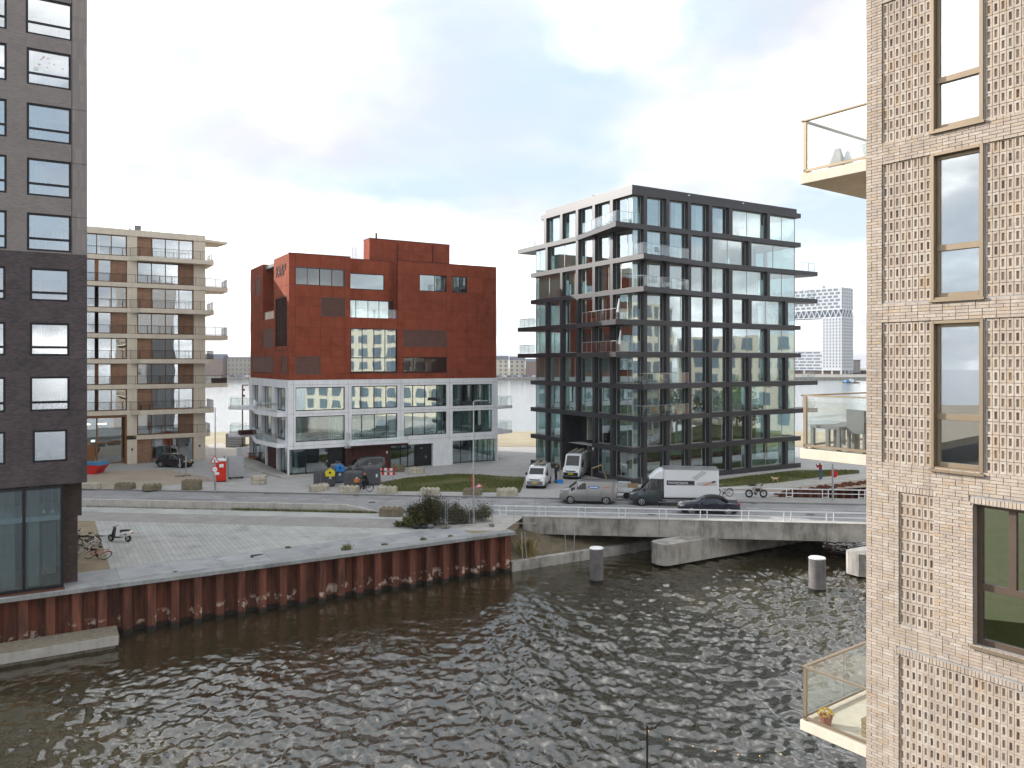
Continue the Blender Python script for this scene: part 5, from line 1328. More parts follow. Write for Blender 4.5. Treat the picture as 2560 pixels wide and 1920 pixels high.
# ---------------------------------------------------------------- far shore, seen across the river
M_fw = PB('far_white_wall', (.52, .54, .57), .8, var=.06); M_fcr = PB('far_cream_wall', (.55, .49, .40), .8, var=.06); M_fwin = PB('far_window', (.13, .16, .20), .3, var=.2, spec=.8)
M_fbr = PB('far_brick', (.26, .17, .14), .85, var=.2); M_fbr2 = PB('far_pale_brick', (.36, .31, .26), .85, var=.15); M_froof = PB('far_roof', (.14, .15, .18), .8, var=.2); M_ftr = PB('far_truss', (.62, .66, .70), .6)
def gate_tower():
    al = R(40); K = (328.0, 776.0)
    t = thing('gate_tower', 'huge pale gate shaped apartment tower standing across the river', 'building', (*K, -2.5), al)
    w1, w2, Lb = 23.6, 20.7, 92.0
    def bl(name, mat, *q): return bo(name, mat, t, *q)
    bl('tower_leg', M_fw, 0, w1, 0, w2, 6, 59); bl('tower_leg', M_fw, 0, w1, Lb - w2, Lb, 0, 59)
    bl('top_block', M_fw, 0, w1, 0, Lb, 67.6, 89.3); bl('truss_band', M_fwin, .8, w1 - .8, .8, Lb - .8, 59.4, 67.4)
    bl('belt', M_ftr, 0, w1, 0, Lb, 66.9, 67.59); bl('belt', M_ftr, 0, w1, 0, Lb, 59.0, 59.7)
    m = MB()
    n = 16; st_ = Lb / n
    for i in range(n):
        a = i * st_
        for p, q in (((0, a, 59.6), (0, a + st_ / 2, 67)), ((0, a + st_ / 2, 67), (0, a + st_, 59.6))): m.cyl(p, q, .5, n=4)
    n = 4; st_ = w1 / n
    for i in range(n):
        a = i * st_
        for p, q in (((a, 0, 59.6), (a + st_ / 2, 0, 67)), ((a + st_ / 2, 0, 67), (a + st_, 0, 59.6))): m.cyl(p, q, .5, n=4)
    m.build('truss', M_ftr, t)
    bl('plant_room', M_fw, 9, 15, 25, 32, 89.3, 93)
    m = MB(); r = random.Random(4)
    for j in range(6):
        z = 68.6 + 3.45 * j
        y = 2.0 + 2.2 * (j % 2)
        while y < Lb - 4: m.box(-.15, .1, y, y + 4.2, z, z + 2.1); y += 6.2
        x = 1.6
        while x < w1 - 2: m.box(x, x + 1.6, -.15, .1, z, z + 2.1); x += 4.4
    for j in range(16):
        z = 9 + 3.15 * j
        for x in range(7): m.box(1.4 + 3.1 * x, 2.8 + 3.1 * x, -.15, .1, z, z + 1.9)
        for y in range(6): m.box(-.15, .1, 1.4 + 3.3 * y, 2.6 + 3.3 * y, z, z + 1.9)
        for y in range(5): m.box(-.15, .1, Lb - w2 + 1.4 + 3.8 * y, Lb - w2 + 2.8 + 3.8 * y, z, z + 1.9)
    tag(m.build('windows', M_fwin, t), kind='stuff')
    bl('podium', M_fw, 1, w1 - 1, w2, Lb - w2, 6, 26.2)
    m = MB()
    for j in range(6):
        z = 7.2 + 3.2 * j; y = w2 + .6 + (2 if j % 2 else 0)
        while y < Lb - w2 - 4: m.box(.85, 1.1, y, y + 7.2, z, z + 1.7); y += 8.6
    tag(m.build('podium_windows', M_fwin, t), kind='stuff')
    m = MB()
    for x in (1, 8, 15, 22): m.box(x - .7, x + .7, .2, 1.6, -1, 6)
    for y in (10, 20, 40, 60, 78): m.box(1, 2.4, y, y + 1.4, -1, 6)
    tag(m.build('columns', M_fw, t), kind='stuff')
    bl('undercroft', M_fbr, 5, w1 - 2, 4, Lb - 4, 0, 5.9); bl('quay_slab', M_froof, -3, w1 + 6, -3, Lb + 4, -2, -.1)
gate_tower()
fs_ = MB().box(-900, 520, 634, 1500, -4, -.3); tag(fs_.build('far_shore', M_conc), kind='structure')
fs_ = MB().box(240, 900, 800, 1500, -4, -.3); tag(fs_.build('far_shore_right', M_conc), kind='structure')
def far_house(x, y, w, h, d, mat, roof, label, fl=4, grp='houses across the river', name='far_house'):
    t = thing(name, label, 'building', (x, y, -.3), 0, grp)
    bo('wall', mat, t, 0, w, 0, d, 0, h)
    m = MB()
    if roof == 'flat': m.box(-.3, w + .3, -.3, d, h + .01, h + .9)
    else: m.ext([(-.3, h + .01), (d, h + .01), (d * .75, h + roof), (d * .25, h + roof)], 'x', -.2, w + .2)
    m.build('roof', M_froof, t)
    m = MB(); nw = max(2, int(w / 3.4)); fh = h / fl
    for j in range(fl):
        for i in range(nw):
            a = (i + .25) * w / nw; m.box(a, a + w / nw * .42, -.12, .05, fh * j + fh * .28, fh * j + fh * .78)
    tag(m.build('windows', M_fwin, t), kind='stuff')
    return t
rf = random.Random(9)
hs = [(-330, 30, 14, M_fbr2, 'flat', 'pale long house at the left end of the far bank'), (-298, 26, 15.5, M_fbr2, 'flat', 'grey brick row with white ground floor across the river, left of the rust block'),
      (-270, 26, 15, M_fbr, 4.0, 'brown brick row across the river beside the cream block'), (-242, 24, 15.5, M_fbr2, 'flat', 'pale terrace across the river hard left of the rust block'),
      (-216, 20, 18, M_fbr, 7.0, 'tall dark roofed house behind the rust block across the river'), (-16, 13, 14.3, M_fcr, 3.2, 'cream warehouse row across the river right of the rust block'), (-2, 13, 14.0, M_fcr, 3.0, 'yellowish house across the river between the two blocks'),
      (11.5, 12, 12.5, M_fbr, 2.5, 'red brick house across the river left of the anthracite block'), (24.5, 26, 14, M_fbr2, 3.0, 'pale house across the river seen through the corner glass')]
for x, w, h, mt, rfk, lb in hs: far_house(x, 660 + rf.uniform(-3, 3), w, h, 14, mt, rfk, lb, 4)
far_house(-236, 720, 22, 24, 18, M_fbr2, 14.0, 'grey steep roofed church like house behind the far terrace', 3)
far_house(300, 830, 60, 18, 20, M_fw, 'flat', 'low pale block at the foot of the gate tower', 5); far_house(372, 900, 30, 14, 20, M_fbr2, 'flat', 'low grey building right of the gate tower', 4)
M_cars = [PB('far_car_white', (.6, .6, .62), .3, var=.1), PB('far_car_dark', (.06, .07, .09), .3, var=.1), PB('far_car_blue', (.12, .2, .35), .3, var=.1)]
def far_car(x, i):
    t = thing('parked_car', ('tiny white car parked on the far quay', 'tiny dark car parked on the far quay', 'tiny blue car parked on the far quay')[i % 3], 'car', (x, 639, -.3), 0, 'tiny %s cars parked on the far quay' % ('white', 'dark', 'blue')[i % 3])
    m = MB().ext([(-2.1, .25), (2.1, .25), (2.1, .8), (1.2, .9), (.7, 1.42), (-1.2, 1.45), (-1.9, .95)], 'y', -.85, .85); m.build('body', M_cars[i % 3], t)
    m = MB()
    for a in (-1.3, 1.3): m.cyl((a, -.88, .32), (a, .88, .32), .32, n=8)
    m.build('wheels', M_black, t)
for i in range(13): far_car(-18 + 4.9 * i * .8 + (i % 2), i)
for i in range(5): far_car(-235 + 6 * i, i)
# tug
tb = thing('tug_boat', 'small tug with blue deckhouse and white wake crossing the river', 'boat', (*G(2127, 958, -2.8), -2.8), R(180))
m = MB().prism([(-5.6, -1.4), (3.5, -1.5), (6.0, 0), (3.5, 1.5), (-5.6, 1.4)], -.4, .75); m.build('hull', PB('tug_hull', (.05, .05, .06), .5), tb)
bo('deckhouse', PB('tug_blue', (.10, .32, .62), .5), tb, .8, 4.0, -1.0, 1.0, .75, 2.2); bo('wheelhouse', M_white, tb, -1.8, .6, -.9, .9, .75, 2.6); bo('hatch', PB('tug_red', (.45, .09, .05), .6), tb, -3.4, -2.0, -.9, .9, .75, 1.3)
MB().cyl((-.6, 0, 2.6), (-.6, 0, 4.2), .08).build('mast', M_steel, tb)
m = MB().prism([(6, -1.6), (6.8, 0), (6, 1.6), (-6, 1.8), (-46, .9), (-46, -.9), (-6, -1.8)], .05, .10); wk = m.build('wake', M_white, tb)
# far trees
M_ftree = PB('far_foliage', (.10, .10, .06), .9, var=.3, c2=(.20, .16, .09))
def far_tree(x, y, h, label):
    t = thing('far_tree', label, 'tree', (x, y, -.3), 0, 'trees behind the far terrace')
    MB().cyl((0, 0, 0), (0, 0, h * .5), .35, .2, 6).build('trunk', M_woodG, t)
    m = MB(); r = random.Random(int(x * 7))
    for i in range(420):
        a, b = r.uniform(0, 6.28), r.uniform(-1, 1); q = r.random() ** .5; s = math.sqrt(1 - b * b)
        c = (h * .34 * q * s * math.cos(a), h * .34 * q * s * math.sin(a), h * .62 + h * .34 * q * b); d = .55
        p = [tuple(c[k] + r.uniform(-d, d) for k in range(3)) for _ in range(3)]; m._a(p, [(0, 1, 2)])
    m.build('crown', M_ftree, t)
far_tree(-268, 690, 23, 'leafless looking tree rising behind the far terrace'); far_tree(-255, 695, 20, 'lower bare tree behind the far terrace'); far_tree(30, 700, 22, 'tree behind the yellowish far house')

# ---------------------------------------------------------------- neighbours out of the picture, met in the window panes; one block added to shade the quay
def neighbour(name, label, loc, rz, w, d, h, wall, fl=6, lawn=False):
    t = thing(name, label, 'building', (*loc, 0), rz)
    bo('body', wall, t, 0, w, 0, d, -1, h); n = int(w / 4); fh = h / fl
    m = MB(); m2 = MB()
    for side in (0, 1):
        for j in range(fl):
            for i in range(n):
                a = (i + .2) * w / n; b = a + w / n * .6; y0, y1 = ((-.1, .1), (d - .1, d + .1))[side]
                m.box(a, b, y0, y1, fh * j + .7, fh * j + fh - .45)
        n2 = int(d / 4)
        for j in range(fl):
            for i in range(n2):
                a = (i + .2) * d / n2; x0, x1 = ((-.1, .1), (w - .1, w + .1))[side]; m.box(x0, x1, a, a + d / n2 * .6, fh * j + .7, fh * j + fh - .45)
    tag(m.build('windows', M_fwin, t), kind='stuff')
    return t
neighbour('neighbour_block', 'cream neighbour block out of the picture to the right, mirrored in panes', (64, 2), 0.0, 16, 58, 22, M_cream, 7)
neighbour('neighbour_block', 'second cream neighbour block out of the picture far right, mirrored in panes', (100, 55), R(31), 18, 34, 17, M_fcr, 5)
neighbour('neighbour_block', 'brown brick neighbour block out of the picture behind the bridge', (128, 92), R(31), 26, 20, 14, M_fbr, 4)
neighbour('neighbour_block', 'pale neighbour block out of the picture behind the viewer', (-30, -70), R(31), 50, 16, 16, M_fw, 5)
neighbour('neighbour_block', 'grey slab block out of the picture at the far right', (175, 70), R(20), 18, 30, 38, M_fw, 12)
sheet('side_lawn', [(-75, -35), (-16, -25), (-18, 12), (-60, 2)], .0, M_grass, z0=-3.2)
sheet('right_bank', [(46.5, 62), (120, 92), (190, 60), (90, 62)], -.4, M_grass, z0=-3.2)
sheet('right_quay', [(50, -5), (64, -5), (64, 61.5), (50, 61.5)], -.4, M_concL, z0=-3.2)
neighbour('neighbour_block', 'grey block added out of the picture to the left to shade the quay', fr((-50, 66), GA, -14, 0), GA, 14, 22, 27, M_fw, 9)  # added unseen block, placed so its shadow covers the quay deck
def ctx_tree(x, y, h, label, mat):
    t = thing('garden_tree', label, 'tree', (x, y, -.2), 0, 'trees out of the picture')
    MB().cyl((0, 0, 0), (0, 0, h * .6), .25, .12, 8).build('trunk', M_woodG, t); m = MB(); r = random.Random(int(x * 5 + y))
    for i in range(900):
        a, b = r.uniform(0, 6.28), r.uniform(-1, 1); q = r.random() ** .4; s = math.sqrt(1 - b * b)
        c = (h * .33 * q * s * math.cos(a), h * .33 * q * s * math.sin(a), h * .62 + h * .36 * q * b); d = .32
        m._a([tuple(c[k] + r.uniform(-d, d) for k in range(3)) for _ in range(3)], [(0, 1, 2)])
    m.build('crown', mat, t)
for i, (x, y, h) in enumerate(((62, 66, 9), (74, 68, 8), (88, 70, 10), (68, 76, 7), (-34, -6, 7), (-26, -14, 8))):
    ctx_tree(x, y, h, 'leafy tree out of the picture, mirrored in the panes, number %s along' % ('one', 'two', 'three', 'four', 'five', 'six')[i], (M_ftree, M_gr2, M_gr1)[i % 3])
# ---------------------------------------------------------------- vehicles
M_tyre = PB('tyre', (.022, .022, .022), .8, var=.1); M_rim = PB('alloy_rim', (.45, .46, .48), .3, .85, var=.05)
M_cglass = PB('vehicle_glass', (.012, .015, .017), .06, var=.05, spec=.6)
M_plate = PB('number_plate', (.72, .50, .03), .5, var=.03); M_lamp = PB('headlamp', (.72, .74, .76), .1, .2, var=.02, spec=.9); M_tail = PB('tail_lamp', (.42, .02, .02), .15, var=.05)
def paint(name, c, metal=.0, rough=.28): return PB(name, c, rough, metal, var=.03, scale=2, coat=.7)
def vehicle(t, st, pm, wheels, glassq, W, lower=None, nose=None, tail=None, wr=.32, seams=(), handles=(), screen=None, rear=None, roofm=None):
    """st: stations (x, z_bottom, z_belt, z_top, w_belt, w_top) from tail to nose"""
    def at(x):
        for a, b in zip(st, st[1:]):
            if a[0] <= x <= b[0]:
                f = (x - a[0]) / (b[0] - a[0]); return [a[i] + f * (b[i] - a[i]) for i in range(6)]
        return list(st[0] if x < st[0][0] else st[-1])
    def ring(s):
        x, zb, ze, zt, wb, wt = s; zm = zb + (ze - zb) * .55
        h = [(wb * .90, zb), (wb * .985, zb + .10), (wb, zm), (wb * .975, ze), (wt, zt - min(.06, (zt - ze) * .3 + .01)), (wt * .84, zt)]
        return [(x, -a, b) for a, b in h] + [(x, 0, zt + .018)] + [(x, a, b) for a, b in h[::-1]]
    xs = []
    for a, b in zip(st, st[1:]): n = max(1, int((b[0] - a[0]) / .22)); xs += [a[0] + (b[0] - a[0]) * i / n for i in range(n)]
    xs.append(st[-1][0])
    m = MB().loft([ring(at(x)) for x in xs]); b = m.build('body', pm, t, smooth=True, fix=True)
    e = b.modifiers.new('edge', 'EDGE_SPLIT'); e.split_angle = R(38)
    def side(x, f, sg, off=.007):
        s = at(x); y0, z0 = s[4] * .975, s[2]; y1, z1 = s[5], s[3] - min(.06, (s[3] - s[2]) * .3 + .01)
        return (x, sg * (y0 + (y1 - y0) * f + off), z0 + (z1 - z0) * f)
    for q in glassq:
        for sg in (-1, 1):
            # subdivide along x so the pane follows the bodyside
            p = [side(x, f, sg) for x, f in q]
            MB().quad(*(p if sg < 0 else p[::-1])).build('side_window', M_cglass, t)
    def topq(x0, x1, name, mat, in0=.94, in1=.9):
        s0, s1 = at(x0), at(x1); n = 5; m = MB(); d = (x1 - x0); nz = Vector((-(s1[3] - s0[3]), 0, abs(d))).normalized() * .012 * (1 if d > 0 else 1)
        if d < 0: nz = Vector(((s1[3] - s0[3]), 0, abs(d))).normalized() * .012
        r0 = [(x0 + nz.x, -s0[5] * .9 * in0 + 2 * s0[5] * .9 * in0 * i / n, s0[3] + .02 + nz.z - .012 * abs(i - n / 2) / n) for i in range(n + 1)]
        r1 = [(x1 + nz.x, -s1[5] * .9 * in1 + 2 * s1[5] * .9 * in1 * i / n, s1[3] + .02 + nz.z - .012 * abs(i - n / 2) / n) for i in range(n + 1)]
        for i in range(n): m.quad(r0[i], r0[i + 1], r1[i + 1], r1[i])
        return m.build(name, mat, t)
    if screen: topq(screen[0], screen[1], 'windscreen', M_cglass)
    if rear: topq(rear[0], rear[1], 'rear_window', M_cglass)
    if roofm: topq(roofm[0], roofm[1], 'roof_panel', roofm[2], 1.0, 1.0)
    for wx in wheels:
        wb = at(wx)[4]
        for sg in (-1, 1):
            y = sg * (wb - .01)
            MB().cyl((wx, y - sg * .10, wr), (wx, y + sg * .004, wr), wr + .065, wr + .065, 22).build('wheel_arch', M_blackP, t)
            w_ = MB().cyl((wx, y - sg * .16, wr), (wx, y + sg * .012, wr), wr, wr, 24); w_.cyl((wx, y + sg * .012, wr), (wx, y + sg * .02, wr), wr, wr * .93, 24); o = w_.build('wheel', M_tyre, t)
            r = MB().cyl((wx, y + sg * .02, wr), (wx, y + sg * .026, wr), wr * .66, wr * .62, 20)
            for k in range(5):
                a = 2 * math.pi * k / 5; c, s = math.cos(a), math.sin(a); r.cyl((wx + c * wr * .1, y + sg * .03, wr + s * wr * .1), (wx + c * wr * .6, y + sg * .03, wr + s * wr * .6), wr * .09, wr * .07, 5)
            r.build('rim', M_rim, o)
            MB().cyl((wx, y + sg * .024, wr), (wx, y + sg * .028, wr), wr * .55, wr * .55, 16).build('rim_gap', M_blackP, o)
    for x in seams:
        for sg in (-1, 1):
            s = at(x); MB().box(x - .008, x + .008, sg * s[4] - .006, sg * s[4] + .006, s[1] + .12, s[2] - .02).build('door_seam', M_blackP, t)
    for x in handles:
        for sg in (-1, 1): s = at(x); MB().box(x - .09, x + .09, sg * (s[4]) - .012, sg * s[4] + .02, s[2] - .13, s[2] - .10).build('door_handle', lower or pm, t)
    n_, r_ = st[-1], st[0]
    if nose:
        z, wl = nose['z'], nose.get('w', .3); x = n_[0]
        for sg in (-1, 1):
            m = MB().hexa([(x - .30, sg * (n_[4] - wl), z - .09), (x + .012, sg * (n_[4] - wl), z - .09), (x - .22, sg * (n_[4] + .004), z - .05), (x - .42, sg * (n_[4] + .004), z - .02),
                           (x - .30, sg * (n_[4] - wl), z + .07), (x - .02, sg * (n_[4] - wl), z + .07), (x - .24, sg * (n_[4] + .004), z + .12), (x - .46, sg * (n_[4] + .004), z + .14)]); m.build('headlamp', M_lamp, t)
            MB().box(nose['mx'] - .06, nose['mx'] + .08, sg * (W / 2 + .02) - .06, sg * (W / 2 + .02) + .10, nose['mz'], nose['mz'] + nose.get('mh', .16)).build('mirror', nose.get('mm', pm), t)
        MB().box(x - .05, x + .016, -n_[4] * .62, n_[4] * .62, z - .10, z + .0).build('grille', M_blackP, t)
        MB().box(x - .05, x + .022, -n_[4] * .95, n_[4] * .95, n_[1] - .02, n_[1] + nose.get('bh', .16)).build('front_bumper', lower or M_blackP, t)
        MB().box(x + .023, x + .03, -.26, .26, n_[1] + .14, n_[1] + .25).build('number_plate', M_plate, t)
    if tail:
        for sg in (-1, 1): MB().box(r_[0] - .012, r_[0] + .10, sg * r_[4] - .11 * (sg > 0) - .0, sg * r_[4] + .11 * (sg < 0) + .0, tail - .02, tail + tail * .28).build('tail_lamp', M_tail, t)
        MB().box(r_[0] - .02, r_[0] + .05, -r_[4] * .96, r_[4] * .96, r_[1] - .02, r_[1] + .2).build('rear_bumper', lower or M_blackP, t)
        MB().box(r_[0] - .028, r_[0] - .021, -.26, .26, r_[1] + .3, r_[1] + .41).build('number_plate', M_plate, t)
    MB().box(st[0][0] + .3, st[-1][0] - .3, -W / 2 + .12, W / 2 - .12, .16, st[3][1] + .05).build('underbody', M_blackP, t)
    return b
def hatch(label, loc, rz, pm, name='hatchback'):
    t = thing(name, label, 'car', loc, rz)
    st = [(-1.98, .42, .85, .92, .74, .62), (-1.86, .30, .90, 1.18, .82, .60), (-1.55, .24, .94, 1.44, .86, .62), (-.9, .22, .95, 1.49, .87, .64), (.0, .22, .93, 1.48, .87, .64), (.42, .22, .92, 1.40, .87, .63), (1.05, .22, .90, .97, .86, .72), (1.6, .25, .80, .87, .83, .68), (1.92, .32, .62, .72, .74, .58), (2.0, .40, .55, .62, .66, .5)]
    vehicle(t, st, pm, (-1.22, 1.28), [[(-.5, .06), (.42, .06), (.30, .9), (-.5, .95)], [(-1.4, .12), (-.55, .06), (-.55, .95), (-1.2, .92)], [(.48, .06), (.85, .06), (.48, .72)]], 1.74, nose=dict(z=.70, w=.34, mx=.62, mz=.92), tail=.85, seams=(-.52, .55), handles=(-.4, .45), screen=(.98, .46), rear=(-1.93, -1.60))
    return t
def mpv(label, loc, rz, pm):
    t = thing('estate_van', label, 'car', loc, rz)
    st = [(-2.15, .45, 1.0, 1.1, .80, .68), (-2.08, .30, 1.02, 1.70, .86, .70), (-1.8, .25, 1.04, 1.80, .89, .72), (-.6, .24, 1.04, 1.84, .90, .74), (.45, .24, 1.02, 1.78, .90, .73), (.75, .24, 1.02, 1.64, .90, .72), (1.4, .25, 1.00, 1.07, .88, .76), (1.85, .28, .92, .98, .84, .70), (2.12, .34, .70, .80, .74, .6), (2.2, .42, .6, .68, .66, .5)]
    vehicle(t, st, pm, (-1.38, 1.34), [[(-.35, .06), (.75, .06), (.6, .9), (-.35, .95)], [(-1.9, .1), (-.42, .06), (-.42, .95), (-1.8, .94)], [(.82, .06), (1.15, .06), (.80, .7)]], 1.8, nose=dict(z=.80, w=.34, mx=.95, mz=1.04), tail=1.0, seams=(-.38, .82), handles=(-.25,), screen=(1.33, .80), rear=None)
    return t
def van(label, loc, rz, pm, lower, high=False, name='van', rack=True):
    t = thing(name, label, 'van', loc, rz)
    zt = 2.45 if high else 1.93; L = 2.75 if high else 2.42
    st = [(-L, .5, 1.2, zt - .1, .86, .78), (-L + .08, .32, 1.22, zt - .02, .93, .82), (-L + .5, .26, 1.22, zt, .95, .83), (0.0, .26, 1.22, zt, .95, .83), (L - 1.65, .26, 1.20, zt - .04, .95, .82), (L - 1.45, .26, 1.20, zt - .14, .95, .80),
          (L - .72, .27, 1.15, 1.22, .93, .80), (L - .3, .30, 1.02, 1.10, .90, .74), (L - .04, .34, .78, .90, .84, .66), (L, .40, .66, .74, .78, .55)]
    f = .62 if high else .92
    vehicle(t, st, pm, (-L + .95, L - .92), [[(L - 2.25, .06), (L - 1.4, .06), (L - 1.5, f), (L - 2.2, f)], [(L - 1.32, .06), (L - .98, .06), (L - 1.34, f * .8)]], 1.94, lower=lower, nose=dict(z=.92, w=.28, mx=L - 1.05, mz=1.15, mh=.26, mm=M_blackP, bh=.34), tail=1.1, wr=.335, seams=(L - 2.35, L - 3.5), handles=(L - 2.2,), screen=(L - .78, L - 1.42))
    if rack:
        m = MB()
        for x in (-L + .3, -.8, .4): m.box(x, x + .05, -.8, .8, zt + .10, zt + .14).box(x, x + .05, -.78, -.74, zt - .02, zt + .10).box(x, x + .05, .74, .78, zt - .02, zt + .10)
        m.build('roof_rack', M_blackP, t)
        m = MB().box(-L + .2, .7, -.45, -.2, zt + .145, zt + .20).box(-L + .4, .5, .1, .5, zt + .145, zt + .19); m.build('roof_load', M_woodG, t)
    return t
P_black = paint('black_paint', (.012, .011, .016)); P_slate = paint('slate_paint', (.06, .062, .068), .4); P_white = paint('van_white_paint', (.70, .71, .73)); P_silver = paint('silver_grey_paint', (.29, .285, .285), .6, .34); P_teal = paint('dark_slate_paint', (.05, .062, .068), .3)
P_blue = paint('midnight_paint', (.01, .014, .03), .2)
hatch('black hatchback parked in front of the cream apartment block', (*G(437, 1167, .13), .13), R(-14), P_black)
mpv('slate grey van car parked nose out behind the rubbish containers', (*G(910, 1186, .12), .12), R(205), P_slate)
van('small white van with grey bumper parked beside the lawn', (*G(1347, 1213, .12), .12), R(-101), P_white, M_grey)
t = van('tall white van with black grille parked at the porch of the anthracite block', (*G(1440, 1190, .12), .12), R(-106), P_white, M_blackP, True)
for sg in (-1, 0, 1): pass
sv = van('silver grey panel van on the road beside the white box truck', (*RF(4.6, -1.15), .004), R(173.5), P_silver, M_grey, rack=False)
lg_ = MB().ext([(-.47 + .05 * (1 - math.cos(a)) if False else .5 * math.cos(a), .11 * math.sin(a)) for a in [2 * math.pi * k / 24 for k in range(24)]], 'y', -.004, .004).build('logo', M_blueP, sv, loc=(-.45, .912, 1.44)); lg_.rotation_euler = (R(8), 0, 0)
lb_ = MB().box(-.34, .34, .005, .008, -.03, .03).build('logo_bar', M_white, lg_)
m = MB()
for i in range(5): m.box(-1.75 + .10 * i, -1.68 + .10 * i, .915, .921, 1.38 + .03 * (i % 2), 1.50)
m.build('logo_orange', PB('orange_print', (.6, .16, .04), .5), sv)
# box truck
bt_ = thing('box_truck', 'white box truck with dark slate cab on the road by the anthracite block', 'truck', (*RF(11.75, -1.35), .004), R(173.5))
st = [(1.05, .40, 1.3, 2.30, .96, .84), (1.5, .36, 1.3, 2.36, .97, .86), (1.95, .35, 1.28, 2.26, .97, .84), (2.75, .36, 1.22, 1.30, .95, .82), (3.3, .38, 1.05, 1.16, .92, .76), (3.62, .42, .80, .95, .86, .66), (3.68, .48, .66, .78, .8, .55)]
vehicle(bt_, st, P_teal, (2.72,), [[(1.25, .06), (2.0, .06), (1.92, .9), (1.3, .9)], [(2.08, .06), (2.45, .06), (2.05, .72)]], 1.98, lower=M_blackP, nose=dict(z=.95, w=.3, mx=2.5, mz=1.2, mh=.28, mm=M_blackP, bh=.3), wr=.35, seams=(1.15, 2.2), handles=(1.35,), screen=(2.68, 2.0))
M_boxw = PB('truck_box_white', (.74, .75, .77), .4, var=.03, scale=.7)
bevel(bo('cargo_box', M_boxw, bt_, -3.55, .90, -1.06, 1.06, .78, 3.12), .02)
MB().box(-3.57, .92, -1.075, 1.075, 3.07, 3.14).box(-3.57, .92, -1.075, 1.075, .74, .80).build('box_trim', M_alu, bt_)
m = MB(); rg = []
for i in range(9):
    a = i / 8; x = .93 + 1.15 * a; h = 3.05 - (.78) * a ** 1.8; w = 1.0 - .16 * a; rg.append([(x, -w, 2.28), (x, -w * .98, h - .1), (x, -w * .8, h), (x, w * .8, h), (x, w * .98, h - .1), (x, w, 2.28)])
o = m.loft(rg).build('wind_deflector', M_boxw, bt_, smooth=True, fix=True); o.modifiers.new('e', 'EDGE_SPLIT').split_angle = R(40)
MB().box(-3.5, 1.2, -.45, -.33, .5, .74).box(-3.5, 1.2, .33, .45, .5, .74).build('chassis', M_blackP, bt_)
for sg in (-1, 1):
    o = MB().cyl((-1.75, sg * .62, .35), (-1.75, sg * .98, .35), .35, n=24).build('wheel', M_tyre, bt_); MB().cyl((-1.75, sg * .97, .35), (-1.75, sg * .99, .35), .21, n=18).build('rim', M_rim, o)
    MB().box(-3.2, -2.3, sg * 1.0 - .02, sg * 1.0 + .02, .42, .50).box(-1.15, .75, sg * 1.0 - .02, sg * 1.0 + .02, .42, .50).build('side_guard', M_alu, bt_)
    MB().box(-3.585, -3.56, sg * .8 - .12, sg * .8 + .12, .6, .74).build('tail_lamp', M_tail, bt_)
M_ad1 = PB('advert_dark', (.045, .042, .045), .5, var=.05); M_ad2 = PB('advert_grey', (.52, .53, .55), .5, var=.06); M_skin = PB('skin', (.52, .31, .22), .6, var=.1)
YS = 1.064                                             # the side that faces the canal
bo('advert_panel', M_ad1, bt_, -1.58, .68, YS, YS + .006, 1.80, 2.18)
MB()._a([(-2.6, YS + .003, 2.85), (-2.2, YS + .003, 3.02), (-1.35, YS + .003, 2.42), (-1.7, YS + .003, 2.2)], [(0, 1, 2, 3)]).build('advert_sleeve', M_ad2, bt_)
MB()._a([(-1.75, YS + .004, 1.80), (-1.75, YS + .004, 2.02), (-2.4, YS + .004, 2.12), (-3.35, YS + .004, 2.2), (-3.35, YS + .004, 1.80)], [(0, 1, 2, 3, 4)]).build('advert_shirt', M_ad2, bt_)
MB()._a([(-1.95, YS + .007, 1.80), (-2.5, YS + .007, 1.98), (-2.85, YS + .007, 2.12), (-3.1, YS + .007, 2.10), (-3.1, YS + .007, 1.99), (-2.75, YS + .007, 1.90), (-2.6, YS + .007, 1.80)], [tuple(range(7))]).build('advert_hand', M_skin, bt_)
MB()._a([(-2.95, YS + .009, 2.02), (-3.05, YS + .009, 2.2), (-3.35, YS + .009, 2.2), (-3.15, YS + .009, 2.04)], [(0, 1, 2, 3)]).build('advert_tool', M_ad1, bt_)
bo('advert_line', M_white, bt_, -1.5, -.1, YS + .007, YS + .009, 1.84, 1.855)
def text(s, size, par, loc, rot, mat, name='lettering', ex=.002):
    c = bpy.data.curves.new(name, 'FONT'); c.body = s; c.size = size; c.extrude = ex; c.materials.append(mat)
    tmp = bpy.data.objects.new('tmp_text', c); COL.objects.link(tmp); dg_ = bpy.context.evaluated_depsgraph_get(); me = bpy.data.meshes.new_from_object(tmp.evaluated_get(dg_)); bpy.data.objects.remove(tmp); bpy.data.curves.remove(c)
    return add(name, me, par, loc, rot)
text('montrieurs', .36, bt_, (.58, YS + .011, 1.91), (R(90), 0, R(180)), M_white)
# convertible
cv = thing('convertible', 'black convertible with cloth top driving on the bridge', 'car', (*RF(14.1, -4.95), .004), R(173.5))
st = [(-2.32, .45, .70, .80, .78, .62), (-2.2, .30, .88, .97, .86, .70), (-1.75, .22, .92, 1.01, .90, .74), (-1.25, .22, .94, 1.08, .91, .70), (-.75, .22, .93, 1.38, .91, .60), (-.2, .22, .93, 1.42, .91, .60), (.3, .22, .92, 1.36, .91, .60), (.95, .22, .90, .97, .90, .74), (1.7, .25, .80, .87, .88, .72), (2.2, .32, .62, .70, .80, .6), (2.36, .40, .52, .58, .68, .5)]
vehicle(cv, st, P_blue, (-1.42, 1.40), [[(-.55, .08), (.42, .08), (.28, .88), (-.5, .9)], [(-1.05, .15), (-.6, .08), (-.57, .85)]], 1.82, nose=dict(z=.66, w=.36, mx=.62, mz=.90), tail=.78, wr=.335, seams=(-.6, .62), handles=(-.42,), screen=(.90, .34))
m = MB(); rg = []
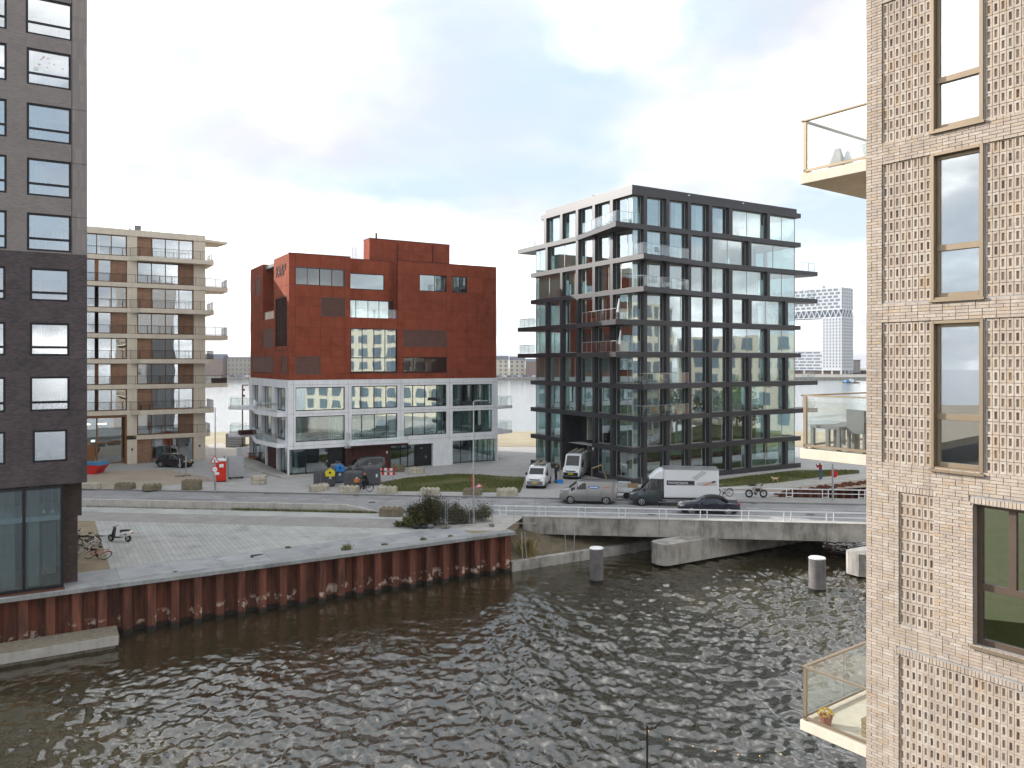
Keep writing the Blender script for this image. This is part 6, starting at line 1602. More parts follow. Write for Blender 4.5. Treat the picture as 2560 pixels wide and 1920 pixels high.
for i in range(13):
    x = -1.45 + 1.75 * i / 12; a = max(0, 1 - ((x + .35) / 1.15) ** 2); z = .98 + .47 * a ** .6; w = .60 + .10 * (1 - a)
    rg.append([(x, -w - .05, min(z - .05, 1.30)), (x, -w * .86, z), (x, 0, z + .03), (x, w * .86, z), (x, w + .05, min(z - .05, 1.30))])
m.loft(rg, closed=False, cap=False).build('soft_top', PB('black_cloth', (.014, .014, .016), .95), cv, smooth=True)
# ---------------------------------------------------------------- two wheelers
M_spoke = PB('spoke_steel', (.35, .36, .38), .35, .8)
def bicycle(label, loc, rz, fm, tyre=None, roll=0.0, size=1.0, group=None, pitch=0.0, steer=0.0, crate=None, fat=False, name='bicycle', rack=True, white=False):
    t = thing(name, label, 'bicycle', loc, rz, group, rx=roll, ry=pitch); t.scale = (size,) * 3
    r = .34 if not fat else .30; tr = .022 if not fat else .055; wb = .54
    for sx in (-wb, wb):
        o = MB().torus((sx, 0, r + .0), r - tr, tr, 'y', 28, 6).build('wheel', tyre or M_tyre, t)
        m = MB().torus((sx, 0, r), r - tr * 2.1, .011, 'y', 24, 4)
        for k in range(10):
            a = math.pi * k / 10; c, s = math.cos(a) * (r - .05), math.sin(a) * (r - .05); m.cyl((sx - c, 0, r - s), (sx + c, 0, r + s), .0022, n=3, cap=False)
        m.cyl((sx, -.04, r), (sx, .04, r), .022, n=6); m.build('spokes', M_spoke, o)
        if not fat:
            m = MB()
            for k in range(9):
                a0, a1 = R(20 + 15 * k), R(35 + 15 * k)
                if sx > 0: a0, a1 = R(180) - a0 + R(10), R(180) - a1 + R(10)
                m.cyl((sx + (r + .02) * math.cos(a0 + (R(35) if sx < 0 else -R(35))), 0, r + (r + .02) * math.sin(a0 + (R(35) if sx < 0 else -R(35)))), (sx + (r + .02) * math.cos(a1 + (R(35) if sx < 0 else -R(35))), 0, r + (r + .02) * math.sin(a1 + (R(35) if sx < 0 else -R(35)))), .016, n=4)
            m.build('mudguard', fm, t)
    bb_p, hd, hd2, sp = (-.06, 0, .30), (.36, 0, .84), (.40, 0, .66), (-.22, 0, .78)
    m = MB().cyl(bb_p, hd2, .018, n=6).cyl(bb_p, sp, .017, n=6).cyl(hd, hd2, .02, n=6).cyl((-.20, 0, .70), hd, .016, n=6)
    for s in (-.045, .045): m.cyl((-.06, s, .30), (-wb, s, r), .011, n=5).cyl((-.20, s * .5, .68), (-wb, s, r), .010, n=5)
    m.build('frame', fm, t)
    m = MB()
    for s in (-.05, .05): m.cyl((.41, s, .64), (wb, s, r), .012, n=5)
    m.cyl((.35, 0, .82), (.33, 0, 1.02), .013, n=6); m.build('fork', fm, t)
    m = MB().tube([(.18, -.30, 1.04), (.30, -.26, 1.06), (.35, -.08, 1.04), (.33, 0, 1.02), (.35, .08, 1.04), (.30, .26, 1.06), (.18, .30, 1.04)], .012, 6); m.build('handlebar', M_alu, t)
    m = MB().cyl(sp, (-.25, 0, .92), .013, n=6); m.build('seat_post', M_alu, t)
    MB().ell((-.27, 0, .96), (.14, .085, .045), 10, 6).build('saddle', M_blackP, t)
    m = MB().cyl((-.06, -.05, .30), (-.06, .05, .30), .09, n=14).cyl((-.06, .07, .30), (.06, .07, .18), .010, n=5).cyl((-.06, -.07, .30), (-.18, -.07, .42), .010, n=5).box(.02, .11, .07, .15, .165, .19).box(-.23, -.14, -.15, -.07, .41, .435); m.build('crank', M_blackP, t)
    if rack and not fat:
        m = MB().box(-.86, -.36, -.06, .06, .735, .75).cyl((-.8, .06, .74), (-wb, .05, r), .006, n=4).cyl((-.8, -.06, .74), (-wb, -.05, r), .006, n=4); m.build('rack', M_blackP, t)
    if crate:
        m = MB().box(.42, .78, -.22, .22, .80, .815)
        for a in (.80, .90, 1.0): m.box(.42, .78, -.225, -.21, a, a + .06).box(.42, .78, .21, .225, a, a + .06).box(.41, .425, -.22, .22, a, a + .06).box(.775, .79, -.22, .22, a, a + .06)
        m.build('front_crate', crate, t)
    return t
F_red = paint('red_frame', (.42, .03, .03)); F_black = paint('black_frame', (.02, .02, .022)); F_wht = paint('white_frame', (.6, .62, .64)); F_blu = paint('blue_frame', (.05, .16, .42)); F_brn = paint('maroon_frame', (.10, .03, .035))
M_wtyre = PB('pale_tyre', (.55, .5, .44), .8)
z8 = lambda X, Y, z=0.0: G(130 + X / 7.373, 1280 + Y / 7.373, z)
bg_ = 'bicycles left beside the tower foot'
bicycle('red bicycle toppled over on the yellow clinkers', (*z8(790, 900), .10), R(-12), F_red, roll=R(-56), group=bg_)
bicycle('blue and white bicycle leaning against the red toppled one', (*z8(640, 760), .02), R(60), F_wht, roll=R(22), group=bg_, crate=None)
bicycle('black bicycle with rear wheel nearest the deck strips', (*z8(640, 640), .02), R(195), F_black, roll=R(-18), group=bg_)
bicycle('black bicycle with pale handlebar standing by the tower pier', (*z8(460, 600), .02), R(115), F_black, roll=R(10), group=bg_)
bicycle('bicycle with pale tyres half hidden by the tower glass', (*z8(330, 830), .02), R(170), F_brn, M_wtyre, roll=R(14), group=bg_)
bicycle('maroon bicycle lying flat behind the heap towards the scooter', (*z8(820, 470), .08), R(8), F_brn, roll=R(76), group=bg_)
bicycle('dark upright bicycle deepest in the heap by the tower', (*z8(400, 690), .02), R(140), F_black, roll=R(-8), group=bg_)
bicycle('thin framed bicycle parked just behind the box truck', (*G(1808, 1241, .12), .12), R(176), F_black, roll=R(4))
t = bicycle('black fat tyred electric bicycle on the pavement by the railing', (*G(1891, 1244, .12), .12), R(2), F_black, fat=True, size=1.18, roll=R(-5), name='fat_tyre_bicycle')
MB().ell((-.25, 0, .90), (.36, .12, .06), 12, 6).build('long_seat', M_blackP, t); MB().box(-.05, .28, -.06, .06, .45, .68).build('battery', M_blackP, t); MB().ell((.46, 0, .92), .07, 8, 6).build('headlamp', M_blackP, t)
# scooter
sc = thing('scooter', 'white and black motor scooter parked alone on the deck strips', 'scooter', (*G(299, 1354), .006), R(172))
for x in (-.62, .62):
    o = MB().torus((x, 0, .23), .165, .068, 'y', 24, 8).build('wheel', M_tyre, sc); MB().cyl((x, -.05, .23), (x, .05, .23), .12, n=16).build('hub', M_rim, o)
m = MB().loft([[(x, -w, z0), (x, -w, z1), (x, 0, z1 + .03), (x, w, z1), (x, w, z0), (x, 0, z0 - .03)] for x, w, z0, z1 in ((-.92, .05, .60, .72), (-.80, .14, .46, .74), (-.5, .17, .36, .70), (-.2, .16, .34, .66), (-.08, .12, .30, .5))]); m.build('rear_body', M_white, sc, smooth=True)
m = MB().box(-.12, .42, -.15, .15, .26, .31); m.build('footboard', M_blackP, sc)
m = MB().loft([[(x - .02, -w, z), (x - .02, w, z), (x + .05, w * .8, z + .01), (x + .07, 0, z + .01), (x + .05, -w * .8, z + .01)] for x, w, z in ((.46, .17, .28), (.44, .19, .5), (.38, .16, .75), (.33, .10, .95))]); m.build('leg_shield', M_blackP, sc, smooth=True)
MB().loft([[(x, -w, z0), (x, -w, z1), (x, w, z1), (x, w, z0)] for x, w, z0, z1 in ((-.78, .12, .74, .80), (-.4, .15, .72, .81), (-.06, .11, .70, .78))]).build('seat', M_blackP, sc, smooth=True)
MB().box(-.30, -.12, -.12, .12, .3, .72).build('seat_pillar', M_blackP, sc)
MB().loft([[(.62 + .22 * math.cos(a), -.07, .23 + .27 * math.sin(a)), (.62 + .22 * math.cos(a), .07, .23 + .27 * math.sin(a))] for a in (R(30), R(60), R(90), R(120), R(150))], closed=False, cap=False).build('front_mudguard', M_white, sc)
MB().cyl((.33, 0, .9), (.60, 0, .25), .03, n=8).build('fork', M_blackP, sc); MB().tube([(.28, -.30, 1.02), (.36, -.1, 1.0), (.36, .1, 1.0), (.28, .30, 1.02)], .018, 6).build('handlebar', M_blackP, sc)
for s in (-.28, .28): MB().cyl((.34, s * .8, 1.0), (.36, s, 1.22), .008, n=5).ell((.36, s, 1.26), (.02, .06, .045), 8, 6).build('mirror', M_alu, sc)
MB().ell((.44, 0, .93), .08, 10, 6).build('headlamp', M_lamp, sc); MB().box(-.95, -.90, -.09, .09, .56, .66).build('tail_lamp', PB('orange_lamp', (.65, .14, .02), .3), sc); bo('side_print', M_blackP, sc, -.62, -.42, .165, .172, .50, .57); bo('side_print', M_blackP, sc, -.62, -.42, -.172, -.165, .50, .57)
MB().cyl((-.1, .1, .3), (-.16, .2, .02), .014, n=5).build('kick_stand', M_steel, sc)
# ---------------------------------------------------------------- street things
def block(label, px, py, L, H, rz, mat, z=.12, D=.8, studs=True, group=None, dz=0.0, name='concrete_block'):
    t = thing(name, label, 'concrete block', (*G(px, py - 4, z), z + dz), rz, group)
    m = MB(); r = random.Random(int(px * 3))
    j = lambda v, k=.018: v + r.uniform(-k, k)
    m.hexa([(j(-L / 2), j(-D / 2), 0), (j(L / 2), j(-D / 2), 0), (j(L / 2), j(D / 2), 0), (j(-L / 2), j(D / 2), 0), (j(-L / 2), j(-D / 2), j(H)), (j(L / 2), j(-D / 2), j(H)), (j(L / 2), j(D / 2), j(H)), (j(-L / 2), j(D / 2), j(H))])
    bevel(m.build('block', mat, t), .035, 2)
    if studs:
        n = max(2, round(L / .4))
        for i in range(n):
            for y in (-D / 4, D / 4):
                x = -L / 2 + (i + .5) * L / n; MB().hexa([(x - .14, y - .14, H - .03), (x + .14, y - .14, H - .03), (x + .14, y + .14, H - .03), (x - .14, y + .14, H - .03), (x - .09, y - .09, H + .09), (x + .09, y - .09, H + .09), (x + .09, y + .09, H + .09), (x - .09, y + .09, H + .09)]).build('stud', mat, t)
    return t
gk = 'concrete blocks along the road'
block('pale studded block half hidden by the brick tower', 228, 1225, 1.7, .5, R(-6), M_block, group=gk)
block('brown mossy block second from the brick tower', 313, 1226, 1.7, .5, R(-4), M_blockD, group=gk)
block('brown block turned askew, third from the brick tower', 380, 1229, 1.6, .5, R(20), M_blockD, group=gk)
block('tall dark mottled block left of the street lamp by the toilet', 480, 1228, 1.65, .85, R(-6), M_blockD, group=gk)
block('sawn stone block on the ground under another, right of the fence stack', 647, 1214, 1.3, .42, R(-4), M_block, studs=False, group=gk)
block('stone block lying on top of another, right of the fence stack', 648, 1214, 1.35, .38, R(3), M_block, studs=False, group=gk, dz=.45)
block('pale block end on in front of the yellow hooded container', 798, 1231, 1.7, .55, R(48), M_block, group=gk)
block('pale studded block in front of the cyclist', 873, 1235, 1.7, .55, R(-6), M_block, group=gk)
block('pale studded block at the left corner of the lawn', 968, 1237, 1.7, .55, R(-6), M_block, group=gk)
block('chipped pale block at the middle of the lawn edge', 1075, 1239, 1.65, .5, R(-6), M_block, group=gk)
block('dirty brown block with the fallen sign, behind the lamp post', 1182, 1241, 1.65, .5, R(-6), M_blockD, group=gk)
block('large pale block at the right end of the lawn', 1268, 1243, 1.7, .6, R(22), M_block, group=gk, D=1.0)
block('dark mossy block on the near side of the road by the bush', 978, 1294, 1.75, .62, R(-4), M_blockD, z=.002, group=gk)
block('brown topped block behind the red and white barrier', 995, 1183, 1.3, .7, R(-6), M_blockD, group=gk)
block('pale block on the paving in front of the glass entrance', 1042, 1188, 1.6, .6, R(-4), M_block, group=gk)
# rubbish containers
M_bin = PB('container_grey', (.085, .085, .095), .6, var=.12, scale=3); M_binB = PB('container_blue_grey', (.11, .125, .16), .5, var=.1); M_yelP = PB('yellow_plastic', (.70, .58, .03), .5, var=.06); M_bluP = PB('bright_blue_plastic', (.03, .22, .62), .45, var=.06)
def bin_(label, px, py, w, d, h, rz, mat, hood=None, kind=0):
    t = thing('rubbish_container', label, 'container', (*G(px, py, .12), .12), rz, 'rubbish containers')
    m = MB().loft([[(-w / 2 * f, -d / 2 * f, z), (w / 2 * f, -d / 2 * f, z), (w / 2 * f, d / 2 * f, z), (-w / 2 * f, d / 2 * f, z)] for f, z in ((.96, .06), (1.0, .2), (1.0, h - .25), (.97, h - .08), (.78, h))]); bevel(m.build('body', mat, t), .04, 2)
    MB().box(-w / 2 * .9, w / 2 * .9, -d / 2 * .9, d / 2 * .9, 0, .06).build('base', M_blackP, t)
    for x in (-w / 6, w / 6): MB().box(x - .02, x + .02, -d / 2 - .02, -d / 2 + .01, .2, h - .3).build('rib', mat if kind else M_grey, t)
    if hood:
        m = MB().ext([(-.42, .0), (.42, .0), (.46, .42), (.0, .75), (-.46, .42)], 'y', -.34, .0); o = m.build('hood', hood, t, loc=(w / 2 - .45, -d / 2 - .005, h - .62)); MB().cyl((0, -.36, .36), (0, -.33, .36), .11, n=14).build('hole', M_blackP, o)
        bo('label_plate', M_white, t, w / 2 - .55, w / 2 - .32, -d / 2 - .03, -d / 2 - .01, .75, 1.02)
    else: bo('label_plate', M_white, t, w / 2 - .5, w / 2 - .34, -d / 2 - .03, -d / 2 - .01, .8, 1.1)
    MB().cyl((-.12, 0, h), (-.12, 0, h + .28), .02, n=6).cyl((.12, 0, h), (.12, 0, h + .28), .02, n=6).cyl((-.12, 0, h + .28), (.12, 0, h + .28), .02, n=6).build('lifting_loop', M_steel, t)
    return t
bin_('dark container with yellow hood, leftmost of the rubbish containers', 812, 1214, 2.0, 1.6, 1.65, R(10), M_bin, M_yelP)
bin_('blue grey container with bright blue hood next to the yellow hooded one', 843, 1206, 1.2, 1.3, 1.8, R(20), M_binB, M_bluP)
bin_('ribbed dark container behind the cyclist', 884, 1220, 1.6, 1.3, 1.6, R(4), M_bin, kind=1)
bin_('dark container right of the cyclist next to the barrier', 925, 1212, 1.7, 1.4, 1.8, R(28), M_bin, kind=1)
# red and white barrier
M_redp = PB('signal_red', (.62, .03, .03), .45, var=.05)
t = thing('road_barrier', 'red and white striped road barrier beside the containers', 'barrier', (*G(968, 1203, .12), .12), R(-4))
for z in (.62, 1.05):
    for i in range(6): bo('stripe', (M_white, M_redp)[i % 2], t, -.85 + .28 * i, -.85 + .28 * (i + 1), -.02, .02, z, z + .26)
for x in (-.7, .55): MB().cyl((x, .04, 0), (x, .04, 1.35), .025, n=6).box(x - .3, x + .3, -.02, .10, 0, .05).build('leg', M_steel, t)
# toilet, stack of fences, skip
t = thing('portable_toilet', 'bright red portable toilet cabin with pale roof', 'portable toilet', (*G(551, 1203, .12), .12), R(20))
M_red = PB('toilet_red', (.60, .035, .015), .45, var=.06); M_orn = PB('toilet_orange', (.68, .10, .02), .45, var=.05)
bevel(bo('cabin', M_red, t, -.55, .55, -.55, .55, .08, 2.05), .03); bo('base', M_blackP, t, -.56, .56, -.56, .56, 0, .08)
for x in (-.5, -.2, .1, .4): bo('rib', M_red, t, x, x + .08, -.575, -.551, .15, 1.95)
bo('door', M_orn, t, -.575, -.551, -.42, .42, .12, 1.95); bo('door_sign', M_white, t, -.58, -.576, -.2, .2, 1.45, 1.75); bo('sign_plate', M_white, t, -.1, .3, -.60, -.576, 1.45, 1.78)
MB().loft([[(-.57 * f, -.57 * f, z), (.57 * f, -.57 * f, z), (.57 * f, .57 * f, z), (-.57 * f, .57 * f, z)] for f, z in ((1, 2.05), (.95, 2.16), (.6, 2.26))]).build('roof', PB('toilet_roof', (.62, .66, .70), .5), t); MB().cyl((.35, .35, 2.1), (.35, .35, 2.45), .05).build('vent', M_grey, t)
t = thing('fence_stack', 'upright stack of grey mesh fence panels beside the red toilet', 'fence stack', (*G(589, 1195, .12), .12), R(24))
for i in range(9): bo('fence_panel', M_fstack if False else M_steel, t, -.75, .75, -.62 + .14 * i, -.55 + .14 * i, .22, 2.15 + .02 * (i % 3))
for x in (-.6, .6): bo('stillage', M_blackP, t, x - .06, x + .06, -.7, .7, 0, .22)
t = thing('skip', 'red skip with blue cover at the foot of the brick tower', 'skip', (*G(222, 1183, .12), .12), R(-4))
m = MB().hexa([(-1.5, -.8, .0), (1.1, -.8, .0), (1.1, .8, .0), (-1.5, .8, .0), (-2.1, -.9, .95), (1.8, -.9, .95), (1.8, .9, .95), (-2.1, .9, .95)]); m.build('body', M_redp, t); MB().hexa([(-2.1, -.92, .96), (1.9, -.92, .96), (1.9, .92, .96), (-2.1, .92, .96), (-1.9, -.7, 1.22), (1.6, -.7, 1.22), (1.6, .7, 1.22), (-1.9, .7, 1.22)]).build('cover', PB('skip_blue', (.04, .16, .30), .5), t)
bo('mark', M_white, t, -.3, .1, -.86, -.84, .45, .7)
# lamp posts
def lamp(label, px, py, h, arm, z, name='street_lamp'):
    t = thing(name, label, 'street lamp', (*G(px, py, z), z), 0)
    MB().cyl((0, 0, 0), (0, 0, 1.2), .085, .08, 12).cyl((0, 0, 1.2), (0, 0, h), .065, .04, 12).build('pole', M_steel, t)
    s = 1 if arm > 0 else -1
    MB().tube([(0, 0, h - .02), (arm * .5, 0, h + .06), (arm, 0, h + .03)], .03, 8).build('arm', M_steel, t)
    MB().loft([[(arm + s * x, -w, h + z0), (arm + s * x, w, h + z0), (arm + s * x, w * .7, h + z1), (arm + s * x, -w * .7, h + z1)] for x, w, z0, z1 in ((-.05, .06, .0, .06), (.2, .13, -.01, .08), (.5, .12, -.01, .07), (.62, .05, .0, .04))]).build('lantern', M_grey, t)
    MB().cyl((0, 0, -.02), (0, 0, .03), .14, n=12).build('foot', M_concL, t); bo('hatch', M_grey, t, -.03, .03, -.09, -.08, .5, .85)
    return t
L1 = lamp('grey street lamp carrying road signs in front of the red toilet', 538, 1229, 7.7, -.9, .12)
m = MB()
ts = thing('road_sign', 'white triangular warning sign with red rim on the lamp post', 'sign', (*G(538, 1229, .12), .12), 0)
for r0, mt, y in ((.46, M_redp, -.10), (.33, M_white, -.112)): MB().ext([(-r0, -r0 * .5), (r0, -r0 * .5), (0, r0 * 1.15)], 'y', y, y + .01).build('sign_face', mt, ts, loc=(0, 0, 2.85))
bo('symbol', M_blackP, ts, -.04, .04, -.118, -.113, 2.7, 2.98)
ts = thing('road_sign', 'round white sign under the warning triangle on the lamp post', 'sign', (*G(538, 1229, .12), .12), 0)
MB().cyl((0, -.10, 2.05), (0, -.09, 2.05), .31, n=24).build('sign_rim', M_redp, ts); MB().cyl((0, -.112, 2.05), (0, -.105, 2.05), .24, n=24).build('sign_face', M_white, ts); bo('sign_plate', M_white, ts, -.02, .4, -.11, -.10, 1.55, 1.8)
lamp('tall pale street lamp beside the fence panels on the near side', 1184, 1311, 9.1, .5, 0.0)
t = thing('sign_post', 'grey steel post with edge on red sign behind the bridge railing', 'post', (*G(2082, 1250, .12), .12), 0)
MB().cyl((0, 0, 0), (0, 0, 3.1), .085, .08, 12).build('post', M_steel, t); MB().cyl((.10, -.02, 2.25), (.12, .0, 2.25), .32, n=20).build('sign_face', M_redp, t); MB().cyl((0, 0, 3.1), (0, 0, 3.14), .09, .06, 12).build('cap', M_steel, t)
for i, (px, py, h, lb) in enumerate(((449.5, 1192, 1.9, 'short galvanised post left of a pair in the dirt patch'), (465, 1190, 2.1, 'short galvanised post right of a pair in the dirt patch'))):
    t = thing('steel_post', lb, 'post', (*G(px, py, .12), .12), 0); MB().cyl((0, 0, 0), (0, 0, h), .06, n=10).build('post', M_steel, t); MB().hexa([(-.5, -.16, 0), (.5, -.16, 0), (.5, .16, 0), (-.5, .16, 0), (-.45, -.12, .12), (.45, -.12, .12), (.45, .12, .12), (-.45, .12, .12)]).build('foot', M_concD, t)
# mesh fence panels
def fence(label, p0, p1, h=1.95):
    an = math.atan2(p1[1] - p0[1], p1[0] - p0[0]); L = math.hypot(p1[0] - p0[0], p1[1] - p0[1])
    t = thing('mesh_fence', label, 'fence', (*p0, .01), an, 'mesh fence panels by the bridge')
    m = MB()
    for x in (0.02, L - .02): m.cyl((x, 0, .05), (x, 0, h), .022, n=6)
    m.cyl((0, 0, h), (L, 0, h), .02, n=6).cyl((0, 0, .18), (L, 0, .18), .02, n=6).cyl((L / 2, 0, .18), (L / 2, 0, h), .015, n=5); m.build('frame', M_steel, t)
    m = MB(); k = 0
    while k * .10 < L: m.cyl((k * .10, 0, .2), (k * .10, 0, h), .002, n=3, cap=False); k += 1
    for j in range(8): m.cyl((0, 0, .2 + j * .23), (L, 0, .2 + j * .23), .002, n=3, cap=False)
    tag(m.build('mesh', M_steel, t), kind='stuff')
    for x in (0.0, L): bo('foot_block', M_concD, t, x - .12, x + .12, -.33, .33, .0, .14)
f0, f1, f2, f3 = G(1048.5, 1306.4), G(1113.6, 1321), G(1229, 1315.6), G(1338, 1314.2)
fence('mesh fence panel standing askew in front of the bush', f0, f1); fence('mesh fence panel at the lamp post', (f1[0] + .1, f1[1] + .05), f2); fence('mesh fence panel at the start of the bridge railing', (f2[0] + .06, f2[1]), f3)
# shrubs: twigs and leaves
M_lf = [PB('leaf_dark', (.035, .045, .018), .7, var=.3, transl=.2), PB('leaf_olive', (.075, .085, .03), .7, var=.3, transl=.3), PB('leaf_yellow', (.20, .20, .06), .8, var=.3, transl=.3), PB('leaf_rust', (.14, .085, .05), .8, var=.3, transl=.2)]
def shrub(label, px, py, w, h, n, seed, wt=(6, 3, 1, 2), name='shrub', z=.0, d=None, sz=.055):
    t = thing(name, label, 'shrub', (*G(px, py, z), z), 0, 'shrubs at the bridge end'); r = random.Random(seed)
    d = d or w * .7; st_ = MB(); cl = []
    for i in range(26):
        a = r.uniform(0, 6.28); q = r.random() ** .5; tip = (w / 2 * q * math.cos(a), d / 2 * q * math.sin(a), h * (1 - .55 * q * q) * r.uniform(.65, 1.08)); b0 = (tip[0] * .25, tip[1] * .25, 0)
        st_.tube([b0, (tip[0] * .6, tip[1] * .6, tip[2] * .6), tip], .012, 4); cl.append((tip, b0))
    st_.build('twigs', M_woodG, t)
    m = MB()
    for i in range(n):
        tip, b0 = r.choice(cl); f = r.uniform(.35, 1.05); c = [b0[k] + (tip[k] - b0[k]) * f + r.gauss(0, .09 * h) for k in range(3)]
        if c[2] < .03: c[2] = .03 + r.random() * .2
        m.cur = r.choices(range(4), wt)[0]; s = sz * r.uniform(.5, 1.4)
        u_ = Vector((r.gauss(0, 1), r.gauss(0, 1), r.gauss(0, .7))).normalized() * s; v_ = u_.cross(Vector((r.gauss(0, 1), r.gauss(0, 1), r.gauss(0, 1))).normalized()) * .55
        c = Vector(c); m._a([tuple(c - u_), tuple(c + v_), tuple(c + u_), tuple(c - v_)], [(0, 1, 2, 3)])
    m.build('leaves', M_lf, t)
    return t
shrub('big dark tangled bush at the near end of the bridge', 1072, 1312, 3.1, 2.35, 17000, 1, (7, 3, .6, 2.4), sz=.065)
shrub('yellow green low growth in front of the big bush', 1034, 1318, 2.0, 1.0, 3000, 2, (1, 4, 4, 1))
shrub('brambles behind the fence right of the big bush', 1145, 1308, 2.6, 1.5, 9000, 3, (4, 4, 1.5, 3))
shrub('small shrub between lamp post and railing end', 1205, 1303, 1.9, 1.5, 3000, 4, (3, 4, 2, 2))
shrub('low weeds at the left foot of the bushes', 1000, 1316, 1.3, .45, 1300, 5, (1, 5, 4, 0))
def tuft(label, loc, w, h, n, seed, mats=None):
    t = thing('grass_tuft', label, 'grass', loc, 0, 'tufts of grass'); m = MB(); r = random.Random(seed)
    for i in range(n):
        a = r.uniform(0, 6.28); q = w / 2 * r.random(); x, y = q * math.cos(a), q * math.sin(a); l = h * r.uniform(.4, 1.1); b = r.uniform(0, 6.28); dx_, dy_ = l * .45 * math.cos(b) * r.random(), l * .45 * math.sin(b) * r.random()
        m.cur = r.randrange(2); m._a([(x - .012, y, 0), (x + .012, y, 0), (x + dx_ * .5, y + dy_ * .5, l * .7), (x + dx_, y + dy_, l)], [(0, 1, 2), (0, 2, 3)])
    return m.build('blades', mats or [M_gr2, M_gr3], t)
tuft('straw yellow reed tuft under the bridge beside the sheet piling', (*Q(29.2, .9), -2.1), 1.3, 1.3, 420, 1, [M_gr3, PB('straw', (.42, .33, .15), .9, var=.2, transl=.3)])
for i, (x, y, w, h, lb) in enumerate(((15.6, .75, .7, .45, 'tall weed tuft on the quay edge, middle of the wall'), (18.2, .75, .5, .2, 'low weed tuft on the quay edge right of the tallest one'), (21.0, .9, .45, .22, 'brown weed tuft on the quay edge near the bush'), (12.6, 3.4, .4, .14, 'tiny weed tuft at the deck strips edge'), (23.0, .8, .4, .16, 'rusty weed tuft near the right end of the quay'), (5.5, .7, .35, .12, 'tiny moss tuft on the quay edge near the tower'))):
    tuft(lb, (*Q(x, y), .01), w, h, 160, 10 + i)
m = MB(); r = random.Random(77)
for i in range(2600):
    x = r.uniform(-42, -11); x = x if r.random() < .35 else r.uniform(-24, -12); y = -7.86 - abs(r.gauss(0, .08)); p = RF(x, y); l = .08 + .22 * r.random() * (1 if x > -24 else .5); a = r.uniform(0, 6.28); m.cur = r.randrange(3)
    m._a([(p[0] - .015, p[1], 0), (p[0] + .015, p[1], 0), (p[0] + l * .4 * math.cos(a), p[1] + l * .4 * math.sin(a), l)], [(0, 1, 2)])
tag(m.build('weeds_along_wall', [M_gr1, M_gr2, M_gr3]), 'green weeds along the foot of the low wall', 'weeds', kind='stuff')
# rubbish heap at the bush, props under the bridge
t = thing('rubbish_bag', 'black and white rubbish bag lying before the bush', 'bag', (*G(1060, 1321), .0), R(10))
m = MB(); r = random.Random(6)
for x, w, c in ((-.55, .26, 0), (0, .38, 0), (.45, .3, 1)): m.cur = c; m.ell((x, 0, .13), (w, .24, .17), 10, 7)
m.v = [(a + r.gauss(0, .02), b + r.gauss(0, .02), max(0, c + r.gauss(0, .02))) for a, b, c in m.v]; m.build('bag', [M_blackP, M_grey], t, smooth=True)
for i, (x, dx_) in enumerate(((28.4, .05), (28.75, -.02), (32.2, .0), (32.9, .25))):
    t = thing('steel_prop', ('first thin steel prop right of the sheet piling', 'second thin steel prop right of the sheet piling', 'third thin steel prop, right of the reed tuft', 'slanting steel prop, right of the reed tuft')[i], 'prop', (*Q(x, .2), -2.1), GA, 'steel props under the bridge')
    MB().cyl((0, 0, 0), (dx_, .2, 1.9), .03, n=8).build('tube', M_steel, t); MB().cyl((0, 0, 0), (0, 0, .02), .09, n=8).build('foot_plate', M_steel, t)
# trailer with boards between the vans
t = thing('flat_trailer', 'small flat trailer with boards between the silver van and box truck', 'trailer', (*RF(8.0, .95), .12), R(160))
bo('bed', M_alu, t, -1.2, 1.2, -.6, .6, .48, .56)
for s in (-.6, .6): bo('side_board', M_boxw, t, -1.2, 1.2, s - .02, s + .02, .57, .95)
bo('panel', M_ad2, t, -.2, .9, -.3, .0, .57, 1.35); bo('panel', M_wood, t, -.9, .0, .1, .16, .57, 1.3); MB().cyl((1.2, 0, .45), (2.2, 0, .4), .04, n=6).build('drawbar', M_steel, t)
for s in (-1, 1): MB().cyl((0, s * .62, .27), (0, s * .76, .27), .27, n=16).build('wheel', M_tyre, t)
MB().cyl((-1.1, -.6, .6), (-1.1, -.62, 1.75), .025, n=6).build('post', M_steel, t)
t = thing('timber_brace', 'bent pale timber brace propped beside the porch', 'timber', (*G(1497, 1199, .12), .12), R(-6))
MB().hexa([(-.75, -.05, 1.05), (-.75, .05, 1.05), (.25, .05, 1.42), (.25, -.05, 1.42), (-.75, -.05, 1.17), (-.75, .05, 1.17), (.25, .05, 1.54), (.25, -.05, 1.54)]).build('arm', M_wood, t)
MB().hexa([(.22, -.05, 1.5), (.32, -.05, 1.45), (.32, .05, 1.45), (.22, .05, 1.5), (.75, -.05, .0), (.85, -.05, .0), (.85, .05, .0), (.75, .05, .0)]).build('leg', M_wood, t); MB().cyl((-.7, 0, 0), (-.7, 0, 1.1), .03, n=6).build('leg', M_wood, t)
t = thing('blue_crate', 'bright blue crate at the feet of the worker', 'crate', (*G(1399, 1208, .12), .12), R(10))
for a, b, c, d in ((-.3, .3, -.2, -.18), (-.3, .3, .18, .2), (-.3, -.28, -.18, .18), (.28, .3, -.18, .18)): bo('side', M_bluP, t, a, b, c, d, .02, .34)
bo('bottom', M_bluP, t, -.3, .3, -.2, .2, 0, .02)
t = thing('fallen_sign', 'pink and white sign lying on the brown block by the lamp', 'sign', (*G(1196, 1234, .12), .62), R(20))
MB().ext([(-.5, 0), (.5, .12), (.05, .45)], 'y', -.02, .02).build('sign_face', PB('faded_pink', (.55, .12, .16), .6), t); MB().ext([(-.2, .1), (.25, .16), (.05, .3)], 'y', -.026, -.021).build('sign_field', M_white, t)
t = thing('red_marker', 'red plastic marker board standing behind the lamp post', 'marker', (*G(1181, 1227, .12), .15), 0)
